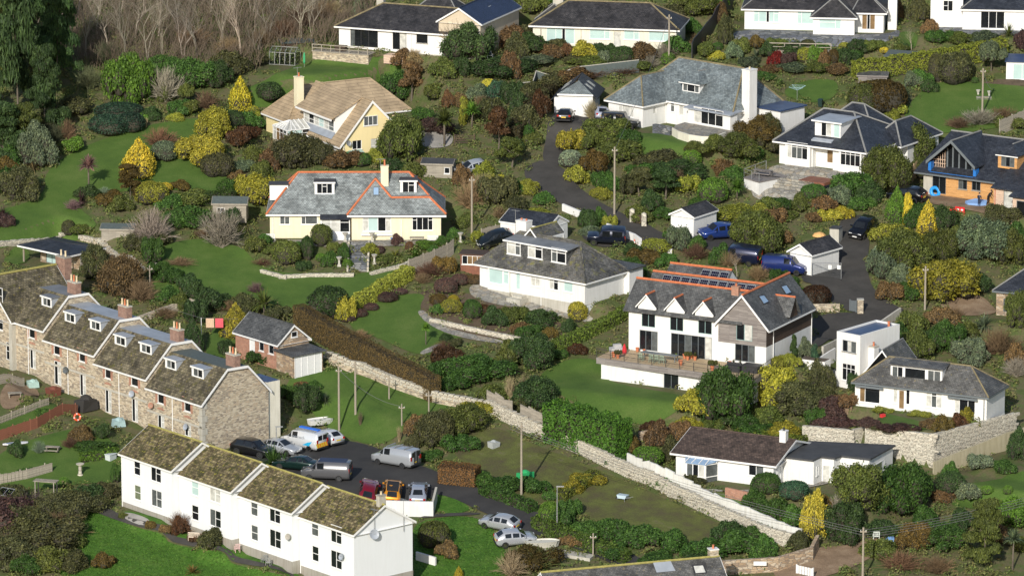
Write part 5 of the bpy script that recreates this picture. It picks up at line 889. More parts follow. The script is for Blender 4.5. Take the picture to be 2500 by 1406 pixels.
def crown(name, lobes, n, leaf, seed, asp=.55, jit=.7, core=.8, fuzz=.06, squash=None):
    rg = np.random.default_rng(seed); L = np.array(lobes); w = L[:, 3] ** 2; k = rg.choice(len(L), n * 2, p=w / w.sum())
    D = rg.normal(0, 1, (n * 2, 3)); D /= np.linalg.norm(D, axis=1)[:, None]; D[:, 2] = np.where(D[:, 2] < -.45, -D[:, 2], D[:, 2])
    S = np.ones(3) if squash is None else np.array(squash)
    P = L[k, :3] + D * L[k, 3:4] * S * (1 + rg.normal(0, fuzz, (n * 2, 1)))
    keep = np.ones(n * 2, bool)
    for j, l in enumerate(L): keep &= ~((np.linalg.norm((P - l[:3]) / S, axis=1) < l[3] * .9) & (k != j))
    keep &= P[:, 2] > -.02; P = P[keep][:n]; D = D[keep][:n]
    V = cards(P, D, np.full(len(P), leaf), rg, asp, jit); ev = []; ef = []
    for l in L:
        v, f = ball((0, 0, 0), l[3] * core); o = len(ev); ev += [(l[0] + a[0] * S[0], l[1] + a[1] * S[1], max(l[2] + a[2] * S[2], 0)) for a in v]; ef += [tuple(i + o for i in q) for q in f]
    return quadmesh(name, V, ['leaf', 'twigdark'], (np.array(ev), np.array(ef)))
def lobes_dome(nl, seed, rmin=.22, rmax=.42, zc=.5):
    r_ = random.Random(seed); out = [(0, 0, zc * .8, .42)]
    for i in range(nl):
        a = r_.uniform(0, 6.28); d = r_.uniform(.2, .8); rr = r_.uniform(rmin, rmax); z = max(rr * .6, r_.uniform(.15, .8) * (1 - d * .45)); rr = min(rr, 1.0 - z + .05) if z + rr > 1 else rr; out.append((d * math.cos(a), d * math.sin(a), z, max(rr, .15)))
    return out
PROTO = {}
PROTO['bush'] = [crown('shrub_leaves', lobes_dome(13, 10 + i), 3800, .058, i, fuzz=.12) for i in range(4)]
PROTO['dome'] = [crown('shrub_leaves', [(0, 0, .42, .56), (.3, .1, .4, .52), (-.28, .12, .42, .53), (.0, -.3, .4, .52), (.05, .3, .42, .5), (.2, -.2, .5, .45)], 4200, .043, 30 + i, fuzz=.035, core=.92, squash=(1.15, 1.15, 1)) for i in range(2)]
PROTO['big'] = [crown('tree_leaves', lobes_dome(38, 50 + i, .13, .32), 11000, .038, 60 + i, fuzz=.17) for i in range(4)]
PROTO['cone'] = [crown('conifer_leaves', [((1 - z) * .45 * math.cos(z * 23 + i), (1 - z) * .45 * math.sin(z * 23 + i), z * .92 + .06, .12 + (1 - z) * .4) for z in np.linspace(0, 1, 16)], 4600, .048, 70 + i, fuzz=.09, asp=.4) for i in range(2)]
PROTO['col'] = [crown('conifer_leaves', [(random.Random(i * 9 + int(z * 50)).uniform(-.2, .2), random.Random(i * 7 + int(z * 40)).uniform(-.2, .2), z, .5 - abs(z - .4) * .35) for z in np.linspace(.1, .85, 9)], 1700, .08, 80 + i, fuzz=.1, asp=.4, squash=(1, 1, .3)) for i in range(2)]
def padlobes(seed, n=46):
    r_ = random.Random(seed); out = []
    for i in range(n):
        z = r_.uniform(.12, .97); m = (1 - z) * .75 + .22; a = r_.uniform(0, 6.28); d = r_.uniform(.1, 1) * m; out.append((d * math.cos(a), d * math.sin(a), z, r_.uniform(.12, .24)))
    return out
PROTO['conif'] = [crown('conifer_leaves', padlobes(90 + i), 12000, .036, 95 + i, fuzz=.16, asp=.35, core=.55, squash=(1, 1, .3)) for i in range(3)]
PROTO['pine'] = [crown('pine_leaves', [l for l in padlobes(110 + i, 40) if l[2] > .42], 5000, .055, 99 + i, fuzz=.16, asp=.35, core=.5, squash=(1, 1, .35)) for i in range(2)]
PROTO['round'] = [crown('tree_leaves', [(a, b, .45 + c * .5, r_) for a, b, c, r_ in lobes_dome(16, 130 + i, .16, .3)], 4600, .055, 140 + i, fuzz=.12) for i in range(2)]
def twigs(name, seed, n, spread, curl, rad=.008, sub=3, length=1.0, branch=True):
    r_ = random.Random(seed); mb = MB()
    for i in range(n):
        a = r_.uniform(0, 6.28); t = r_.uniform(0, spread); p = Vector((r_.uniform(-.12, .12), r_.uniform(-.12, .12), 0)); d = Vector((math.sin(t) * math.cos(a), math.sin(t) * math.sin(a), math.cos(t))); L = length * r_.uniform(.55, 1) / sub; r0 = rad * r_.uniform(.6, 1.5)
        for k in range(sub):
            q = p + d * L; mb.tube(p, q, r0 * (1 - k / sub * .8), r0 * (1 - (k + 1) / sub * .8), 'twig', 3, False)
            if branch and k:
                for _ in range(2): e = (d + Vector((r_.uniform(-.7, .7), r_.uniform(-.7, .7), r_.uniform(-.3, .5)))).normalized(); mb.tube(p, p + e * L * .9, r0 * .5, r0 * .2, 'twig', 3, False)
            p = q; d = (d + Vector((r_.uniform(-curl, curl), r_.uniform(-curl, curl), r_.uniform(-curl, curl * .4)))).normalized()
    return mb.mesh(name, uv=False)
PROTO['twig'] = [twigs('shrub_twigs', 200 + i, 210, 1.15, .45, .011) for i in range(3)]
PROTO['reed'] = [twigs('shrub_stems', 210 + i, 150, .45, .12, .012, 2, branch=False) for i in range(2)]
def bare(name, seed, levels=6):
    r_ = random.Random(seed); mb = MB()
    def grow(p, d, L, r, lv):
        n = 2 if lv else 1
        for k in range(2):
            q = p + d * (L / 2); mb.tube(p, q, r, r * .8, 'twig', 5 if lv > 2 else 3, False); p = q; r *= .8; d = (d + Vector((r_.uniform(-.22, .22), r_.uniform(-.22, .22), r_.uniform(-.08, .16)))).normalized()
        if lv == 0: return
        for k in range(r_.choice((2, 3, 3)) if lv < levels else 3):
            e = (d + Vector((r_.uniform(-.85, .85), r_.uniform(-.85, .85), r_.uniform(-.25, .4)))).normalized(); grow(p, e, L * r_.uniform(.62, .88), r * r_.uniform(.6, .8), lv - 1)
    for s_ in range(r_.choice((1, 2, 2))): grow(Vector((r_.uniform(-.03, .03), r_.uniform(-.03, .03), 0)), Vector((r_.uniform(-.25, .25), r_.uniform(-.25, .25), 1)).normalized(), .26, .016, levels)
    zs = max(v[2] for v in mb.v); xs = max(max(abs(v[0]), abs(v[1])) for v in mb.v); mb.v = [(v[0] / xs, v[1] / xs, v[2] / zs) for v in mb.v]; return mb.mesh(name, uv=False)
PROTO['bare'] = [bare('tree_branches', 300 + i) for i in range(5)]
def spikes(name, seed, n, z0=0, arch=1.0, w=.045, L=1.0, up=.2):
    rg = random.Random(seed); V = []
    for i in range(n):
        a = rg.uniform(0, 6.28); t = rg.uniform(up, 1.35); l = L * rg.uniform(.7, 1.05); d = Vector((math.sin(t) * math.cos(a), math.sin(t) * math.sin(a), math.cos(t))); s = Vector((-math.sin(a), math.cos(a), 0)) * w; p = Vector((0, 0, z0))
        for k in range(3):
            q = p + d * l / 3; wa = (1, .9, .5, .05)[k]; wb = (1, .9, .5, .05)[k + 1]; V += [p - s * wa, p + s * wa, q + s * wb, q - s * wb]; p = q; d = (d + Vector((0, 0, -.28 * arch * (.4 + t)))).normalized()
    return quadmesh(name, np.array([tuple(v) for v in V]), ['leaf'])
PROTO['phorm'] = [spikes('plant_leaves', 400 + i, 90) for i in range(2)]; PROTO['head'] = [spikes('palm_leaves', 410 + i, 170, 0, 1.0, .085, 1, 0) for i in range(2)]; PROTO['fern'] = [spikes('fern_fronds', 420, 60, .35, 1.3, .09)]
COLS = {'dk': ('dark green', (.024, .045, .016)), 'gn': ('green', (.036, .078, .018)), 'bg': ('bright green', (.068, .135, .022)), 'yl': ('golden yellow', (.50, .43, .05)), 'ol': ('olive green', (.058, .074, .02)), 'yg': ('yellow-green', (.15, .165, .028)), 'gy': ('grey-green', (.075, .1, .065)), 'br': ('brown', (.1, .066, .034)), 'rd': ('russet', (.125, .066, .036)),
        'pu': ('purple-brown', (.07, .042, .042)), 'bk': ('brownish dark', (.042, .046, .021)), 'or': ('bronze', (.15, .11, .035)), 'sl': ('silvery green', (.18, .24, .18)), 're': ('crimson', (.15, .018, .016)), 'st': ('straw coloured', (.34, .27, .15)), 'pa': ('pale grey', (.30, .26, .2)), 'mg': ('mustard green', (.2, .19, .028)), 'bl': ('blue-green', (.022, .05, .032))}
FORM = {'bush': 'leafy shrub', 'dome': 'clipped rounded bush', 'big': 'bushy evergreen', 'cone': 'cone-shaped conifer', 'col': 'slim upright conifer', 'conif': 'spreading conifer', 'pine': 'flat-topped pine', 'round': 'round-headed small tree', 'twig': 'twiggy bare shrub', 'reed': 'clump of upright stems', 'bare': 'leafless branching tree', 'phorm': 'spiky-leaved plant', 'head': 'cordyline palm', 'palm': 'fan palm', 'fern': 'tree fern'}
CATS = {'bush': 'shrub', 'dome': 'bush', 'big': 'tree', 'cone': 'conifer', 'col': 'conifer', 'conif': 'conifer', 'pine': 'pine tree', 'round': 'tree', 'twig': 'shrub', 'reed': 'plant', 'bare': 'tree', 'phorm': 'plant', 'head': 'palm', 'palm': 'palm', 'fern': 'fern'}
NAMES = {'bush': 'leafy_shrub', 'dome': 'clipped_bush', 'big': 'evergreen_tree', 'cone': 'golden_conifer', 'col': 'columnar_conifer', 'conif': 'conifer_tree', 'pine': 'pine_tree', 'round': 'small_tree', 'twig': 'twiggy_shrub', 'reed': 'stem_clump', 'bare': 'bare_tree', 'phorm': 'spiky_plant', 'head': 'cordyline_palm', 'palm': 'fan_palm', 'fern': 'tree_fern'}
trunks = {}
def trunkmesh(kind):
    if kind not in trunks:
        mb = MB(); r_ = random.Random(len(trunks))
        if kind in ('head', 'palm'): mb.tube((0, 0, 0), (.02, 0, 1), .06, .045, 'bark', 7)
        else:
            p = Vector((0, 0, 0)); d = Vector((.05, .03, 1))
            for k in range(5): q = p + d * .13; mb.tube(p, q, .055 - k * .008, .047 - k * .008, 'bark', 7, False); p = q; d = (d + Vector((r_.uniform(-.15, .15), r_.uniform(-.15, .15), 0))).normalized()
            for k in range(6): a = k * 1.05; mb.tube((0, 0, .3 + k * .06), (.4 * math.cos(a), .4 * math.sin(a), .55 + k * .06), .022, .008, 'bark', 5, False)
        trunks[kind] = mb.mesh('trunk', True)
    return trunks[kind]
LB = 1.95; VEG = []; VR = random.Random(3)
def veg(kind, px, py, w, h, col, place, tint=1.0):
    p = G(px, py - .16 * w); s = mpp(p); r = w * s / 2 * 1.1; hh = max((h * 1.06 - .12 * w) * s / math.cos(PITCH), .35 * r if kind not in ('bare',) else 1)
    tv = (1.25 if col in ('rd', 'pu', 'or', 're', 'yl', 'pa', 'st') else LB) * tint * VR.uniform(.86, 1.14); c = tuple(x * tv * VR.uniform(.96, 1.04) for x in COLS[col][1]); word = COLS[col][0]; p.z -= .05
    def mesh_obj(name, me, parent=None):
        o = bpy.data.objects.new(name, me); COL.objects.link(o); o.color = c4(c); o.parent = parent; return o
    rot = VR.uniform(0, 6.28); ms = PROTO.get(kind); me = ms[VR.randrange(len(ms))] if ms else None
    if kind in ('head', 'palm', 'pine', 'round', 'big', 'conif', 'fern', 'bare'):
        e = bpy.data.objects.new(NAMES[kind], None); COL.objects.link(e); e.location = p; e.rotation_euler.z = rot; o = e
        if kind in ('head', 'palm'):
            me = PROTO['head'][0]; t = mesh_obj('trunk', trunkmesh(kind), e); th = max(hh - r * .8, .25); t.scale = (r * 1.3, r * 1.3, th)
            k = mesh_obj('crown', me, e); k.location = (0, 0, th); k.scale = (r, r, r)
        elif kind == 'bare': mesh_obj('branches', me, e).scale = (r, r, hh)
        else:
            t = mesh_obj('trunk', trunkmesh('t'), e); tk = min(hh, r * 1.2) * (.45 if kind == 'conif' else .8); t.scale = (tk, tk, hh); k = mesh_obj('crown', me, e); k.scale = (r * VR.uniform(.88, 1.15), r * VR.uniform(.88, 1.15), hh)
    else:
        o = mesh_obj(NAMES[kind], me); o.location = p; o.rotation_euler.z = rot; o.scale = (r * VR.uniform(.86, 1.16), r * VR.uniform(.86, 1.16), hh) if kind not in ('phorm',) else (r, r, max(hh, r * .8))
        if kind in ('twig', 'reed'): o.scale = (r * 1.15, r * 1.15, hh)
    VEG.append([px, word, FORM[kind], place, o, CATS[kind]]); return o
def hedge(pts, wid, hgt, col, label, name='hedge', lump=.12, leaf=.125, dens=85, tint=1.0, world=None, rise=0):
    P = [G(*p) for p in pts]; rg = np.random.default_rng(len(VEG) + len(pts)); cs = []; ns = []; core = MB()
    for a, b in zip(P, P[1:]):
        d = b - a; L = math.hypot(d.x, d.y); u = Vector((d.x, d.y, 0)).normalized(); v = Vector((-u.y, u.x, 0)); n = int(L * (wid + 2 * hgt) * dens)
        t = rg.uniform(-.02, 1.02, n); k = rg.uniform(0, wid + 2 * hgt, n)
        off = np.where(k < hgt, -wid / 2, np.where(k > hgt + wid, wid / 2, k - hgt - wid / 2)); z = np.where(k < hgt, k, np.where(k > hgt + wid, wid + 2 * hgt - k, hgt)); nv = np.where(k < hgt, -1, np.where(k > hgt + wid, 1, 0)); nz = (nv == 0).astype(float)
        wob = lump * (np.sin(t * L * 1.7 + z * 2) + np.sin(t * L * 4.1 + off * 3)) * .6; sh = 1 + wob
        x = a.x + u.x * t * L + v.x * off * sh; y = a.y + u.y * t * L + v.y * off * sh; g = ground(a.x + u.x * t * L, a.y + u.y * t * L)
        cs.append(np.stack([x, y, g + z * (1 + wob * .5) + rng.normal(0, .03, n)], 1)); ns.append(np.stack([v.x * nv, v.y * nv, nz + .15], 1))
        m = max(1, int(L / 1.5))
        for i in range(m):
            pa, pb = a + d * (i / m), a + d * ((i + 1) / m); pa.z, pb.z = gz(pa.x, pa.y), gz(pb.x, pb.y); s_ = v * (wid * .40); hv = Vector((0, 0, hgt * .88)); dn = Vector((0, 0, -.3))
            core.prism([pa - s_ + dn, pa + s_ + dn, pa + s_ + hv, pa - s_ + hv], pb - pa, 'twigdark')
    for a, b in ((P[0], P[1]), (P[-1], P[-2])):
        d = (a - b); u = Vector((d.x, d.y, 0)).normalized(); v = Vector((-u.y, u.x, 0)); n = int(wid * hgt * dens); k = rg.uniform(-.5, .5, n) * wid; z = rg.uniform(0, hgt, n); g = gz(a.x, a.y)
        cs.append(np.stack([a.x + v.x * k + u.x * .12, a.y + v.y * k + u.y * .12, g + z], 1)); ns.append(np.tile([u.x, u.y, .1], (n, 1)))
    Pc = np.concatenate(cs); Nn = np.concatenate(ns); O = P[0]; Pc = Pc - np.array([O.x, O.y, O.z]); V = cards(Pc, Nn, np.full(len(Pc), leaf), rg, .55, .3 if leaf < .1 else .7)
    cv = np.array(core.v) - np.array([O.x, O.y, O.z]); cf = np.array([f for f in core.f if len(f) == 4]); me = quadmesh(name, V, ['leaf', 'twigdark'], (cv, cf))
    o = bpy.data.objects.new(name, me); COL.objects.link(o); o.location = O; o.color = c4(tuple(x * tint * 1.3 for x in (COLS[col][1] if isinstance(col, str) else col))); tag(o, label, 'hedge'); return o
PL = {}
def A(place, s):
    for it in s.split(';'):
        it = it.split()
        if len(it) >= 6: veg(it[0], float(it[1]), float(it[2]), float(it[3]), float(it[4]), it[5], place, float(it[6]) if len(it) > 6 else 1.0)
A('in the bare wood along the top', ';'.join('bare %d %d %d %d pa %.2f' % (x + VR.randint(-14, 14), yb + VR.randint(-8, 8), VR.randint(105, 160), hh + VR.randint(-25, 30), VR.uniform(.45, 1.0)) for yb, hh, xs in ((165, 165, range(215, 640, 46)), (115, 150, range(190, 800, 48)), (60, 140, range(200, 930, 52)), (10, 150, range(180, 920, 56))) for x in xs))
A('below the bare wood', 'twig 690 105 110 55 rd .8;twig 640 120 80 50 br;twig 730 80 110 60 rd .7;twig 560 150 90 60 br;twig 260 170 90 70 bk;twig 220 230 80 70 bk 1.3;twig 790 60 90 60 br;bush 610 165 80 45 bk;bush 560 190 80 60 bk;bush 520 215 60 40 bk;twig 470 130 120 60 br;bush 880 60 50 60 gy;bush 850 90 60 40 ol;twig 820 50 60 50 st')
A('at the far left edge', 'conif 45 345 190 380 dk 1.1;conif 140 235 150 260 dk 1.2;conif -10 300 160 330 ol .6;conif 90 150 150 200 dk 1.2;conif 10 420 160 150 dk 1.1;conif 110 345 140 210 dk .9;conif 60 400 130 130 ol .6;bush 95 340 90 60 bk;conif 60 200 120 160 bk .8;bare 190 265 60 110 bk;bare 215 260 50 120 bk .8;bush 180 290 90 50 bk;bush 140 330 80 50 dk')
A('beside the big lawn under the wood', 'big 310 272 118 138 bg .75;big 470 228 120 80 gn;big 530 222 80 70 dk;big 410 200 90 60 gn;twig 405 265 115 105 pa .7;bush 405 255 40 45 ol;bush 440 290 70 42 gn;bush 465 285 50 38 ol;round 455 262 45 48 ol;twig 505 278 75 60 br .7;bush 370 300 50 35 dk;bush 355 298 28 22 bg;reed 355 318 36 30 st .8;dome 290 302 110 44 bl .8;dome 270 342 105 55 bl .7;dome 318 330 70 50 bl .7;bush 430 300 40 22 yg')
A('along the left side of the big lawn', 'big 88 418 98 112 gy .8;twig 165 348 55 60 br;twig 25 385 70 80 pa .7;bush 180 378 62 40 bg .8;bush 30 425 70 60 gn .8;phorm 82 425 62 45 st .5;big 50 500 105 90 bk 1.2;bush 15 480 70 70 gn .7;bush 20 440 70 50 or .6;twig 130 360 70 60 bk;bush 10 560 50 40 pu;phorm 5 540 60 40 pu .6;bush 120 400 50 40 ol')
A('on the big left lawn', 'cone 340 442 88 88 yl;cone 587 280 72 78 yl;twig 392 375 105 65 rd;dome 403 402 76 52 gy;big 495 418 118 85 mg;big 523 348 88 82 mg .9;head 217 474 60 84 pu 3.2;conif 318 502 92 92 or .45;dome 370 508 82 58 yg .8;dome 405 470 36 22 yl .8;dome 657 252 62 46 dk;bush 215 488 60 32 dk;phorm 198 508 44 48 pu .7;twig 180 520 52 35 pu 1.6;bush 265 512 62 42 or .7;bush 295 525 60 40 ol;twig 255 480 40 25 gy')
A('left of the cream and yellow houses', 'dome 530 440 78 60 bk;bush 585 368 72 55 rd .6;bush 620 400 62 42 ol;big 625 512 95 85 mg .7;dome 565 320 60 46 dk;bush 600 320 70 45 gn;bush 610 345 50 36 rd .5;bush 515 410 60 60 ol .8;bush 590 425 60 30 gy;bush 580 450 50 30 br;bush 640 440 60 40 ol;bush 470 510 90 42 ol;bush 420 520 80 40 gn;bush 560 480 60 40 gn .8;bush 440 470 60 25 or .8;bush 620 300 40 30 yg;dome 610 290 45 30 yg')
A('in the orchard garden below the left lawn', 'twig 372 616 135 112 pa .55;twig 542 622 125 122 pa .5;bush 380 600 80 40 bk;bush 470 560 100 50 gn .7;bush 430 560 70 45 gn .8;bush 350 570 60 40 ol;dome 168 578 42 38 bk;bush 200 575 50 25 ol;twig 500 590 80 30 br;bush 560 560 60 50 dk;bush 330 620 60 50 bk;bush 370 650 50 70 gn .7;bush 390 680 50 40 gn .7;bush 420 700 60 45 gn .6;bush 460 720 60 45 dk;bush 480 740 60 50 dk;twig 440 660 90 30 br')
A('behind the stone terrace', 'big 300 735 110 105 br .7;big 235 690 90 90 bk 1.1;twig 300 735 150 110 br;twig 240 690 110 90 br .8;twig 345 750 100 70 br;bush 520 765 85 55 dk;twig 560 770 80 40 br;cone 575 832 78 78 mg .7;bush 480 800 60 70 dk;cone 470 870 64 80 dk;fern 645 780 84 60 ol;twig 625 722 48 36 pu 1.5;bush 600 770 70 50 bk;bush 680 790 60 40 bk;bush 440 760 60 40 ol;bush 410 740 50 40 gn;twig 400 790 90 40 br;bush 550 870 40 40 dk;bush 645 900 80 40 gn .6;bush 690 895 50 40 gn .6')
A('behind and below the top left bungalow', 'bush 982 165 55 42 br;big 1145 162 130 100 dk 1.1;twig 1115 150 100 110 st .5;bush 1235 130 100 62 br .8;big 1225 205 140 60 dk .9;bush 1130 195 50 55 dk;dome 1192 228 38 32 mg 1.4;pine 1005 262 105 100 br .9;big 975 252 92 78 gn .8;bush 1062 245 60 42 ol;bush 1095 268 36 42 rd;bush 1120 268 36 40 br;col 1132 312 34 72 yg .7;palm 1085 368 74 92 ol .8;head 1152 325 56 68 bg .9;bush 1060 332 82 42 pu .8;bush 1030 300 70 34 gn;pine 1218 385 95 105 rd .6;bush 1245 200 60 70 br .7;bush 1195 305 80 60 bk;bush 1170 250 60 40 gy;twig 1160 190 60 40 st .5;bush 1080 200 70 50 ol;twig 1175 280 60 50 br;bush 1010 165 40 30 st .6;twig 1010 150 50 30 st .7;bush 1250 260 50 60 dk;bush 1215 250 50 50 bl')
A('in front of the yellow house', 'big 978 408 125 120 ol .9;big 720 422 110 92 bk;twig 690 415 100 90 br .7;big 775 412 80 70 bk;bush 830 420 90 52 br .7;dome 880 412 50 36 gn;bush 912 408 52 38 yg .8;bush 660 420 60 50 br .7;bush 960 430 60 40 dk;twig 1030 420 40 40 br;bush 1015 440 50 45 ol')
A('around the top of the lane', 'pine 1250 430 110 80 ol .8;bush 1205 470 62 42 mg;twig 1150 525 110 95 br 1.1;bush 1212 505 84 72 bk 1.1;bush 1290 480 60 38 yg .9;bush 1325 505 60 34 gn;bush 1250 480 60 40 gn .8;bush 1180 440 60 40 yg .7;twig 1180 480 80 60 st .6;bush 1130 460 60 50 br;bush 1140 560 60 34 ol;bush 1110 590 40 30 gn;bush 1255 520 70 40 bk;twig 1220 540 50 40 br;bush 1170 600 60 34 yg;bush 1310 540 60 30 yg .8')
A('in front of the long cream bungalow', 'bush 1300 142 92 52 dk;bush 1342 152 62 40 br .7;bush 1385 140 34 32 rd;bush 1425 152 66 44 mg;bush 1460 142 46 34 dk;bush 1402 165 64 28 bk;dome 1520 165 68 46 dk;bush 1572 152 72 42 br .7;twig 1620 155 80 50 pa .5;bush 1650 138 70 46 gn;bush 1325 172 120 30 gy .7;bush 1440 178 120 28 ol;twig 1590 175 62 44 pa .6;bush 1280 110 60 50 bk;bush 1360 125 50 30 bk;bush 1480 165 50 40 gy;bush 1490 130 30 20 dk;dome 1632 165 40 34 bg .8;bush 1550 175 70 30 ol;bush 1260 150 60 60 bk')
A('beside the steep drive', 'bush 1300 265 80 60 bk;bush 1340 225 100 45 bk;bush 1400 212 100 40 br .6;bush 1285 325 80 70 bk;bush 1318 300 60 70 rd .4;bush 1265 350 60 50 gn .7;bush 1270 290 60 60 dk;twig 1440 205 120 34 rd .7;twig 1520 198 120 34 rd .8;bush 1300 360 50 36 ol;bush 1255 310 50 40 dk;bush 1250 380 60 40 dk;twig 1330 280 40 50 br;twig 1445 300 50 60 st .6')
A('on the bank below the slate house', 'bush 1395 378 60 60 mg .7;bush 1432 372 62 56 ol;big 1485 355 115 62 ol;bush 1510 402 110 62 ol .9;dome 1392 415 56 44 sl .7;bush 1408 452 64 48 yg .9;bush 1450 432 72 62 or .6;bush 1530 362 64 44 gn .7;bush 1470 465 60 44 gn;bush 1565 445 92 38 gn;bush 1612 428 122 55 bk 1.1;dome 1690 412 54 44 bg .8;big 1665 445 130 54 dk;dome 1740 505 80 64 bg .75;pine 1625 505 120 80 dk;pine 1560 495 90 75 bk;big 1795 395 110 66 ol .8;big 1850 352 100 62 or .6;bush 1880 345 60 60 bk;bush 1765 442 76 54 br .8;head 1800 495 54 52 bg .7;bush 1700 380 60 34 ol;bush 1750 370 70 36 ol;bush 1840 400 60 40 gn .8;bush 1790 450 60 40 gn;twig 1640 470 90 60 br .6;bush 1500 470 60 34 gn .8;bush 1530 480 60 50 bk;bush 1590 520 60 50 dk;bush 1620 540 60 34 gn .7;bush 1680 480 60 50 yg .8;bush 1560 545 60 40 ol;bush 1470 490 50 30 yg .7;bush 1700 520 60 34 gn .7')
A('beside the dark boundary fence at the top', 'big 1705 48 110 64 ol;bush 1735 25 70 50 bg .7;bush 1770 112 40 80 bk;bush 1762 60 40 50 br .6;bush 1748 152 34 26 mg;bush 1640 55 60 40 bk;bush 1300 40 70 50 ol;bush 1340 15 80 40 gn;bush 1240 40 50 50 gn;bush 1720 145 50 40 ol;twig 1700 120 40 40 rd .7;bush 1790 150 40 40 gy;dome 1752 128 30 22 gn;bush 1690 90 40 40 gn .8;bush 1270 20 60 50 ol')
A('in the beds below the top right bungalow', 'bush 1812 132 50 34 ol;bush 1845 122 40 34 or .8;phorm 1845 150 50 34 gy .7;bush 1875 145 62 40 dk;bush 1895 168 46 40 re;bush 1925 165 44 34 pu;dome 1965 158 48 38 yg .8;bush 1986 158 48 46 bg .8;bush 2012 162 32 36 br;dome 2036 158 32 34 or .5;bush 2065 165 56 44 dk;dome 1972 128 46 28 bk;bush 1945 145 62 44 dk;bush 2005 130 40 24 gn;bush 1900 125 50 30 ol;dome 2062 128 30 22 yg;bush 2095 135 60 36 dk;bush 2130 130 50 30 ol;dome 2158 133 22 16 yl;bush 1880 185 60 24 br .7;bush 1930 185 80 28 gy .6;bush 1990 185 80 30 ol .8;bush 2040 190 70 30 br .7;bush 1830 170 60 30 gy .5;bush 2080 150 60 30 gn;bush 1865 200 50 24 gn;fern 1905 215 30 20 gn')
A('in the gardens at the upper right', 'dome 2285 203 42 66 bk;dome 2330 215 98 78 bk;dome 2330 214 70 70 bk;dome 2110 285 90 72 ol .6;dome 2165 285 90 80 or .35;dome 2140 250 110 46 or .5;phorm 2205 258 70 62 gy .9;bush 2248 218 54 46 gn;bush 2230 218 44 42 gy;round 2420 185 66 70 gy .7;phorm 2462 98 60 42 ol;bush 2492 125 44 44 pu .7;bare 2225 130 46 60 pa;dome 2210 130 24 22 dk;bush 2292 112 62 38 gn .7;bush 2345 112 72 30 ol;bush 2400 112 76 32 gy .6;twig 2390 322 120 54 pa .5;twig 2450 310 90 50 br .6;twig 2340 325 80 40 br .6;bush 2190 285 44 34 yg;bush 2180 310 50 36 yg .6;bush 2270 90 40 40 br;bush 2240 60 50 60 bk;bush 2190 60 44 50 br .7;phorm 2285 60 40 36 yg .6;bush 2200 130 40 20 ol;bush 2270 230 40 34 dk;bush 2420 150 60 34 gn;dome 2380 206 22 16 gn;bush 2470 320 60 36 ol')
A('between the bay-windowed and unfinished houses', 'big 2165 470 120 110 ol .75;big 2225 402 105 96 ol .8;bush 2085 482 92 62 gn .9;dome 1985 495 74 40 gn;bush 2130 500 80 50 dk;bush 2050 505 80 46 gy;bush 1960 520 70 44 ol .9;bush 2010 520 70 44 br;bush 2100 520 70 40 gn;bush 1900 520 70 34 gn .7;bush 1875 380 60 60 bk;bush 2030 545 60 34 mg;bush 2060 540 50 34 yl .6;dome 2250 440 60 50 ol .7;bush 1990 545 60 26 br')
A('in the beds below the cream bungalow', 'dome 785 606 54 54 ol .75;dome 750 638 40 58 dk;dome 700 652 68 58 ol 1.1;bush 740 665 34 30 dk;bush 725 612 34 22 gn;dome 783 642 30 22 bg;bush 805 655 40 40 gn;twig 640 655 60 22 rd .8;bush 660 625 50 24 ol;bush 820 620 40 30 ol;dome 927 622 30 20 pu;bush 970 602 32 28 pu;dome 1000 616 22 25 rd;phorm 1015 635 60 30 bg .7;bush 945 648 60 24 ol;bush 1042 612 60 22 bg .7;bush 905 625 40 30 yg .7;bush 1080 600 40 22 gn;bush 645 600 40 30 gn;bush 840 640 30 40 gn .8;phorm 965 635 50 26 yg .6;bush 690 608 50 20 ol;bush 620 620 60 40 ol;bush 850 655 26 24 bg .7;bush 1060 630 30 30 gn')
A('around the sunken lawn with the small palm', 'dome 800 790 112 82 dk;bush 840 790 40 70 mg;dome 872 780 46 24 pu;dome 945 742 50 26 pu;dome 905 762 40 20 pu 1.4;dome 975 722 40 16 pu 1.6;dome 850 790 40 20 pu 1.5;twig 1050 692 100 52 rd .7;bush 1088 675 56 48 or;twig 1030 700 60 36 br;dome 1090 722 58 40 pu 1.5;dome 1122 702 50 30 pu 1.5;dome 1107 748 32 26 yl .6;dome 1070 750 40 30 or .5;dome 1152 785 54 50 gn .8;dome 1102 770 50 36 yg .8;dome 1180 775 40 30 rd .5;dome 1140 760 40 20 pu;bush 1070 770 40 26 gn;dome 1130 690 34 20 br;dome 1160 698 44 24 br .7;head 1040 848 34 56 bg;twig 880 840 70 36 br;bush 1205 805 56 50 dk;bush 1255 795 72 44 ol .8;bush 1320 805 84 44 dk;dome 1411 790 50 50 mg 1.0;bush 1342 830 44 30 or;bush 1390 815 40 34 dk;bush 1290 830 60 34 gn .7;twig 1080 870 60 40 rd .6;bush 1090 840 34 26 dk;bush 1110 850 44 22 bk;twig 1190 790 30 20 pu;bush 1220 775 40 20 or .5;bush 1270 815 50 26 br')
A('below the mossy-roofed house and its hedge', 'big 1300 912 100 94 dk;bush 1250 905 76 64 ol .8;big 1165 945 150 72 gn .8;bush 1100 905 66 60 rd .4;bush 1120 960 90 46 gn .7;reed 1245 985 70 66 st .6;bush 1200 985 70 44 ol;bush 1070 930 50 50 gn .6;bush 1340 860 40 26 gn;twig 1280 965 60 50 st .5;bush 1360 885 60 30 gn .7;bush 1410 870 50 30 rd .5')
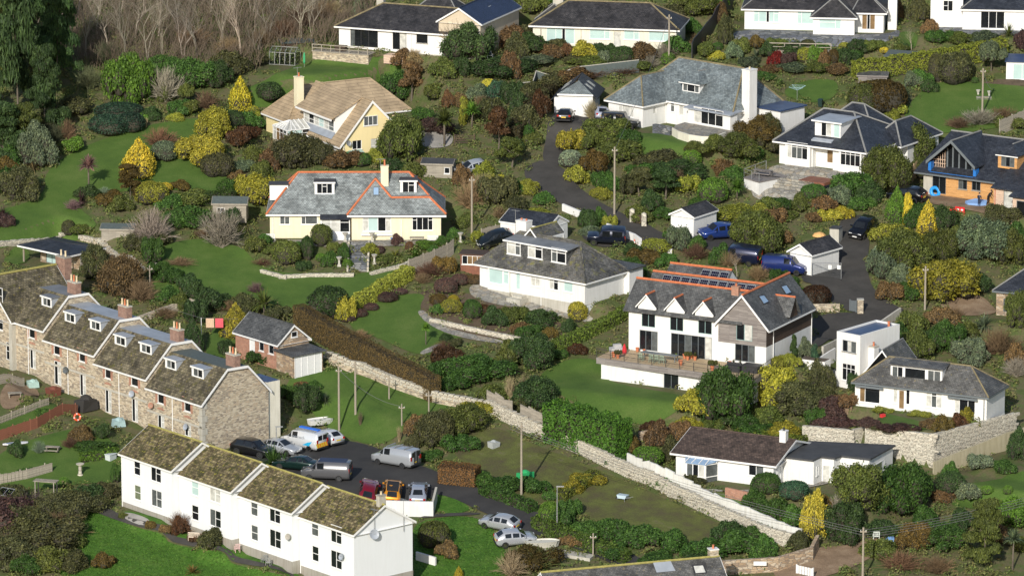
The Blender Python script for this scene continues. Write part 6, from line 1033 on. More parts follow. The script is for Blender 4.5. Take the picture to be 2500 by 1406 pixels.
A('along the upper lane by the garages', 'bush 1440 562 54 52 dk;bush 1465 556 40 44 gn;bush 1490 560 34 34 yg;bush 1440 580 50 26 gy;bush 1660 622 56 70 gy .7;twig 1700 645 84 52 rd .6;bush 1545 630 56 34 dk;dome 1600 628 76 40 yg .8;bush 1580 652 70 44 or .6;big 1545 695 60 66 gn .7;big 1848 630 118 112 ol .8;bush 1800 545 90 42 yg .7;bush 1850 540 70 40 yg .7;bare 1800 700 66 90 pa .9;dome 1990 758 76 56 rd .3;bush 1955 745 50 44 gn .7;bush 1930 715 50 36 gn .7;bush 1890 560 70 50 br;bush 1900 600 60 44 br;bush 1640 590 40 30 gn;bush 1620 660 60 40 gn;bush 1760 650 50 50 gn .7;bush 1700 610 50 30 gn;bush 1920 545 60 30 ol;bush 1880 520 70 34 ol;twig 1850 695 70 50 br;bush 1900 690 44 34 gn .6;twig 1780 660 60 50 br')
A('on the bank right of the drive', 'cone 2190 548 64 80 bg .75;col 2215 555 34 80 yl;big 2245 565 66 66 gn .7;cone 2265 578 52 76 yl;big 2300 575 66 72 dk;bush 2175 600 92 48 yg .8;big 2200 665 130 95 ol .8;big 2295 645 110 80 ol .7;big 2310 755 160 115 mg .55;big 2405 650 145 112 gy .8;big 2475 655 86 92 ol .8;bush 2150 690 64 76 gy .8;big 2440 565 92 62 bk;bush 2475 610 70 60 gn .8;bush 2360 600 70 50 ol;bush 2170 740 60 50 br .9;bush 2230 740 70 50 gn .7;bush 2140 640 40 40 sl .6;bush 2240 620 70 46 mg .6;bush 2390 720 60 50 dk;bush 2200 700 60 50 gy .9;bush 2280 560 40 34 mg')
A('on the overgrown slope right of the cube house', 'big 2235 890 84 84 ol .9;big 2310 870 96 86 gn .7;big 2372 900 96 74 gy 1.1;twig 2440 880 120 80 br .8;phorm 2402 812 76 50 gy 1.1;big 2485 805 60 95 ol;bush 2230 825 80 60 ol;bush 2300 800 80 46 br;bush 2360 830 60 40 ol;bush 2270 850 50 46 dk;twig 2400 880 80 40 rd .7;bush 2480 900 60 60 br;bush 2190 840 50 50 gn .6;twig 2330 790 70 40 br;twig 2480 930 80 60 pa .6')
A('between the solar house and the cube house', 'col 1988 905 26 62 bl;col 1938 878 26 60 dk;bush 1965 880 40 50 gy;big 2000 965 66 82 bk;big 1885 1000 125 105 mg;big 1765 1052 155 150 gn .55;bush 1690 1022 84 60 mg .8;big 1950 1020 130 84 bk 1.1;bush 2030 1035 84 62 pu .8;bush 1870 1050 90 50 ol;bush 1930 900 50 34 yg;bush 1900 900 40 30 yg .7;bush 1990 1040 60 44 gn;bush 1760 1045 80 44 dk;bush 1820 1060 80 50 gn .6;bush 1730 1060 60 40 ol;bush 2010 930 40 40 gy;bush 1910 1080 90 44 mg .6;bush 1850 1075 80 40 gn .7')
A('in the garden above the stone retaining wall', 'bush 2155 1010 50 14 yg;bush 2245 1022 56 16 yg;bush 2040 1055 90 36 pu;bush 2120 1050 60 26 pu;bush 2300 1068 70 52 or .7;bush 2340 1062 56 46 rd .7;bush 2360 1040 40 40 mg .5;bush 2200 1062 80 22 pu .8;bush 2080 1070 80 24 bk;bush 2270 1050 50 24 br;bush 2160 1065 70 20 bk')
A('above the long stone boundary wall', 'big 1310 1010 115 84 dk;bush 1340 1050 70 40 dk;bush 1275 1020 70 44 bk;bush 1605 1095 72 62 br .7;dome 1580 1145 74 50 bg .8;bush 1540 1110 60 40 or .6;bush 1640 1130 60 60 bk;bush 1390 1080 80 40 dk;bush 1450 1110 90 40 dk;bush 1660 1080 60 50 br;bush 1500 1140 60 30 gn;bush 1680 1060 60 40 mg .6;bush 1590 1060 50 30 rd .5;bush 1690 1185 60 26 bk;bush 1640 1200 80 34 gn;bush 1700 1230 60 30 bk;dome 1870 1215 80 56 gn .8;bush 1840 1250 60 50 gn .7;phorm 1830 1275 70 40 gy .7')
A('in the garden below the brown-roofed bungalow', 'dome 1940 1228 74 50 bl 1.2;bush 1900 1280 90 60 gn .7;big 1990 1322 70 125 mg 1.2;big 2100 1255 150 118 ol .9;big 2200 1262 160 122 gn .7;dome 2320 1212 76 56 dk;conif 2405 1400 140 165 ol .9;big 2235 1345 92 66 or .8;big 2305 1355 120 76 gn .8;big 2065 1335 110 110 dk .9;head 2472 1400 60 100 gy;twig 2200 1410 140 64 rd .8;twig 2290 1415 110 60 br;bush 1800 1365 96 60 gn .8;bush 1860 1390 80 56 gn;big 2490 1130 66 84 dk;bush 2390 1150 54 40 gy;dome 2410 1208 28 22 bg;dome 2460 1208 28 22 bg;bush 2360 1225 60 44 gy;big 2480 1295 110 80 bg .75;bush 2300 1230 70 30 br;twig 2050 1280 90 80 pa .7;bush 1940 1300 70 60 gn;bush 2150 1320 80 50 dk;bush 2350 1300 80 54 dk;bush 2150 1370 90 50 ol;bush 1950 1350 60 50 bk;bush 2430 1330 60 50 br .8;bush 1850 1320 80 44 gn .8;bush 2260 1290 70 50 gn .7;bush 2010 1270 50 60 or .8;bush 2490 1350 60 40 ol;bush 2450 1160 60 34 gn;bush 2320 1170 40 40 gn')
A('along the lane below the car park', 'big 1065 1095 100 88 bk 1.1;big 1125 1070 110 80 ol .9;bush 1020 1075 60 60 br;bush 1130 1110 90 50 gn .7;bush 1170 1020 70 40 mg .7;bush 1230 1215 100 46 gn .7;bush 1300 1210 80 40 gn .7;dome 1340 1290 60 62 bg .75;bush 1370 1300 70 56 gn .8;bush 1440 1320 90 50 gn .9;bush 1500 1330 90 60 gn .8;bush 1560 1345 90 60 gn .9;bush 1640 1350 90 50 gn .8;bush 1720 1370 100 50 gn .8;bush 1780 1330 80 56 dk;bush 1180 1200 70 40 gn .7;bush 1400 1340 70 34 br;bush 1600 1390 90 40 gn .7;bush 1500 1370 80 40 gn .7;big 1300 1405 130 70 or .4;twig 1300 1410 140 76 ol 1.2;twig 1250 1420 100 80 st .6;bush 1870 1360 60 50 gn;bush 1700 1395 80 40 dk;bush 1390 1270 50 50 gn;bush 1430 1190 70 34 mg .6;bush 1395 1210 60 36 mg .6;bush 1345 1225 50 30 gn')
A('around the car park', 'dome 1060 1345 84 68 ol .8;bush 1092 1368 62 42 br;phorm 665 1150 90 70 gn .8;phorm 690 1150 70 50 gn .7;big 748 1010 74 74 dk .9;bush 735 952 34 22 rd 1.2;phorm 795 988 42 32 gy .6;reed 975 1082 32 42 st .5;reed 880 1042 30 38 st .5;bush 710 985 50 44 gn .7;bush 765 960 40 30 gn;bush 1010 1100 40 40 bk;bush 1050 1130 60 30 gn .8;cone 1120 1415 26 30 yl .6')
A('by the front of the white terrace', 'twig 440 1312 70 68 rd 1.0;bush 440 1312 50 46 rd .6;bush 405 1302 28 22 br 1.3;bush 370 1292 28 22 or;bush 520 1338 62 46 bk;twig 500 1335 60 36 br .7;bush 475 1325 36 22 rd .6;phorm 580 1318 34 24 gn;phorm 470 1408 60 28 or;bush 300 1265 30 14 ol')
A('in the rough scrub at the bottom left', 'big 100 1360 200 90 bk;big 0 1330 160 110 pu;big 190 1270 130 70 bk;twig 60 1290 170 90 pu;twig 150 1330 150 80 br .7;twig 10 1390 150 90 br .6;big 60 1335 150 96 bk;big 150 1290 130 80 bk 1.1;bush 210 1250 100 60 dk;big 20 1400 150 90 bk;bush 120 1345 110 60 br .7;bush 260 1220 70 40 bk;bush 40 1280 110 70 bk;twig 90 1300 130 70 pu;twig 30 1340 130 70 br .6;bush 120 1400 100 60 ol;bush 180 1400 80 50 bk;twig 230 1230 80 50 br .7;bush 250 1390 60 40 or .6;bush 20 1240 80 60 bk;bush 180 1340 60 44 ol;bush 60 1410 80 50 gn .6')
A('in the allotment gardens at the left edge', 'dome 156 1192 32 26 bg .8;twig 95 1112 40 40 gy;bush 200 1085 60 44 br .7;bush 250 1075 46 40 dk;bush 40 1120 44 40 dk;phorm 25 870 30 26 gn .7;bush 230 1115 110 30 gn .8;bush 60 1165 40 24 gn;bush 10 870 40 40 dk;bush 280 1180 24 50 gn .8;bush 230 1240 40 30 gn;bush 110 1020 40 24 gn .8;twig 170 1100 50 34 rd .6')
A('beside the white cube house walls', 'twig 2105 890 40 44 br;bush 2090 960 44 50 dk;bush 2060 1000 50 40 br;bush 2010 1000 60 60 bk')
hedge([(730, 800), (800, 840), (900, 895), (1000, 945), (1062, 980)], 1.6, 2.9, (.105, .076, .034), 'long tall brown clipped beech hedge beside the stone wall', lump=.04, leaf=.075, dens=170)
hedge([(850, 768), (905, 735), (960, 702), (998, 680)], 1.7, 1.5, (.24, .27, .05), 'variegated yellow-green hedge beside the sunken lawn', dens=130)
hedge([(1340, 865), (1420, 830), (1500, 790), (1530, 770)], 1.3, 1.3, (.10, .15, .03), 'clipped green hedge between the mossy-roofed and solar houses')
hedge([(2085, 192), (2160, 184), (2260, 170), (2360, 154), (2450, 136)], 2.0, 2.3, (.16, .19, .03), 'long yellow-green hedge across the upper right gardens')
hedge([(1350, 1070), (1420, 1092), (1520, 1120)], 3.6, 4.4, (.055, .13, .02), 'big bright green clipped cypress hedge above the boundary wall', lump=.1, leaf=.15, dens=75)
hedge([(1078, 1172), (1165, 1182)], 2.6, 2.0, (.14, .075, .03), 'brown clipped block hedge beside the car park lane', lump=.03, leaf=.075, dens=170)
hedge([(1180, 1205), (1240, 1225), (1300, 1250)], 1.4, 1.1, 'gn', 'low green hedge on the upper verge of the lane'); hedge([(1310, 1285), (1380, 1318), (1440, 1340), (1530, 1372)], 1.5, 1.3, (.06, .1, .02), 'green verge hedge opposite the parked silver cars'); hedge([(1365, 1222), (1450, 1170)], 1.5, 1.0, (.09, .11, .022), 'short olive hedge across the mossy garden')
hedge([(455, 505), (570, 492)], 1.6, 1.4, (.035, .06, .016), 'dark clipped hedge left of the cream bungalow'); hedge([(1770, 535), (1880, 552)], 2.0, 1.6, (.12, .14, .025), 'clipped lime hedge above the blue car'); hedge([(1640, 1070), (1760, 1062)], 1.0, 1.2, 'gn', 'green hedge behind the brown-roofed bungalow'); hedge([(200, 1128), (285, 1112)], 1.2, .9, (.07, .13, .02), 'vegetable row hedge beside the white terrace end')
hedge([(1255, 355), (1290, 300), (1325, 255), (1360, 225)], 1.8, 2.2, (.04, .036, .018), 'dark bank hedge left of the steep drive'); hedge([(1800, 1080), (1900, 1095), (1965, 1100)], 1.4, 1.6, (.09, .12, .02), 'lime green hedge along the top of the stone wall')
def relabel():
    by = {}
    for v in VEG: by.setdefault((v[1], v[2], v[3]), []).append(v)
    ords = ['leftmost', 'second from left', 'third from left', 'fourth from left', 'fifth from left', 'sixth from left', 'seventh from left', 'eighth from left', 'ninth from left', 'tenth from left']
    for (w, f, pl), vs_ in by.items():
        vs_.sort(key=lambda v: v[0]); n = len(vs_)
        for i, v in enumerate(vs_):
            l = '%s %s %s' % (w, f, pl)
            if n > 24: v[4]['group'] = 'leafless trees of the wood'
            elif n > 2: l += ', ' + (ords[i] if i < (n + 1) // 2 else ords[n - 1 - i].replace('left', 'right'))
            elif n > 1: l += ', ' + ('left' if i == 0 else 'right')
            v[4]['label'] = l; v[4]['category'] = v[5]
relabel()
def undergrowth():                                   # low growth over the unmown banks, with added filler shrubs joined in
    rg = np.random.default_rng(5); n = 15000; px = rg.uniform(-30, 2530, n * 3); py = rg.uniform(-20, 1430, n * 3); P = []
    X = rg.uniform(-75, 75, 95000); Y = rg.uniform(-92, 118, 95000); ok = np.abs(X) < 62 + Y * .1
    for pl in SHEETS: ok &= ~inside(pl, X, Y)
    for (ox, oy, ux, uy, x0, y0, x1, y1, z, m) in PADS:
        lx = (X - ox) * ux + (Y - oy) * uy; ly = -(X - ox) * uy + (Y - oy) * ux; ok &= ~((lx > x0) & (lx < x1) & (ly > y0 + .5) & (ly < y1))
    XA, YA = X, Y; X, Y = X[ok][:15500], Y[ok][:15500]; k = 15; n = len(X); r = rg.uniform(.18, .62, n) * (.7 + .6 * (np.sin(X * .5) * np.sin(Y * .45 + 1) > 0)); c = np.stack([X, Y, ground(X, Y) - .05], 1); D = rg.normal(0, 1, (n * k, 3)); D[:, 2] = np.abs(D[:, 2]); D /= np.linalg.norm(D, axis=1)[:, None]
    P = np.repeat(c, k, 0) + D * np.repeat(r, k)[:, None] * np.array([1.1, 1.1, 1.0]); N = D
    X2, Y2 = XA[ok][15500:16900], YA[ok][15500:16900]; k2 = 110; n2 = len(X2); r2 = rg.uniform(.45, 1.15, n2); c2 = np.stack([X2, Y2, ground(X2, Y2) - .1], 1); D2 = rg.normal(0, 1, (n2 * k2, 3)); D2[:, 2] = np.abs(D2[:, 2]); D2 /= np.linalg.norm(D2, axis=1)[:, None]; lump = 1 + .22 * np.sin(D2[:, 0] * 5 + np.repeat(X2, k2)) * np.sin(D2[:, 1] * 5 + D2[:, 2] * 4)
    P = np.concatenate([P, np.repeat(c2, k2, 0) + D2 * (np.repeat(r2, k2) * lump)[:, None]]); N = np.concatenate([N, D2])
    me = quadmesh('undergrowth', cards(P, N, np.full(len(P), .14), rg), ['undergrowth']); o = bpy.data.objects.new('undergrowth', me); COL.objects.link(o); tag(o, 'low undergrowth and mixed filler shrubs covering the unmown garden banks', 'undergrowth', kind='stuff')
undergrowth()
def grass_tufts():
    rg = np.random.default_rng(8)
    for poly, n in ((SHEETS[6], 15000), (SHEETS[8], 5000)):
        pts = np.array(poly); X = rg.uniform(pts[:, 0].min(), pts[:, 0].max(), n * 2); Y = rg.uniform(max(pts[:, 1].min(), -92), pts[:, 1].max(), n * 2); k = inside(poly, X, Y); X, Y = X[k][:n], Y[k][:n]; P = np.stack([X, Y, ground(X, Y) + .08], 1); N = np.stack([rg.normal(0, .6, len(P)), rg.normal(-.6, .4, len(P)), rg.uniform(.2, 1, len(P))], 1)
        me = quadmesh('grass', cards(P, N, np.full(len(P), .13), rg, .4), ['leaf']); o = bpy.data.objects.new('grass', me); COL.objects.link(o); o.color = (.06, .135, .02, 1); tag(o, 'rough grass %s' % ('on the lawn before the white terrace' if n > 9000 else 'beside the end gable of the white terrace'), 'grass', kind='stuff')
grass_tufts()

def brushwood():                                     # tangle of bare stems between the trees of the wood
    rg = random.Random(11); mb = MB(); C0 = G(450, 80)
    for _ in range(6500):
        p = Vector((rg.uniform(-62, -14), rg.uniform(64, 100), 0)); p.z = float(base(p.x, p.y)); px, py = proj(p)
        if not (150 < px < 930 and -30 < py < 172): continue
        if px > 640 and py > 95 + (930 - px) * .15: continue
        p = p - C0; h = rg.uniform(1.0, 3.6); d = Vector((rg.uniform(-.5, .5), rg.uniform(-.5, .5), 1)).normalized(); m_ = p + d * h * .5; mb.tube(p, m_, .035, .025, 'twig', 3, False)
        for k in range(3): e = (d + Vector((rg.uniform(-.7, .7), rg.uniform(-.7, .7), rg.uniform(-.2, .4)))).normalized(); mb.tube(m_, m_ + e * h * .55, .022, .008, 'twig', 3, False)
    me = mb.mesh('brushwood', uv=False); o = bpy.data.objects.new('brushwood', me); COL.objects.link(o); o.location = C0; o.color = (.17, .13, .09, 1); tag(o, 'tangled bare brushwood between the leafless trees', 'brushwood', kind='stuff')
brushwood()
# ------------------------------------------------------------------ vehicles
# stations: x, z_low, z_belt, z_top, half width low, half width belt, half width top
def car_stations(kind):
    if kind == 'hatch':
        L, Wd = 4.05, 1.74; S = [(2.02, .38, .60, .62, .58, .60, .5), (1.92, .24, .70, .73, .78, .80, .66), (1.5, .2, .84, .88, .84, .85, .72), (1.02, .2, .92, .97, .86, .87, .74), (.3, .2, .95, 1.40, .87, .87, .60), (-.5, .2, .97, 1.47, .87, .87, .60), (-1.25, .2, .99, 1.43, .87, .86, .58), (-1.85, .24, 1.0, 1.05, .84, .84, .66), (-2.0, .34, .86, .9, .78, .78, .62)]; wi = (3, 4); ri = (6, 7); sg = [(3, 4), (4, 5), (5, 6)]; ax = (1.25, -1.2)
    elif kind == 'saloon':
        L, Wd = 4.6, 1.8; S = [(2.3, .38, .58, .60, .6, .62, .5), (2.2, .24, .68, .71, .8, .82, .68), (1.7, .2, .82, .86, .86, .87, .74), (1.05, .2, .9, .95, .88, .88, .76), (.3, .2, .93, 1.36, .89, .88, .6), (-.5, .2, .94, 1.42, .89, .88, .6), (-1.05, .2, .95, 1.36, .89, .88, .58), (-1.65, .2, .95, 1.0, .88, .87, .7), (-2.15, .26, .92, .96, .84, .84, .7), (-2.28, .36, .8, .84, .78, .78, .64)]; wi = (3, 4); ri = (6, 7); sg = [(3, 4), (4, 5), (5, 6), (6, 7)]; ax = (1.4, -1.35)
    elif kind == 'suv':
        L, Wd = 4.5, 1.88; S = [(2.22, .42, .72, .75, .62, .66, .56), (2.12, .3, .86, .9, .84, .86, .72), (1.65, .28, .98, 1.03, .9, .91, .78), (1.1, .28, 1.04, 1.1, .92, .93, .8), (.45, .28, 1.07, 1.6, .93, .93, .68), (-.5, .28, 1.09, 1.68, .93, .93, .68), (-1.6, .28, 1.1, 1.62, .93, .92, .66), (-2.1, .32, 1.1, 1.15, .9, .9, .74), (-2.22, .42, .95, 1.0, .84, .84, .7)]; wi = (3, 4); ri = (6, 7); sg = [(3, 4), (4, 5), (5, 6)]; ax = (1.4, -1.35)
    elif kind == 'van':
        L, Wd = 4.95, 1.95; S = [(2.46, .4, .74, .77, .66, .7, .6), (2.36, .28, .92, .96, .88, .9, .78), (1.85, .26, 1.08, 1.13, .95, .96, .84), (1.45, .26, 1.12, 1.22, .97, .97, .86), (.85, .26, 1.14, 1.86, .98, .98, .8), (0, .26, 1.14, 1.94, .98, .98, .82), (-2.2, .28, 1.14, 1.93, .98, .98, .82), (-2.42, .3, 1.1, 1.88, .95, .95, .8), (-2.47, .36, 1.0, 1.84, .92, .92, .78)]; wi = (3, 4); ri = None; sg = [(3, 4), (4, 5)]; ax = (1.55, -1.45)
    elif kind == '4x4':
        L, Wd = 4.6, 1.8; S = [(2.1, .5, .95, 1.0, .78, .8, .74), (2.05, .45, 1.0, 1.06, .82, .84, .78), (1.2, .42, 1.04, 1.1, .86, .86, .8), (.85, .42, 1.06, 1.14, .88, .88, .82), (.55, .42, 1.08, 1.88, .88, .88, .78), (-.5, .42, 1.08, 1.95, .88, .88, .78), (-1.9, .42, 1.08, 1.94, .88, .88, .78), (-2.05, .45, 1.06, 1.88, .88, .88, .78), (-2.08, .5, 1.0, 1.8, .86, .86, .76)]; wi = (3, 4); ri = None; sg = [(4, 5), (5, 6)]; ax = (1.35, -1.25)
    return L, Wd, S, wi, ri, sg, ax
CARPROTO = {}
def car_proto(kind):
    if kind in CARPROTO: return CARPROTO[kind]
    L, Wd, S, wi, ri, sg, ax = car_stations(kind); parts = {}
    def ring(s): x, zl, zb, zt, wl_, wb, wt = s; return [(x, wl_ * .92, zl), (x, wl_, zl + (zb - zl) * .35), (x, wb, zl + (zb - zl) * .75), (x, wb * .985, zb), (x, wt, zt - .03), (x, wt * .82, zt), (x, -wt * .82, zt), (x, -wt, zt - .03), (x, -wb * .985, zb), (x, -wb, zl + (zb - zl) * .75), (x, -wl_, zl + (zb - zl) * .35), (x, -wl_ * .92, zl)]
    Rg = [ring(s) for s in S]; mb = MB(); n = 12; mb.v = [p for r_ in Rg for p in r_]
    for i in range(len(Rg) - 1):
        for j in range(n): k = (j + 1) % n; mb.f.append((i * n + j, i * n + k, (i + 1) * n + k, (i + 1) * n + j)); mb.m.append(mb.mi('carpaint' if j < 11 else 'rubber'))
    mb.f.append(tuple(range(n))[::-1]); mb.m.append(0); o = (len(Rg) - 1) * n; mb.f.append(tuple(o + j for j in range(n))); mb.m.append(0); parts['body'] = [mb.mesh('body', True)]
    def glass(c, out, sh=.86):
        c = [Vector(p) for p in c]; m = sum(c, Vector()) / 4; nn = (c[1] - c[0]).cross(c[3] - c[0]).normalized()
        if nn.dot(out) < 0: nn = -nn
        g = MB(); g.prism([m + (p - m) * sh + nn * .006 for p in c], nn * .012, 'glass_d'); return g.mesh('window')
    V = Vector
    a, b = wi; parts['windscreen'] = [glass([Rg[a][5], Rg[a][6], Rg[b][6], Rg[b][5]], V((1, 0, .5)), .93)]
    if ri: a, b = ri; parts['rear_window'] = [glass([Rg[a][5], Rg[a][6], Rg[b][6], Rg[b][5]], V((-1, 0, .3)), .88)]
    else:
        a = -1; x = S[-1][0] - .005; zb_, zt, wt = S[-1][2], S[-1][3], S[-1][6]; parts['rear_window'] = []
        for y in (.38, -.38): g = MB(); g.box(x - .012, y - .3, zb_ + .22, x, y + .3, zt - .12, 'glass_d'); parts['rear_window'].append(g.mesh('window'))
    parts['side_window'] = []
    for a, b in sg:
        for p, q_, sd in ((3, 4, 1), (8, 7, -1)): parts['side_window'].append(glass([Rg[a][p], Rg[b][p], Rg[b][q_], Rg[a][q_]], V((0, sd, .2)), .8))
    f0 = S[1]; parts['headlight'] = []; parts['tail_light'] = []
    for sd in (1, -1):
        g = MB(); g.box(S[1][0] - .05, sd * S[1][5] * .62 - .17, S[1][2] - .14, S[1][0] + .06, sd * S[1][5] * .62 + .17, S[1][2] - .0, 'hlight'); parts['headlight'].append(g.mesh('light'))
        e = S[-1]; h0 = e[2] - .1 if kind in ('van', '4x4') else e[2] - .12; g = MB(); g.box(e[0] - .02, sd * e[5] * .86 - .11, h0, e[0] + .1, sd * e[5] * .86 + .11, h0 + (.42 if kind in ('van', '4x4') else .2), 'tlight'); parts['tail_light'].append(g.mesh('light'))
    g = MB(); g.box(S[-1][0] - .03, -.26, .62, S[-1][0] - .001, .26, .74, 'plate_y'); parts['number_plate'] = [g.mesh('plate')]; g = MB(); g.box(S[0][0] + .001, -.26, .44, S[0][0] + .03, .26, .56, 'plate_w'); parts['number_plate'].append(g.mesh('plate'))
    parts['bumper'] = []
    for x0, x1, w in ((S[1][0] - .12, S[0][0] + .025, S[1][4]), (S[-1][0] - .045, S[-2][0], S[-2][4])): g = MB(); g.box(x0, -w * .93, S[1][1] + .03, x1, w * .93, S[1][1] + .2, 'rubber'); parts['bumper'].append(g.mesh('bumper'))
    parts['wing_mirror'] = []
    for sd in (1, -1): g = MB(); s_ = S[wi[0]]; g.box(s_[0] - .35, sd * (s_[5] + .1) - .09, s_[2] + .02, s_[0] - .2, sd * (s_[5] + .1) + .09, s_[2] + .17, 'carpaint'); parts['wing_mirror'].append(g.mesh('mirror'))
    r = .37 if kind in ('suv', '4x4') else .33; tm = MB(); tm.tube((0, -.11, 0), (0, .11, 0), r, r, 'rubber', 18); rm = MB(); rm.tube((0, -.118, 0), (0, .118, 0), r * .62, r * .62, 'chrome', 12)
    tyre, rim = tm.mesh('tyre'), rm.mesh('rim'); CARPROTO[kind] = (parts, tyre, rim, ax, S, r); return CARPROTO[kind]
def car(kind, px, py, heading, color, label, cat='car', sc=1.0, dz=0):
    """heading: compass-like angle in degrees of the bonnet, 0 = to the right, 90 = away from the camera"""
    parts, tyre, rim, ax, S, r = car_proto(kind); p = G(px, py); p.z += dz
    th = R(heading); d = Vector((math.cos(th), math.sin(th), 0)); e = 1.3; zf_, zr_ = gz(*(p + d * e).xy), gz(*(p - d * e).xy); s = Vector((-d.y, d.x, 0)); zl_, zr2 = gz(*(p + s * .8).xy), gz(*(p - s * .8).xy)
    d3 = Vector((d.x * 2 * e, d.y * 2 * e, zf_ - zr_)).normalized(); s3 = Vector((s.x * 1.6, s.y * 1.6, zl_ - zr2)).normalized(); u3 = d3.cross(s3).normalized(); s3 = u3.cross(d3)
    o = bpy.data.objects.new({'van': 'parked_van', 'car': 'parked_car'}.get(cat, 'parked_car'), None); COL.objects.link(o); tag(o, label, cat, 'parked vehicles')
    m = Matrix((d3, s3, u3)).transposed().to_4x4(); m.translation = p + Vector((0, 0, .09)); o.matrix_world = m; o.scale = (sc * 1.13,) * 3
    for nm, ms in parts.items():
        for me in ms: c = bpy.data.objects.new(nm, me); COL.objects.link(c); c.parent = o; c.color = c4(color)
    for x in ax:
        for y in (1, -1):
            w = bpy.data.objects.new('wheel', tyre); COL.objects.link(w); w.parent = o; w.location = (x, y * (S[4][4] - .1), r); k = bpy.data.objects.new('rim', rim); COL.objects.link(k); k.parent = w
    return o
SIL, BLK = (.42, .44, .46), (.012, .012, .014)
car('hatch', 1381, 296, 82, BLK, 'black hatchback parked at the top of the steep drive'); car('hatch', 1466, 290, 95, (.4, .42, .5), 'silver hatchback half hidden by the slate house corner'); car('4x4', 1514, 316, -12, (.02, .023, .025), 'black boxy four-wheel drive beside the slate house lawn')
car('hatch', 1153, 424, 205, SIL, 'silver hatchback half hidden by palms near the black-roofed shed'); car('4x4', 1480, 596, 176, (.01, .014, .03), 'navy four-wheel drive with spare wheel below the upper lane'); car('suv', 1752, 582, 205, (.02, .05, .22), 'bright blue car facing the small white garage'); car('van', 1803, 640, 160, (.008, .012, .04), 'navy van hidden behind the tall hedge', 'van')
car('van', 1918, 668, -22, (.015, .03, .14), 'blue van in front of the white gabled garage', 'van'); car('suv', 2106, 572, 242, (.006, .006, .008), 'black car parked alone on the tarmac drive'); car('suv', 2214, 492, 150, (.008, .008, .01), 'black car behind golden conifers at the unfinished house'); car('hatch', 1209, 596, 200, (.01, .014, .016), 'dark car beside the fence above the mossy-roofed house')
car('suv', 617, 1112, -30, BLK, 'black estate car beside the stone gable wall'); car('saloon', 683, 1106, -32, SIL, 'silver saloon with bonnet towards the car park'); V_ = car('van', 742, 1094, 142, (.72, .74, .75), 'white van with blue roof ladder and chevron rear doors', 'van'); car('hatch', 797, 1082, 130, (.7, .72, .73), 'white hatchback beyond the white van'); car('saloon', 722, 1146, 160, (.006, .025, .02), 'dark green car behind the grey van')
v16 = car('van', 797, 1170, 170, (.13, .13, .135), 'dark grey panel van at the back of the white terrace', 'van'); v17 = car('van', 966, 1136, 146, (.40, .42, .44), 'silver panel van with black racing stripes on its rear doors', 'van'); car('hatch', 897, 1212, 84, (.22, .008, .02), 'crimson hatchback parked beside the orange car'); oc = car('suv', 957, 1215, 88, (.75, .3, .01), 'orange car with black roof in the car park row', sc=.95)
car('saloon', 1022, 1216, 88, (.36, .39, .45), 'silver-blue saloon at the end of the car park row'); car('hatch', 1220, 1290, 152, SIL, 'silver three-door car with tinted sunroof on the lane verge'); car('hatch', 1258, 1328, 14, (.45, .47, .5), 'small silver hatchback beside the covered boat')
def text_mesh(s, size, mat, parent, loc, rot, color):
    cu = bpy.data.curves.new('lettering', 'FONT'); cu.body = s; cu.size = size; cu.extrude = .004; t = bpy.data.objects.new('t', cu); COL.objects.link(t); dg = bpy.context.evaluated_depsgraph_get(); me = bpy.data.meshes.new_from_object(t.evaluated_get(dg)); bpy.data.objects.remove(t)
    me.materials.clear(); me.materials.append(MATS[mat]); o = bpy.data.objects.new('lettering', me); COL.objects.link(o); o.parent = parent; o.location = loc; o.rotation_euler = rot; o.color = c4(color); return o
text_mesh('openreach', .42, 'paint', V_, (.9, .985, 1.22), (math.pi / 2 - .17, 0, math.pi), (.25, .27, .3))
mb = MB(); mb.prism([(.5, -.6, 1.625), (.5, .6, 1.625), (-.5, .62, 1.69), (-1.62, .6, 1.635), (-1.62, -.6, 1.635), (-.5, -.62, 1.69)], (0, 0, .02), 'rubber'); mb.obj('roof_panel', oc)
for k in range(5):                                   # chevrons and blue swoosh on the van, its ladder
    for y0, col in ((-.85 + k * .34, (.8, .2, .02)), (-.68 + k * .34, (.7, .6, .05))): mb = MB(); mb.prism([(-2.485, y0, .5), (-2.485, y0 + .17, .5), (-2.485, y0 + .37, .95), (-2.485, y0 + .2, .95)], (-.01, 0, 0), 'paint'); mb.obj('chevron', V_, col)
mb = MB(); mb.prism([(-.6, .985, .6), (-1.5, .985, .6), (-1.9, .985, 1.1), (-1.3, .99, .95)], (0, .012, 0), 'paint'); mb.obj('swoosh', V_, (.02, .35, .6)); mb = MB(); mb.box(-1.8, -.5, 1.98, .7, -.1, 2.12, 'paint'); mb.obj('roof_tube', V_, (.03, .15, .6)); mb = MB()
for y in (.15, .5): mb.box(-1.9, y, 1.98, .6, y + .06, 2.06, 'steel')
for k in range(9): mb.box(-1.85 + k * .3, .16, 1.99, -1.8 + k * .3, .55, 2.04, 'steel')
mb.obj('ladder', V_)
for y in (-.32, .08): mb = MB(); mb.box(-2.5, y, .45, -2.475, y + .24, 1.8, 'rubber'); mb.obj('stripe', v17)
for x in (-1.6, -.4, .5): mb = MB(); mb.box(x, -.8, 1.96, x + .08, .8, 2.04, 'steel'); mb.obj('roof_bar', v17)
mb = MB(); mb.box(-2.1, -.74, 1.925, .7, .74, 1.965, 'paint'); mb.obj('roof_panel', v16, (.02, .03, .07))
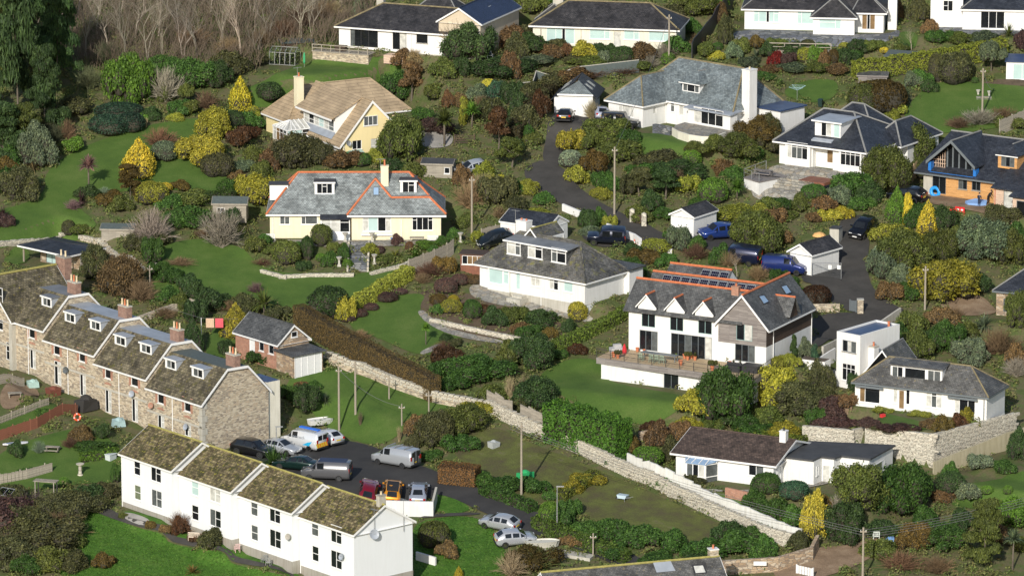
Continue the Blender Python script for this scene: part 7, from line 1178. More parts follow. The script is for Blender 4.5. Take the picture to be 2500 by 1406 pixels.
# ------------------------------------------------------------------ walls, fences, poles and small things
def wall_run(name, pts, h, t, mat, label, cat='wall', cap=None, base=1.0, tops=None, jag=0):
    P = [G(*p) for p in pts]; O = P[0].copy(); mb = MB(); r_ = random.Random(len(label)); e = root(name, O, label, cat); cm = MB()
    for i, (a, b) in enumerate(zip(P, P[1:])):
        d = b - a; n = max(1, int(d.length / 1.2)); v = Vector((-d.y, d.x, 0)).normalized() * t
        for k in range(n):
            p, q = a + d * (k / n), a + d * ((k + 1) / n); p.z, q.z = gz(p.x, p.y), gz(q.x, q.y); h0, h1 = (h, h) if not tops else (tops, tops); j0, j1 = r_.uniform(-jag, jag), r_.uniform(-jag, jag)
            z0 = Vector((0, 0, -base)); p, q = p - O, q - O; mb.prism([p + z0, q + z0, q + Vector((0, 0, h0 + j1)), p + Vector((0, 0, h0 + j0))], v, mat)
            if cap: c0 = Vector((0, 0, h0)); cm.prism([p + c0 - v * .1, q + c0 - v * .1, q + c0 + v * 1.1, p + c0 + v * 1.1], (0, 0, .08), cap)
    mb.obj('wall_body', e)
    if cap: cm.obj('coping', e)
    return e, P, O
STN = []
for i in range(6):                                   # a handful of rough stone blocks, shared by every stone wall
    r_ = random.Random(i); mb = MB(); mb.box(-.5, -.5, -.5, .5, .5, .5, 'stone_light'); mb.v = [tuple(c * r_.uniform(.78, 1.05) for c in v) for v in mb.v]; STN.append(mb.mesh('stone'))
def stones(e, P, O, h0, h1, sw, sh, t, lim=290, top=True):  # separate face stones and copings standing proud of the wall
    r_ = random.Random(int(P[0].x * 10)); out = []
    for a, b in zip(P, P[1:]):
        d = b - a; L = math.hypot(d.x, d.y); u = Vector((d.x, d.y, 0)).normalized(); v = Vector((-u.y, u.x, 0)); rows = max(1, int((h1 - h0) / sh))
        for rw in range(rows):
            x = -r_.uniform(0, sw)
            while x < L:
                w = sw * r_.uniform(.6, 1.4); c = a + u * (x + w / 2); out.append((c, u, v, w * .93, h0 + (rw + .5) * sh + r_.uniform(-.03, .03), sh * r_.uniform(.8, .97), rw == rows - 1)); x += w
    r_.shuffle(out)
    for (c, u, v, w, z, h, tp) in out[:lim]:
        o = bpy.data.objects.new('stone', STN[r_.randrange(6)]); COL.objects.link(o); o.parent = e; o.location = Vector((c.x, c.y, gz(c.x, c.y) + z)) - O + v * (t / 2 if tp and top else .05); o.scale = (w, t * 1.15 if tp and top else .22, h); o.rotation_euler.z = math.atan2(u.y, u.x) + r_.uniform(-.05, .05)
e, P, O = wall_run('stone_wall', [(1190, 1010), (1290, 1058), (1420, 1112), (1530, 1165), (1660, 1225), (1760, 1272), (1860, 1318), (1955, 1345)], 1.5, .5, 'stone_light', 'long pale rubble boundary wall running down to the right', base=.8); stones(e, P, O, 0, 1.75, .85, .42, .5)
e, P, O = wall_run('stone_wall', [(800, 890), (880, 915), (960, 950), (1060, 985), (1190, 1010)], 1.3, .5, 'stone_terr', 'stone garden wall below the tall brown hedge', base=.8); stones(e, P, O, .7, 1.6, .7, .4, .5, 140)
F = FR['low']; zt = -.15
def face_wall(label, L2, z0, z1, t=.5, n=280, mat='stone_light'):
    P = [F.W(a, b, 0) for a, b in L2]; O = P[0].copy(); e = root('retaining_wall', O, label, 'wall'); mb = MB()
    for a, b in zip(P, P[1:]): v = Vector((-(b - a).y, (b - a).x, 0)).normalized() * t; lo = Vector((0, 0, z0)); hi = Vector((0, 0, z1)); mb.prism([a - O + lo, b - O + lo, b - O + hi, a - O + hi], v, mat)
    mb.obj('wall_body', e); r_ = random.Random(n); out = []
    for a, b in zip(P, P[1:]):
        d = b - a; L = d.length; u = d.normalized(); v = Vector((-u.y, u.x, 0)); sh = .5
        for rw in range(int((z1 - z0 - .3) / sh)):
            x = 0
            while x < L: w = r_.uniform(.4, 1.1); out.append((a + u * (x + w / 2), u, v, w, z1 - (rw + .5) * sh + r_.uniform(-.17, .12), sh * r_.uniform(.7, 1.35))); x += w
    r_.shuffle(out)
    for c, u, v, w, z, h in out[:n]:
        o = bpy.data.objects.new('stone', STN[r_.randrange(6)]); COL.objects.link(o); o.parent = e; o.location = c - O + Vector((0, 0, z)) + v * .06; o.scale = (w * .95, .2, h * .95 * r_.uniform(.8, 1.05)); o.rotation_euler.z = math.atan2(u.y, u.x)
face_wall('high stone retaining wall with corner below the white dormer house', [(4.7, -8.4), (13.2, -8.7), (18.1, 4.6)], -4.6, .1)
face_wall('stone retaining wall behind the brown-roofed bungalow roof', [(-2.6, -9.4), (3.2, -8.8), (4.6, -6.4)], -4.6, -.5, n=130)
wall_run('white_wall', [(1530, 1150), (1600, 1180), (1690, 1222), (1760, 1258), (1850, 1295), (1955, 1338)], 1.9, .2, 'whitewash', 'whitewashed crumbling wall rising behind the stone boundary wall', tops=2.15, jag=.18)
for a, b, lb in (((1188, 1000), (1250, 1030), 'left'), ((1270, 1035), (1330, 1062), 'middle'), ((1395, 1085), (1445, 1108), 'right')): wall_run('ragged_fence', [a, b], 2.4, .1, 'wood_old', 'weathered ragged fence panel above the stone wall, the %s one' % lb, 'fence', jag=.25)
cw = [(13.9, -10.6, -2.5), (16.3, -6.0, -1.7), (18.8, -.5, -.9), (22.5, 6, -.3)]; mb = MB()
for a, b in zip(cw, cw[1:]): mb.prism([(a[0], a[1], -7), (b[0], b[1], -7), b, a], (.2, -.08, 0), 'tanwall')
one('concrete_wall', mb, 'plain concrete garden wall at the right of the stone retaining wall', 'wall', F.O, F.yaw)
wall_run('lane_wall', [(1372, 515), (1420, 535), (1450, 550)], .9, .3, 'white', 'white lane-side wall above the dark garage roof'); wall_run('lane_wall', [(1480, 565), (1545, 590), (1562, 602)], 1.0, .3, 'white', 'white lane-side wall beside the navy four-wheel drive'); wall_run('lane_wall', [(1560, 606), (1640, 622)], .7, .3, 'white', 'low white wall at the foot of the upper lane')
wall_run('car_park_wall', [(915, 1258), (1058, 1262)], 1.4, .25, 'white', 'white retaining wall below the three parked cars', tops=1.75); wall_run('car_park_wall', [(1058, 1262), (1068, 1222)], 1.4, .25, 'cementlight', 'grey end wall of the car park', tops=1.6); wall_run('low_wall', [(1015, 1368), (1062, 1382)], 1.0, .25, 'white', 'low white wall behind the end gable of the white terrace')
e, P, O = wall_run('bed_wall', [(636, 668), (690, 682), (760, 678), (845, 678)], .5, .35, 'stone_light', 'low pale stone bed edging left of the garden steps'); stones(e, P, O, .05, .65, .8, .5, .35, 40); e, P, O = wall_run('bed_wall', [(915, 672), (985, 655), (1015, 640)], .5, .35, 'stone_light', 'low pale stone bed edging right of the garden steps'); stones(e, P, O, .05, .65, .8, .5, .35, 24)
e, P, O = wall_run('bed_wall', [(1060, 790), (1110, 802), (1200, 822), (1300, 842), (1380, 850)], .6, .4, 'stone_light', 'curved pale stone terrace edging of the heather garden'); stones(e, P, O, .05, .75, .8, .5, .4, 50)
e, P, O = wall_run('field_wall', [(-10, 606), (60, 600), (150, 590)], .7, .5, 'stone_light', 'low boulder wall along the bottom of the left lawn'); stones(e, P, O, .2, .9, .9, .6, .5, 30); e, P, O = wall_run('field_wall', [(195, 588), (245, 600), (300, 640), (345, 668)], .7, .5, 'stone_terr', 'overgrown stone wall between garden room and orchard'); stones(e, P, O, .2, .9, .9, .6, .5, 30)
e, P, O = wall_run('field_wall', [(375, 655), (430, 678), (470, 700)], .6, .5, 'stone_light', 'dry stone wall above the clipped garden hedge'); stones(e, P, O, .2, .8, .8, .5, .5, 30); e, P, O = wall_run('field_wall', [(340, 790), (400, 768), (470, 745)], .8, .5, 'stone_terr', 'dry stone wall behind the stone terrace chimneys'); stones(e, P, O, .2, 1.0, .8, .5, .5, 30)
wall_run('lane_gate_wall', [(1985, 762), (2050, 762)], 1.0, .3, 'stone_terr', 'stone wall beside the lawn behind the solar house'); wall_run('yard_wall', [(2010, 870), (2060, 845), (2200, 775)], 1.2, .25, 'cementlight', 'grey block wall along the drive of the cube house'); wall_run('ramp_wall', [(2000, 905), (2040, 880)], 1.5, .2, 'white', 'white curved ramp wall left of the cube house')
e, P, O = wall_run('roadside_wall', [(1745, 1405), (1900, 1395), (1985, 1370), (2000, 1340)], 1.6, .4, 'stone_brown', 'stone wall with white sign at the bottom edge'); mb = MB(); mb.box(-.7, -.1, 0, .7, 0, .45, 'plate_w'); p = G(1855, 1400); one('wall_sign', mb, 'blank white sign board on the bottom stone wall', 'sign', p + Vector((0, -.15, 1.0)))
wall_run('bank_wall', [(1560, 1075), (1640, 1062)], 1.0, .3, 'stone_brown', 'brown stone bank wall beside the big cypress hedge'); wall_run('bay_garden_wall', [(1770, 1215), (1830, 1228)], 1.2, .3, 'brick_red', 'reddish stone planter wall beside the glazed bay')
# board fences
def board_fence(pts, h, mat, label, bw=.16, gap=.01, name='fence', rail=True, pal=False):
    P = [G(*p) for p in pts]; O = P[0].copy(); e = root(name, O, label, 'fence'); mb = MB(); mb.box(-bw / 2, -.02, 0, bw / 2, .02, h, mat); me = mb.mesh('board'); cnt = 0
    for a, b in zip(P, P[1:]):
        d = b - a; L = math.hypot(d.x, d.y); n = max(1, int(L / (bw + gap))); an = math.atan2(d.y, d.x); rb = MB(); a0 = a - O
        for k in range(n):
            c = a + d * ((k + .5) / n); o = bpy.data.objects.new('board', me); COL.objects.link(o); o.parent = e; o.location = Vector((c.x, c.y, gz(c.x, c.y) - .05)) - O; o.rotation_euler.z = an; o.scale = (1, 1, VR.uniform(.96, 1.02)); cnt += 1
        for z in (.25, .8): rb.obox(Vector((a.x, a.y, gz(a.x, a.y) + h * z)) - O + Vector((0, .05, 0)), Vector((b.x, b.y, gz(b.x, b.y) + h * z)) - O + Vector((0, .05, 0)), .05, .09, mat)
        rb.obj('rail', e)
        for k in range(int(L / 2.4) + 1): c = a + d * min(1, k * 2.4 / L); pb = MB(); q_ = Vector((c.x, c.y, gz(c.x, c.y))) - O + Vector((0, .06, 0)); pb.box(q_.x - .06, q_.y - .06, q_.z - .3, q_.x + .06, q_.y + .06, q_.z + h + .1, mat); pb.obj('post', e)
board_fence([(998, 672), (1060, 648), (1108, 620)], 2.0, 'wood_old', 'weathered panel fence right of the cream bungalow garden', .3); board_fence([(-10, 1040), (60, 1012), (120, 990)], 1.0, 'wood_old', 'pale picket fence in the allotment gardens', .12, .1); board_fence([(-10, 1078), (90, 1045), (190, 1012)], 1.3, 'wood_red', 'red-brown board fence across the allotment gardens', .2); board_fence([(0, 1182), (65, 1170), (128, 1152)], 1.2, 'wood_old', 'grey panel fence beside the stone bird bath', .4)
board_fence([(-5, 940), (60, 945)], 1.2, 'wood_old', 'wooden garden fence by the stone gabled house', .25); board_fence([(2440, 330), (2510, 300)], 2.0, 'wood_old', 'pale board fence behind the unfinished house', .3); board_fence([(2195, 470), (2240, 430)], 2.2, 'wood_deck', 'new timber fence left of the unfinished house', .3); board_fence([(622, 160), (640, 118)], 1.8, 'wood_old', 'grey fence panels behind the greenhouse', .3); board_fence([(1175, 590), (1220, 578)], 1.6, 'wood_old', 'short plank fence beside the dark car', .3)
wall_run('dark_fence', [(1690, 150), (1725, 100), (1760, 50), (1800, -10)], 2.4, .12, 'joinery_dark', 'tall black boundary fence running up to the top edge', 'fence'); wall_run('green_fence', [(1263, 235), (1302, 232), (1310, 205), (1440, 192), (1560, 178)], 1.7, .1, 'felt_green', 'dark green panel fence with pale top above the garage', 'fence', cap='cementlight')
# ------------------------------------------------------------------ poles, lamps, wires
TOP = {}
def pole(px, y0, y1, label, r=.13, arm=None, name='utility_pole', mat='polewood', light=False):
    p = G(px, y1); s = mpp(p); h = (y1 - y0) * s / math.cos(PITCH); e = root(name, p, label, 'lamp post' if light else 'pole'); mb = MB(); mb.tube((0, 0, -.5), (0, 0, h), r, r * .75, mat, 8); mb.obj('shaft', e); TOP[px] = p + Vector((0, 0, h - .2))
    if light: lb = MB(); lb.box(-.1, -.08, h - .1, .75, .08, h + .02, 'steel'); lb.obj('lantern', e)
    else:
        cb = MB(); cb.box(-.35, -.05, h - .55, .35, .05, h - .43, 'polewood'); cb.obj('crossbar', e)
        for x in (-.28, 0, .28): ib = MB(); ib.lathe([(.03, 0), (.05, .04), (.03, .1)], 'plate_w', (x, 0, h - .43), 6); ib.obj('insulator', e)
    return e
for a in ((2398, 168, 282, 'wooden pole on the upper right lawn'), (1633, 38, 168, 'pole with cable bracket before the long cream bungalow'), (1500, 360, 525, 'bare wooden pole beside the upper lane'), (1152, 432, 572, 'pole rising beside the brown twiggy hedge'), (828, 895, 1052, 'wooden pole with white box above the car park'), (868, 880, 1012, 'pole on the lawn right of the garage doors'), (950, 915, 975, 'short post on the lawn near the stone wall'), (981, 985, 1040, 'stout short post in the middle of the car park lawn'), (1047, 955, 1012, 'short post at the right of the car park lawn'), (1273, 1030, 1210, 'tall pole in the mossy garden beside green sacks'), (2106, 1285, 1420, 'pole carrying many wires at the bottom right'), (2258, 650, 758, 'wooden pole before the rounded hedge right of the drive'), (366, 648, 698, 'thin white post in the terrace back gardens'), (1448, 1300, 1358, 'thin sign post on the concrete wall by the lane')): pole(a[0], a[1], a[2], a[3], .1 if a[2] - a[1] < 80 else .14)
pole(1360, 1185, 1305, 'slim grey street lamp beside the lane', .07, name='street_lamp', mat='steel', light=True); pole(675, 1040, 1105, 'white street lamp between parked saloon and stone gable', .07, name='street_lamp', mat='steel', light=True); TOP['far'] = TOP[2106] + Vector((28, 10, 4)); TOP['lf'] = TOP[2106] + Vector((-38, 22, 6)); TOP['fl'] = Vector((62, 40, 17))
WL = ['lowest', 'second', 'third', 'topmost']
def wire(a, b, k, label, sag=.8):
    p, q_ = TOP[a] + Vector((0, 0, -.1 - k * .28)), TOP[b] + Vector((0, 0, -.1 - k * .28)); mb = MB(); prev = Vector()
    for i in range(1, 13): t = i / 12; c = (q_ - p) * t + Vector((0, 0, -sag * 4 * t * (1 - t))); mb.tube(prev, c, .022, .022, 'wire', 4, False); prev = c
    one('overhead_wire', mb, label, 'wire', p, group='overhead wires')
for k in range(4): wire(2106, 'far', k, 'overhead wire from the bottom right pole to the right edge, %s of four' % WL[3 - k]); 
for k in range(3): wire(2106, 'lf', k, 'overhead wire from the bottom right pole over the whitewashed wall, %s of three' % WL[3 - k - (k > 0)])
for a, b, lb in ((828, 868, 'wire between the two tall poles above the car park'), (868, 1047, 'wire from the lawn pole to the short right post'), (828, 981, 'wire from the boxed pole to the stout short post'), (1633, 1500, 'wire crossing the slate house from the top pole'), (2398, 'fl', 'wire leaving the upper right lawn pole')): wire(a, b, 0, lb)
# ------------------------------------------------------------------ garden furniture and small things
def put(name, mb, px, label, cat, yaw=0, color=None, dz=0, smooth=False): p = G(*px); return one(name, mb, label, cat, p + Vector((0, 0, dz)), R(yaw), color, smooth=smooth)
def greenhouse(px, w, d, h, yaw, label, frame='steel'):
    p = G(*px); e = root('greenhouse', p, label, 'greenhouse', yaw=R(yaw)); n = max(2, int(w / .7)); fb = MB(); hr = h * 1.35
    for i in range(n + 1):
        x = w * i / n
        for y in (0, d): fb.box(x - .03, y - .03, 0, x + .03, y + .03, h, frame)
        for y in (0, d): fb.obox((x, y, h), (x, d / 2, hr), .05, .05, frame)
    for z in (.05, h): 
        for y in (0, d): fb.obox((0, y, z), (w, y, z), .06, .06, frame)
        for x in (0, w): fb.obox((x, 0, z), (x, d, z), .06, .06, frame)
    fb.obox((0, d / 2, hr), (w, d / 2, hr), .07, .07, frame); fb.obj('frame', e)
    def pane(pts): g = MB(); g.prism(pts, (0, .012, 0) if abs(pts[0][1] - pts[2][1]) < 1e-6 or abs(pts[0][2] - pts[2][2]) > 1e-6 and pts[0][1] != pts[2][1] and pts[0][0] != pts[2][0] else (.012, 0, 0), 'glasshouse'); g.obj('pane', e)
    for i in range(n):
        a, b = w * i / n + .04, w * (i + 1) / n - .04
        pane([(a, 0, .1), (b, 0, .1), (b, 0, h - .05), (a, 0, h - .05)]); pane([(a, .05, h + .03), (b, .05, h + .03), (b, d / 2 - .04, hr - .02), (a, d / 2 - .04, hr - .02)])
    for x in (0, w): pane([(x, .05, .1), (x, d - .05, .1), (x, d - .05, h), (x, d / 2, hr - .03), (x, .05, h)])
    return e
m, nt, b = newmat('glasshouse'); b.inputs['Base Color'].default_value = (.9, .96, .95, 1); b.inputs['Roughness'].default_value = .08; b.inputs['Transmission Weight'].default_value = 1; b.inputs['IOR'].default_value = 1.1
greenhouse((658, 158), 3.6, 2.4, 1.7, -16, 'aluminium greenhouse on the upper lawn by the wood'); greenhouse((-8, 1240), 2.6, 2.2, 1.6, -30, 'green-framed greenhouse at the lower left edge'); greenhouse((1165, 158), 2.2, 1.6, 1.1, 20, 'white lattice cold frame among shrubs below the top bungalow', 'joinery')
H = ridgedshed('log_store', (690, 128), 4.4, 1.6, 1.2, 1.5, 18, 'wood_dark', 'felt_green', 'low dark-roofed store behind the greenhouse', 'shed', mono=True)
def legs(mb, w, d, h, mat, t=.06):
    for x in (0, w - t):
        for y in (0, d - t): mb.box(x, y, 0, x + t, y + t, h, mat)
def table(px, w, d, h, yaw, mat, label, bench=False, dz=0):
    p = G(*px); p.z += dz; e = root('garden_table', p, label, 'table', yaw=R(yaw)); t = MB()
    for k in range(5): t = MB(); t.box(0, k * d / 5 + .01, h - .05, w, (k + 1) * d / 5 - .01, h, mat); t.obj('slat', e)
    for x in (.1, w - .18):
        for y in (.08, d - .16): l = MB(); l.box(x, y, 0, x + .08, y + .08, h - .05, mat); l.obj('leg', e)
    if bench:
        for y in (-.55, d + .25): l = MB(); l.box(0, y, .38, w, y + .28, .44, mat); l.obj('bench_seat', e)
        for x in (.1, w - .2): l = MB(); l.box(x, -.5, .3, x + .08, d + .5, .37, mat); l.obj('cross_bearer', e)
    return e
def chair(px, yaw, mat, label, dz=0, w=.55, name='garden_chair', cat='chair', color=None):
    p = G(*px) if not isinstance(px, Vector) else px; e = root(name, p + Vector((0, 0, dz)), label, cat, yaw=R(yaw)); s = MB(); s.box(0, 0, .4, w, .5, .45, mat); s.obj('seat', e, color)
    for x in (0, w - .05):
        for y, h in ((0, .62), (.45, .95)): l = MB(); l.box(x, y, 0, x + .05, y + .05, h if y else .62, mat); l.obj('leg', e, color)
        a = MB(); a.box(x, 0, .62, x + .05, .5, .66, mat); a.obj('arm', e, color)
    for k in range(max(3, int(w / .14))): b = MB(); x = .06 + k * (w - .12) / max(3, int(w / .14)); b.box(x, .46, .45, x + .07, .49, .92, mat); b.obj('back_slat', e, color)
    r_ = MB(); r_.box(0, .45, .92, w, .5, .99, mat); r_.obj('back_rail', e, color); return e
F = FR['sol']
p = F.W(3.3, -3.5, 0); e = root('dining_table', p, 'long grey dining table on the wide raised deck', 'table', yaw=F.yaw); t = MB(); t.box(0, 0, .7, 4.6, .95, .76, 'joinery_grey'); t.obj('table_top', e)
for x in (.1, 4.4):
    for y in (.08, .8): l = MB(); l.box(x, y, 0, x + .08, y + .08, .7, 'joinery_grey'); l.obj('leg', e)
for i, x in enumerate((3.5, 4.9, 5.6, 6.3)): chair(F.W(x + .1, -4.2, 0) + F.ux * .55, math.degrees(F.yaw) + 180, 'paint', 'sage green chair at the deck table, %s' % ('leftmost', 'second from left', 'third from left', 'rightmost')[i], color=(.25, .32, .24))
POTS = [(1.5, -.7, .5), (2.4, -.7, .4), (7.9, -1.1, .55), (8.5, -1.5, .5), (8.6, -.7, .45), (9.3, -1.2, .5), (8.9, -4.2, .6), (14.0, -1.6, .5), (14.7, -2.0, .5), (15.4, -1.7, .45), (14.3, -2.9, .45), (15.0, -2.7, .5), (13.2, -4.6, .6), (.2, -4.3, .6), (.9, -4.6, .5)]; POTS.sort()
for i, (x, y, s) in enumerate(POTS):
    mb = MB(); mb.lathe([(.28, 0), (.36, .5), (.42, .85), (.45, .9), (.45, 1.0), (.38, 1.0), (.36, .92)], 'pot_clay', n=12); mb.v = [tuple(c * s for c in v) for v in mb.v]; o = one('flower_pot', mb, 'terracotta pot on the wide raised deck, %s' % ['leftmost', 'second from left', 'third from left', 'fourth from left', 'fifth from left', 'sixth from left', 'seventh from left', 'eighth from left', 'ninth from left', 'tenth from left', 'sixth from right', 'fifth from right', 'fourth from right', 'third from right', 'rightmost'][i if i < 10 else i], 'flower pot', F.W(x, y, .0))
    o['label'] = o['label'].replace('sixth from right', 'fifth from right') if False else o['label']
    if i in (1, 5, 8, 9, 12, 14): pl_ = bpy.data.objects.new('plant', PROTO['bush' if i % 2 else 'phorm'][i % 2]); COL.objects.link(pl_); pl_.parent = o; pl_.location = (0, 0, s * .9); pl_.scale = (s * .9, s * .9, s * 1.3); pl_.color = (.09, .1, .03, 1)
mb = MB(); mb.box(0, 0, 0, 2.0, 1.4, .75, 'joinery_dark'); mb.box(-.08, -.08, .75, 2.08, 1.48, .85, 'joinery_dark'); one('hot_tub', mb, 'large black rattan tub cabinet at the right end of the deck', 'hot tub', F.W(16.6, -3.8, 0), F.yaw); mb = MB(); mb.box(0, 0, 0, 1.9, .8, .7, 'joinery_dark'); mb.box(0, .6, .7, 1.9, .8, .95, 'joinery_dark'); one('garden_sofa', mb, 'black rattan sofa in front of the deck doors', 'sofa', F.W(14.6, -4.2, 0), F.yaw)
mb = MB(); mb.lathe([(.02, 0), (.25, .05), (.28, .4), (.2, .8), (.05, 1.2)], 'cloth', n=10); one('folded_parasol', mb, 'red covered parasol stand at the left end of the deck', 'parasol', F.W(.6, -2.3, 0), 0, (.5, .02, .03)); mb = MB(); mb.box(-.9, -.5, 0, .9, .5, .5, 'cloth'); mb.box(-.5, -.3, .5, .4, .3, .9, 'cloth'); one('covered_barbecue', mb, 'grey covered barbecue left of the deck doors', 'barbecue', F.W(-.6, -1.7, 0), .3, (.4, .4, .4))
mb = MB(); mb.box(0, 0, -1.4, 3.2, 1.6, 1.2, 'white'); mb.box(.1, .1, 1.2, 3.1, 1.5, 1.25, 'soil'); one('planter_wall', mb, 'white rendered planter right of the solar house', 'planter', FR['sol'].W(20.6, 3.6, -.8), F.yaw)
F = FR['bay']; dq = [(*F.fz(q11(*c), -.1),) for c in ((78, 905), (250, 955), (565, 892), (330, 812))]; mb = MB(); mb.prism([(a, b, -.25) for a, b in dq], (0, 0, -2.2), 'white'); ce = [sum(c[i] for c in dq) / 4 for i in (0, 1)]; mb.prism([(ce[0] + (a - ce[0]) * 1.03, ce[1] + (b - ce[1]) * 1.03, -.1) for a, b in dq], (0, 0, -.15), 'wood_grey'); o = one('raised_deck', mb, 'white walled deck with picnic table left of the patio', 'deck', F.O, F.yaw); table((0, 0), 2.4, .85, .75, math.degrees(F.yaw) + 8, 'wood_grey', 'weathered picnic table with benches on the white deck', True); bpy.data.objects[[x.name for x in bpy.data.objects if x.get('label', '').startswith('weathered picnic')][0]].location = F.W(ce[0] - 1.3, ce[1] - .5, -.1)
rb = MB()
for a, b in ((dq[0], dq[3]), (dq[0], dq[1])):
    for t in (0, .5, 1): rb.box(a[0] + (b[0] - a[0]) * t - .03, a[1] + (b[1] - a[1]) * t - .03, -.1, a[0] + (b[0] - a[0]) * t + .03, a[1] + (b[1] - a[1]) * t + .03, 1.0, 'steel')
    rb.obox((*a, 1.0), (*b, 1.0), .05, .05, 'steel'); rb.obox((*a, .5), (*b, .5), .03, .03, 'steel')
one('metal_railing', rb, 'thin metal railing round the white picnic deck', 'railing', F.O, F.yaw); mb = MB(); mb.box(7.2, -7.2, -.4, 11, -4.2, -.05, 'wood_red'); one('hatch_deck', mb, 'brown slatted hatch in the stone patio', 'hatch', F.O, F.yaw)
for k in range(4): mb = MB(); mb.box(0, -.35 * k, -.25 * k - .6, 9, -.35 * (k - 1), -.25 * k - .2, 'paving'); one('patio_step', mb, 'broad stone patio step, %s from the top' % ('first', 'second', 'third', 'fourth')[k], 'step', F.W(.5, -7.2, .1), F.yaw)
F = FR['red']                                         # stone flight of garden steps
e = root('stone_steps', F, 'dark stone flight of steps down to the lower lawn', 'steps'); xa, xb = F.fy(q5(1095, 1200), -5)[0], F.fy(q5(1300, 1200), -5)[0]
for k in range(12):
    s_ = MB(); y = -2.6 - k * .62; zz = gz(*F.W((xa + xb) / 2, y, 0).xy) - F.O.z; s_.box(xa, y - .62, zz - .6, xb, y, zz + .14, 'paving_slate'); s_.obj('step', e)
for x in (xa - .25, xb + .02):
    for k in range(6): s_ = MB(); y = -2.8 - k * 1.24; zz = gz(*F.W(x, y, 0).xy) - F.O.z; s_.box(x, y - 1.24, zz - .6, x + .23, y, zz + .4, 'stone_light'); s_.obj('side_wall', e)
for i, (x, y) in enumerate(((xa - .6, -2.3), (xb + .5, -2.3), (xa - 1.2, -8.5), (xb + .9, -7.8), (xb + 11.5, -2.2))):
    mb = MB(); mb.box(-.22, -.22, 0, .22, .22, .25, 'cementlight'); mb.lathe([(.14, .25), (.12, .8), (.2, .9), (.26, 1.0), (.36, 1.15), (.38, 1.2), (.3, 1.22)], 'cementlight', n=10); p = F.W(x, y, 0); p.z = gz(p.x, p.y); one('stone_urn', mb, ['stone urn at the top left of the garden steps', 'stone urn at the top right of the garden steps', 'stone pedestal at the bottom left of the garden steps', 'stone pedestal at the bottom right of the garden steps', 'stone urn at the right end of the cream house patio'][i], 'urn', p)
chair((672, 588), 180, 'joinery', 'white ornate bench by the left windows of the cream bungalow', w=1.5, name='garden_bench', cat='bench'); table((1000, 595), 1.8, .9, .72, 0, 'wood_old', 'garden table on the patio before the french windows'); chair((1070, 592), 180, 'joinery', 'white bench below the french windows of the cream bungalow', w=1.4, name='garden_bench', cat='bench'); chair((583, 1345), 200, 'paint', 'pale pink armchair on the grass before the white terrace', color=(.6, .42, .4)); chair((490, 1318), 170, 'paint', 'cream wooden bench against the second white terraced house', w=1.3, name='garden_bench', cat='bench', color=(.65, .55, .45)); chair((664, 1380), 160, 'steel', 'grey metal chair lying by the white terrace path'); chair((648, 1372), 210, 'steel', 'grey folding chair beside the third white terraced house'); chair((2146, 1315), 185, 'paint', 'white plastic chair on the bare patio bottom right', w=.7, color=(.7, .75, .68))
def wheelbarrow(px, color, label, yaw):
    p = G(*px); e = root('wheelbarrow', p, label, 'wheelbarrow', yaw=R(yaw)); b = MB(); b.prism([(-.4, -.3, .35), (.5, -.3, .35), (.7, -.4, .7), (-.55, -.4, .7)], (0, .75, 0), 'paint'); b.obj('tray', e, color); w = MB(); w.tube((.75, .03, .2), (.75, .12, .2), .2, .2, 'rubber', 12); w.obj('wheel', e)
    for y in (-.25, .35): h = MB(); h.obox((.75, y * .4 + .05, .2), (-1.1, y, .55), .04, .04, 'steel'); h.obox((-.3, y, .35), (-.35, y, 0), .04, .04, 'steel'); h.obj('handle', e)
wheelbarrow((965, 594), (.04, .2, .6), 'blue wheelbarrow on the cream house patio', 20); wheelbarrow((1522, 1222), (.4, .5, .55), 'pale blue wheelbarrow in the mossy garden', 150)
mb = MB(); mb.lathe([(.3, 0), (.33, 1.0), (.36, 1.02), (.36, 1.1), (.05, 1.16)], 'paint', n=14); put('water_butt', mb, (850, 392), 'green water butt at the yellow house gable', 'water butt', 0, (.02, .16, .07)); mb = MB(); mb.box(0, 0, 0, 1.8, .8, .9, 'paint'); mb.prism([(-.05, -.05, .95), (1.85, -.05, .95), (1.85, .85, 1.15), (-.05, .85, 1.15)], (0, 0, -.06), 'paint'); put('storage_box', mb, (858, 392), 'pale green storage box beside the green water butt', 'storage box', 29, (.35, .5, .45))
mb = MB(); mb.tube((0, 0, 0), (0, 0, .6), .03, .03, 'steel', 6); mb.lathe([(.04, .5), (.16, .8), (.15, 1.6), (.05, 2.1)], 'paint', n=8); put('closed_dryer', mb, (743, 166), 'closed green rotary dryer on the upper lawn', 'clothes dryer', 0, (.05, .35, .15))
mb = MB(); mb.tube((0, 0, 0), (0, 0, 1.5), .03, .03, 'steel', 6)
for k in range(4): a = k * math.pi / 2 + .5; mb.tube((0, 0, 1.4), (1.3 * math.cos(a), 1.3 * math.sin(a), 1.9), .02, .02, 'paint', 5); c = a + math.pi / 2; [mb.tube((t * math.cos(a), t * math.sin(a), 1.4 + t * .385), (t * math.cos(c), t * math.sin(c), 1.4 + t * .385), .012, .012, 'paint', 4, False) for t in (.7, 1.0, 1.3)]
put('rotary_dryer', mb, (1946, 246), 'open pale blue rotary clothes dryer beside the slate house', 'clothes dryer', 0, (.45, .65, .7))
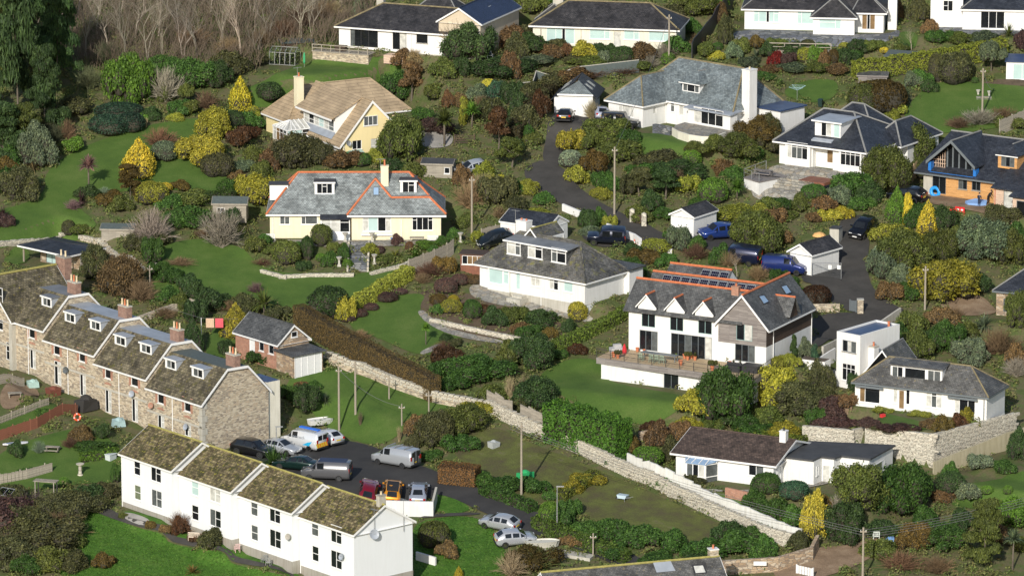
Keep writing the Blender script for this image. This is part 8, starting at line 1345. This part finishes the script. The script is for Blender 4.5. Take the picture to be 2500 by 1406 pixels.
# washing line
p = G(492, 835); q_ = G(400, 800); mb = MB(); mb.tube((0, 0, 0), (0, 0, 3.0), .04, .04, 'joinery', 6); one('clothes_prop', mb, 'white washing line post behind the stone terrace', 'post', p); mb = MB(); mb.tube((0, 0, 2.95), q_ - p + Vector((0, 0, 2.6)), .02, .02, 'wire', 4); mb.tube((0, 0, 2.95), (4.4, .6, 2.7), .02, .02, 'wire', 4); one('washing_line', mb, 'washing line stretched behind the stone terrace chimneys', 'washing line', p)
for x, c, lb in ((.55, (.6, .42, .28), 'beige towel hanging on the washing line'), (1.65, (.65, .1, .12), 'coral pink towel hanging on the washing line')):
    mb = MB()
    for k in range(6): xx = x + k * .16; mb.prism([(xx, .08 + .03 * (k % 2), 1.75), (xx + .16, .08 + .03 * ((k + 1) % 2), 1.75), (xx + .16, .08 + .02, 2.88), (xx, .08 + .02, 2.88)], (0, .02, 0), 'cloth')
    one('hanging_towel', mb, lb, 'towel', p, 0, c)
# building-site things, cones, barriers, people
def ring(px, R_, r_, color, label, name, cat, tilt=0, dz=0, bands=None):
    mb = MB(); n, m_ = 24, 8
    for i in range(n):
        for j in range(m_):
            P_ = lambda a, b: (math.cos(a) * (R_ + r_ * math.cos(b)), math.sin(a) * (R_ + r_ * math.cos(b)), r_ * math.sin(b)); a0, a1 = 2 * math.pi * i / n, 2 * math.pi * (i + 1) / n; b0, b1 = 2 * math.pi * j / m_, 2 * math.pi * (j + 1) / m_
            mb.poly([P_(a0, b0), P_(a1, b0), P_(a1, b1), P_(a0, b1)], 'plate_w' if bands and i % 6 < 1 else 'paint')
    p = G(*px); o = one(name, mb, label, cat, p + Vector((0, 0, dz)), 0, color, smooth=True); o.rotation_euler = (R(tilt), 0, R(20)); return o
ring((2283, 478), .55, .24, (.02, .3, .75), 'coiled bright blue pipe at the unfinished house doors', 'pipe_coil', 'pipe coil', 60, .5); ring((189, 1030), .36, .11, (.75, .1, .03), 'orange lifebelt hung on the garden fence', 'lifebelt', 'lifebelt', 80, .6, True)
def cone_(px, label, lie=False): mb = MB(); mb.box(-.22, -.22, 0, .22, .22, .05, 'paint'); mb.lathe([(.16, .05), (.12, .28)], 'paint', n=10); mb.lathe([(.121, .28), (.085, .48)], 'plate_w', n=10); mb.lathe([(.086, .48), (.03, .75)], 'paint', n=10); return put('traffic_cone', mb, px, label, 'traffic cone', 0, (.8, .1, .02))
cone_((1549, 598), 'orange traffic cone beside the navy four-wheel drive')
for i, (x, y) in enumerate(((2318, 528), (2332, 522))):
    mb = MB(); mb.box(0, -.05, .25, 1.3, .05, .95, 'paint'); mb.box(0, -.3, 0, .1, .3, .25, 'paint'); mb.box(1.2, -.3, 0, 1.3, .3, .25, 'paint'); mb.box(.25, -.06, .5, .55, .06, .7, 'plate_w'); mb.box(.8, -.06, .5, 1.1, .06, .7, 'plate_w'); put('road_barrier', mb, (x, y), 'red plastic road barrier below the unfinished house, %s one' % ('left', 'right')[i], 'barrier', 20 - 50 * i, (.6, .03, .03))
mb = MB(); mb.prism([(0, 0, .0), (1.6, -.2, .05), (2.3, .4, .0), (2.2, 1.2, .3), (.6, 1.4, .35), (-.5, .7, .1)], (0, .1, .3), 'cloth'); put('blue_tarpaulin', mb, (2362, 502), 'pale blue tarpaulin heap behind the standing worker', 'tarpaulin', -20, (.2, .34, .6))
def person(px, label, color, legs_c, stoop=0.0, yaw=0):
    p = G(*px); J = [(0, 0, .95), (0, -stoop * .3, 1.2), (0, -stoop * .55, 1.42), (0, -stoop * .65, 1.52), (0, -stoop * .75, 1.68), (.19, -stoop * .5, 1.4), (.27, -.06 - stoop * .6, 1.14), (.24, -.2 - stoop * .7, .95), (-.19, -stoop * .5, 1.4), (-.27, -.06 - stoop * .6, 1.14), (-.24, -.2 - stoop * .7, .95), (.1, 0, .88), (.11, -.04, .48), (.12, .02, .08), (.13, -.14, .04), (-.1, 0, .88), (-.11, .04, .48), (-.12, .06, .08), (-.13, -.1, .04)]
    E_ = [(0, 1), (1, 2), (2, 3), (3, 4), (2, 5), (5, 6), (6, 7), (2, 8), (8, 9), (9, 10), (0, 11), (11, 12), (12, 13), (13, 14), (0, 15), (15, 16), (16, 17), (17, 18)]; rad = [.15, .16, .14, .06, .11, .075, .055, .04, .075, .055, .04, .1, .075, .05, .045, .1, .075, .05, .045]
    me = bpy.data.meshes.new('person'); me.from_pydata(J, E_, []); o = bpy.data.objects.new('person', me); COL.objects.link(o); md = o.modifiers.new('skin', 'SKIN'); md.use_smooth_shade = True
    for i, r_ in enumerate(rad): me.skin_vertices[0].data[i].radius = (r_, r_ * .8)
    me.skin_vertices[0].data[0].use_root = True; o.modifiers.new('sub', 'SUBSURF').levels = 1; dg = bpy.context.evaluated_depsgraph_get(); m2 = bpy.data.meshes.new_from_object(o.evaluated_get(dg)); o.modifiers.clear(); o.data = m2
    for nm in ('paint', 'cloth', 'skin'): m2.materials.append(MATS[nm])
    for f in m2.polygons: z = f.center.z; f.material_index = 2 if z > 1.5 - stoop * .02 or (z < 1.0 and abs(f.center.x) > .2) else (0 if z > .9 else 1)
    o.location = p; o.rotation_euler.z = R(yaw); o.color = c4(color); tag(o, label, 'person'); hb = MB(); hb.lathe([(.115, -.03), (.12, .05), (.08, .11), (.02, .13)], 'rubber', (0, -stoop * .75, 1.7), 10); hb.obj('hair', o); return o
plain('skin', (.45, .28, .2), .6)
person((2390, 505), 'person in dark jacket and work trousers standing at the building site', (.012, .018, .04), (.03, .03, .04), .1, 150); person((2412, 497), 'person in black bending over beside the blue tarpaulin', (.01, .01, .012), (.02, .02, .02), .6, 60)
# temporary mesh barrier
p = FR['ga4'].W(3.4, -.2, -.3); e = root('mesh_barrier', p, 'steel mesh site barrier with two white signs across the drive', 'barrier', yaw=R(-7)); fb = MB()
for a, b in (((0, 0, .1), (3.6, 0, .1)), ((0, 0, 2.1), (3.6, 0, 2.1)), ((0, 0, .1), (0, 0, 2.1)), ((3.6, 0, .1), (3.6, 0, 2.1))): fb.tube(a, b, .045, .045, 'steel', 6)
fb.obj('frame', e); mm = MB()
for k in range(1, 24): mm.tube((k * .15, 0, .1), (k * .15, 0, 2.1), .008, .008, 'steel', 3, False)
for k in range(1, 9): mm.tube((0, 0, .1 + k * .22), (3.6, 0, .1 + k * .22), .008, .008, 'steel', 3, False)
mm.obj('mesh', e)['kind'] = 'stuff'
for x in (2.0, 3.1): s_ = MB(); s_.box(x, -.03, 1.35, x + .42, -.015, 1.85, 'plate_w'); s_.obj('sign', e)
for x in (0, 3.6): s_ = MB(); s_.box(x - .12, -.35, 0, x + .12, .35, .14, 'rubber'); s_.obj('foot', e)
# boats, board, sacks, bath
def hull(px, L, w, h, yaw, color, label, dz=0, name='small_boat', inv=False):
    mb = MB(); n = 10; top = []; bot = []
    for i in range(n + 1): t = i / n; k = (1 - (2 * t - 1) ** 2) ** .5 if t > .5 else 1 - .25 * (1 - t * 2) ** 2; top.append((t * L - L / 2, w / 2 * max(k, .02), h)); bot.append((t * L * .94 - L / 2 + .05, w / 3 * max(k, .02), 0))
    for s in (1, -1):
        for i in range(n): a, b, c, d = [(x, y * s, z) for x, y, z in (bot[i], bot[i + 1], top[i + 1], top[i])]; mb.poly([a, b, c, d] if s < 0 else [d, c, b, a], 'paint')
    mb.poly([bot[i] for i in range(n + 1)][::-1] + [(x, -y, z) for x, y, z in bot], 'paint'); mb.poly([(x, y * .8, h - .12 if not inv else h + .05) for x, y, z in top] + [(x, -y * .8, h - .12 if not inv else h + .05) for x, y, z in top[::-1]], 'cloth'); mb.poly([(top[0][0], top[0][1], h), (top[0][0], -top[0][1], h), (bot[0][0], -bot[0][1], 0), (bot[0][0], bot[0][1], 0)], 'paint')
    return put(name, mb, px, label, 'boat', yaw, color, dz)
hull((785, 1040), 3.2, 1.6, .6, 25, (.7, .7, .66), 'white dinghy on the grass behind the white hatchback', .3); hull((1325, 1338), 3.8, 1.7, .7, 10, (.55, .53, .45), 'cream covered boat on the concrete by the lane', .2); wall_run('boat_hardstanding', [(1285, 1345), (1330, 1352), (1440, 1370)], .5, 1.6, 'cementlight', 'concrete hardstanding under the covered boat', 'hardstanding', tops=.35)
mb = MB(); mb.prism([(math.cos(t) * 1.55 * (1 if math.cos(t) > 0 else .95), math.sin(t) * .4, 0) for t in np.linspace(0, 2 * math.pi, 20)[:-1]], (0, 0, .12), 'paint'); mb.prism([(-1.0, -.25, .121), (.4, -.25, .121), (.4, .25, .121), (-1.0, .25, .121)], (0, 0, .01), 'glass_b'); put('paddle_board', mb, (37, 1088), 'white and blue paddle board lying in the allotment garden', 'paddle board', 20, (.72, .72, .75), .25)
for px, c, lb, s in (((1282, 1172), (.02, .32, .1), 'green garden sack beside the mossy garden pole', 1.5), ((1240, 1180), (.02, .3, .12), 'small green sack left of the mossy garden pole', .8), ((2172, 1322), (.15, .28, .5), 'crumpled blue plastic sheet beside the white chair', .8), ((2190, 1308), (.3, .4, .08), 'lime green sack on the bare patio bottom right', .6), ((1205, 1092), (.35, .37, .36), 'grey pallet heap with ropes in the mossy garden', 1.1), ((2155, 1018), (.6, .03, .03), 'red toy car on the path before the white dormer house', .5), ((1625, 280), (.5, .03, .04), 'red barbecue lid on the slate house terrace', .4), ((1603, 290), (.02, .02, .02), 'black covered barbecue on the slate house terrace', .9), ((80, 945), (.35, .5, .45), 'pale green garden chest by the stone terrace wall', 1.2), ((290, 1040), (.3, .42, .42), 'pale blue covered box beside the stone terrace doors', 1.3), ((130, 965), (.16, .05, .03), 'red-brown garden bench box below the stone terrace', 1.4), ((210, 1000), (.03, .028, .025), 'black felted shed roof against the stone terrace', 2.2), ((270, 1122), (.5, .55, .55), 'white plastic tank beside the white terrace end', 1.0), ((2470, 740), (.3, .32, .3), 'grey metal stand beside the stone garage', .9)):
    r_ = random.Random(len(lb)); mb = MB(); mb.box(-.55, -.4, 0, .55, .4, .6, 'cloth'); mb.v = [(x * s * r_.uniform(.85, 1.1), y * s * r_.uniform(.85, 1.1), z * s * r_.uniform(.85, 1.15)) for x, y, z in mb.v]
    if 'bin' in lb or 'toy' in lb or 'tank' in lb: mb.box(-.6 * s, -.45 * s, .66 * s, .6 * s, .42 * s, .74 * s, 'cloth')
    else: mb.lathe([(.42 * s, .5 * s), (.3 * s, .72 * s), (.1 * s, .82 * s)], 'cloth', n=7)
    put('garden_object', mb, px, lb, lb.split()[-1] if False else ('bin' if 'bin' in lb else 'sack' if 'sack' in lb else 'garden item'), VR.uniform(0, 60), c)
    COL.objects[-1].name = {'sack': 'garden_sack', 'bin': 'wheelie_bin'}.get('sack' if 'sack' in lb else 'bin' if 'bin' in lb else '', 'garden_container')
mb = MB(); mb.lathe([(.35, 0), (.3, .1), (.2, .3), (.18, 1.1), (.25, 1.2), (.45, 1.3), (.47, 1.38), (.35, 1.34)], 'stone_light', n=14); put('bird_bath', mb, (196, 1160), 'pale stone bird bath on the allotment lawn', 'bird bath'); table((110, 1105), 1.6, .7, .7, -10, 'wood_old', 'weathered garden table with planks in the allotment', True); table((20, 975), 1.6, .8, .7, 10, 'wood_old', 'wooden table on the sandy terrace at the left edge')
e = root('arbour', G(85, 1215), 'small weathered wooden arbour beside the scrub', 'arbour', yaw=R(-15))
for x in (0, 2.2):
    for y in (0, 1.0): l = MB(); l.box(x, y, 0, x + .1, y + .1, 1.9, 'wood_old'); l.obj('post', e)
for k in range(7): l = MB(); l.box(-.2, k * .17, 1.9, 2.5, k * .17 + .1, 1.97, 'wood_old'); l.obj('slat', e)
# deck of the top left bungalow
F = FR['tl']; e = root('raised_terrace', F, 'stone walled terrace with timber railing before the top left bungalow', 'terrace'); mb = MB(); mb.box(-2.6, -3.0, -2.3, 5.6, -.06, -.3, 'stone_terr'); mb.obj('terrace_wall', e); mb = MB(); mb.box(-2.7, -3.1, -.3, 5.7, -.06, -.2, 'wood_old'); mb.obj('deck', e); rb = MB()
for x in np.arange(-2.6, 5.7, 1.35): rb.box(x - .05, -3.05, -.3, x + .05, -2.95, .75, 'wood_old')
for z in (.7, .25): rb.obox((-2.6, -3, z), (5.6, -3, z), .05, .1, 'wood_old'); rb.obox((-2.6, -3, z), (-2.6, -.1, z), .05, .1, 'wood_old')
rb.obj('railing', e); mb = MB(); mb.box(0, 0, 0, 1.5, .8, .7, 'wood_dark'); one('terrace_table', mb, 'dark covered table on the stone walled terrace', 'table', F.W(.2, -1.9, -.2), F.yaw)
F = FR['tr']; e = root('timber_deck', F, 'pale timber deck with railing below the top right bungalow', 'deck'); y0 = -9.2; xa = F.fz(q9(345, 400), -1)[0]; xb = F.fz(q9(870, 405), -1)[0]; mb = MB(); mb.box(xa, y0, -2.6, xb, y0 + 4, -1.1, 'wood_old'); mb.obj('deck_base', e); rb = MB()
for x in np.linspace(xa, xb, 5): rb.box(x - .05, y0 - .02, -1.1, x + .05, y0 + .08, -.1, 'wood_old')
rb.obox((xa, y0, -.12), (xb, y0, -.12), .06, .12, 'wood_old'); rb.obox((xa, y0, -.6), (xb, y0, -.6), .04, .08, 'wood_old'); rb.obj('railing', e)
for i, (px, lb) in enumerate((((2388, 232), 'left'), ((2415, 235), 'right'))): mb = MB(); mb.lathe([(.16, 0), (.12, .15), (.14, .3), (.28, .6), (.3, .66), (.22, .62)], 'cementlight', n=10); put('lawn_urn', mb, px, 'white urn on the lawn steps at upper right, %s one' % lb, 'urn')
e = root('lawn_steps', G(2385, 248), 'short stone steps in the upper right lawn', 'steps')
for k in range(3): s_ = MB(); s_.box(0, k * .45, -.3, 2.0, k * .45 + .5, .05 + k * .18, 'paving'); s_.obj('step', e)
# gate piers by the lane, field gate
for i, (px, lb) in enumerate((((1543, 542), 'left'), ((1572, 552), 'right'))): mb = MB(); mb.box(-.3, -.3, -.3, .3, .3, 1.5, 'stone_light'); mb.lathe([(.34, 1.5), (.3, 1.6), (.1, 1.75)], 'stone_light', n=8); put('gate_pier', mb, px, 'pale stone gate pier by the upper lane, %s one' % lb, 'gate pier')
def gate(px, w, h, yaw, mat, label, n=8, bars=False):
    e = root('garden_gate', G(*px), label, 'gate', yaw=R(yaw))
    for k in range(n):
        b_ = MB()
        if bars: b_.box(0, -.03, .15 + k * h / n, w, .03, .25 + k * h / n, mat)
        else: b_.box(k * w / n, -.03, .1, (k + .8) * w / n, .03, h, mat)
        b_.obj('bar', e)
    for x in (0, w): p_ = MB(); p_.box(x - .06, -.07, 0, x + .06, .07, h + .1, mat); p_.obj('post', e)
gate((1547, 546), 1.2, 1.2, -32, 'wood_dark', 'dark wooden garden gate between stone piers'); gate((1110, 352), 2.6, 1.2, -5, 'wood_dark', 'dark five-bar gate at the gravel drive', 5, True); gate((2075, 760), .9, 1.4, -35, 'joinery_grey', 'small grey gate in the stone pillars behind the solar house')
mb = MB(); mb.box(-.35, -.35, 0, .35, .35, 1.7, 'stone_terr'); mb.box(-.42, -.42, 1.7, .42, .42, 1.8, 'cementlight'); put('gate_pillar', mb, (2100, 765), 'square stone pillar at the entrance behind the solar house', 'pillar'); mb = MB(); mb.box(0, 0, -.5, 1.2, 1.6, 1.9, 'cementlight'); mb.box(-.05, -.05, 1.9, 1.25, 1.65, 2.0, 'felt'); put('oil_tank', mb, (2025, 595), 'grey box-shaped tank beside the white gabled garage', 'tank', -20)
mb = MB(); mb.lathe([(.05, 0), (.9, .1), (.6, .45), (.1, .6)], 'cloth', n=9); put('rubble_sack', mb, (2000, 578), 'orange and cream sack heap above the white gabled garage', 'sack', 0, (.7, .4, .15)); gate((1945, 1400), 2.2, 1.0, -40, 'joinery', 'white stepped handrail at the bottom right yard', 6)

def wheelie(px, label, color, yaw):
    e = root('wheelie_bin', G(*px), label, 'bin', yaw=R(yaw)); b_ = MB(); b_.prism([(-.24, -.26, .08), (.24, -.26, .08), (.29, -.34, .95), (-.29, -.34, .95)], (0, .6, 0), 'paint'); b_.obj('body', e, color); l = MB(); l.prism([(-.31, -.38, .96), (.31, -.38, .96), (.31, .32, 1.04), (-.31, .32, 1.04)], (0, 0, .06), 'paint'); l.obj('lid', e, color)
    for x in (-.27, .22): w = MB(); w.tube((x, .28, .12), (x + .06, .28, .12), .12, .12, 'rubber', 10); w.obj('wheel', e)
wheelie((2003, 262), 'dark green wheelie bin by the lawn behind the bay-windowed house', (.01, .03, .025), -20); wheelie((1742, 566), 'green wheelie bin behind the blue car, left one', (.02, .14, .05), -30); wheelie((1752, 562), 'green wheelie bin behind the blue car, right one', (.02, .14, .05), -30)
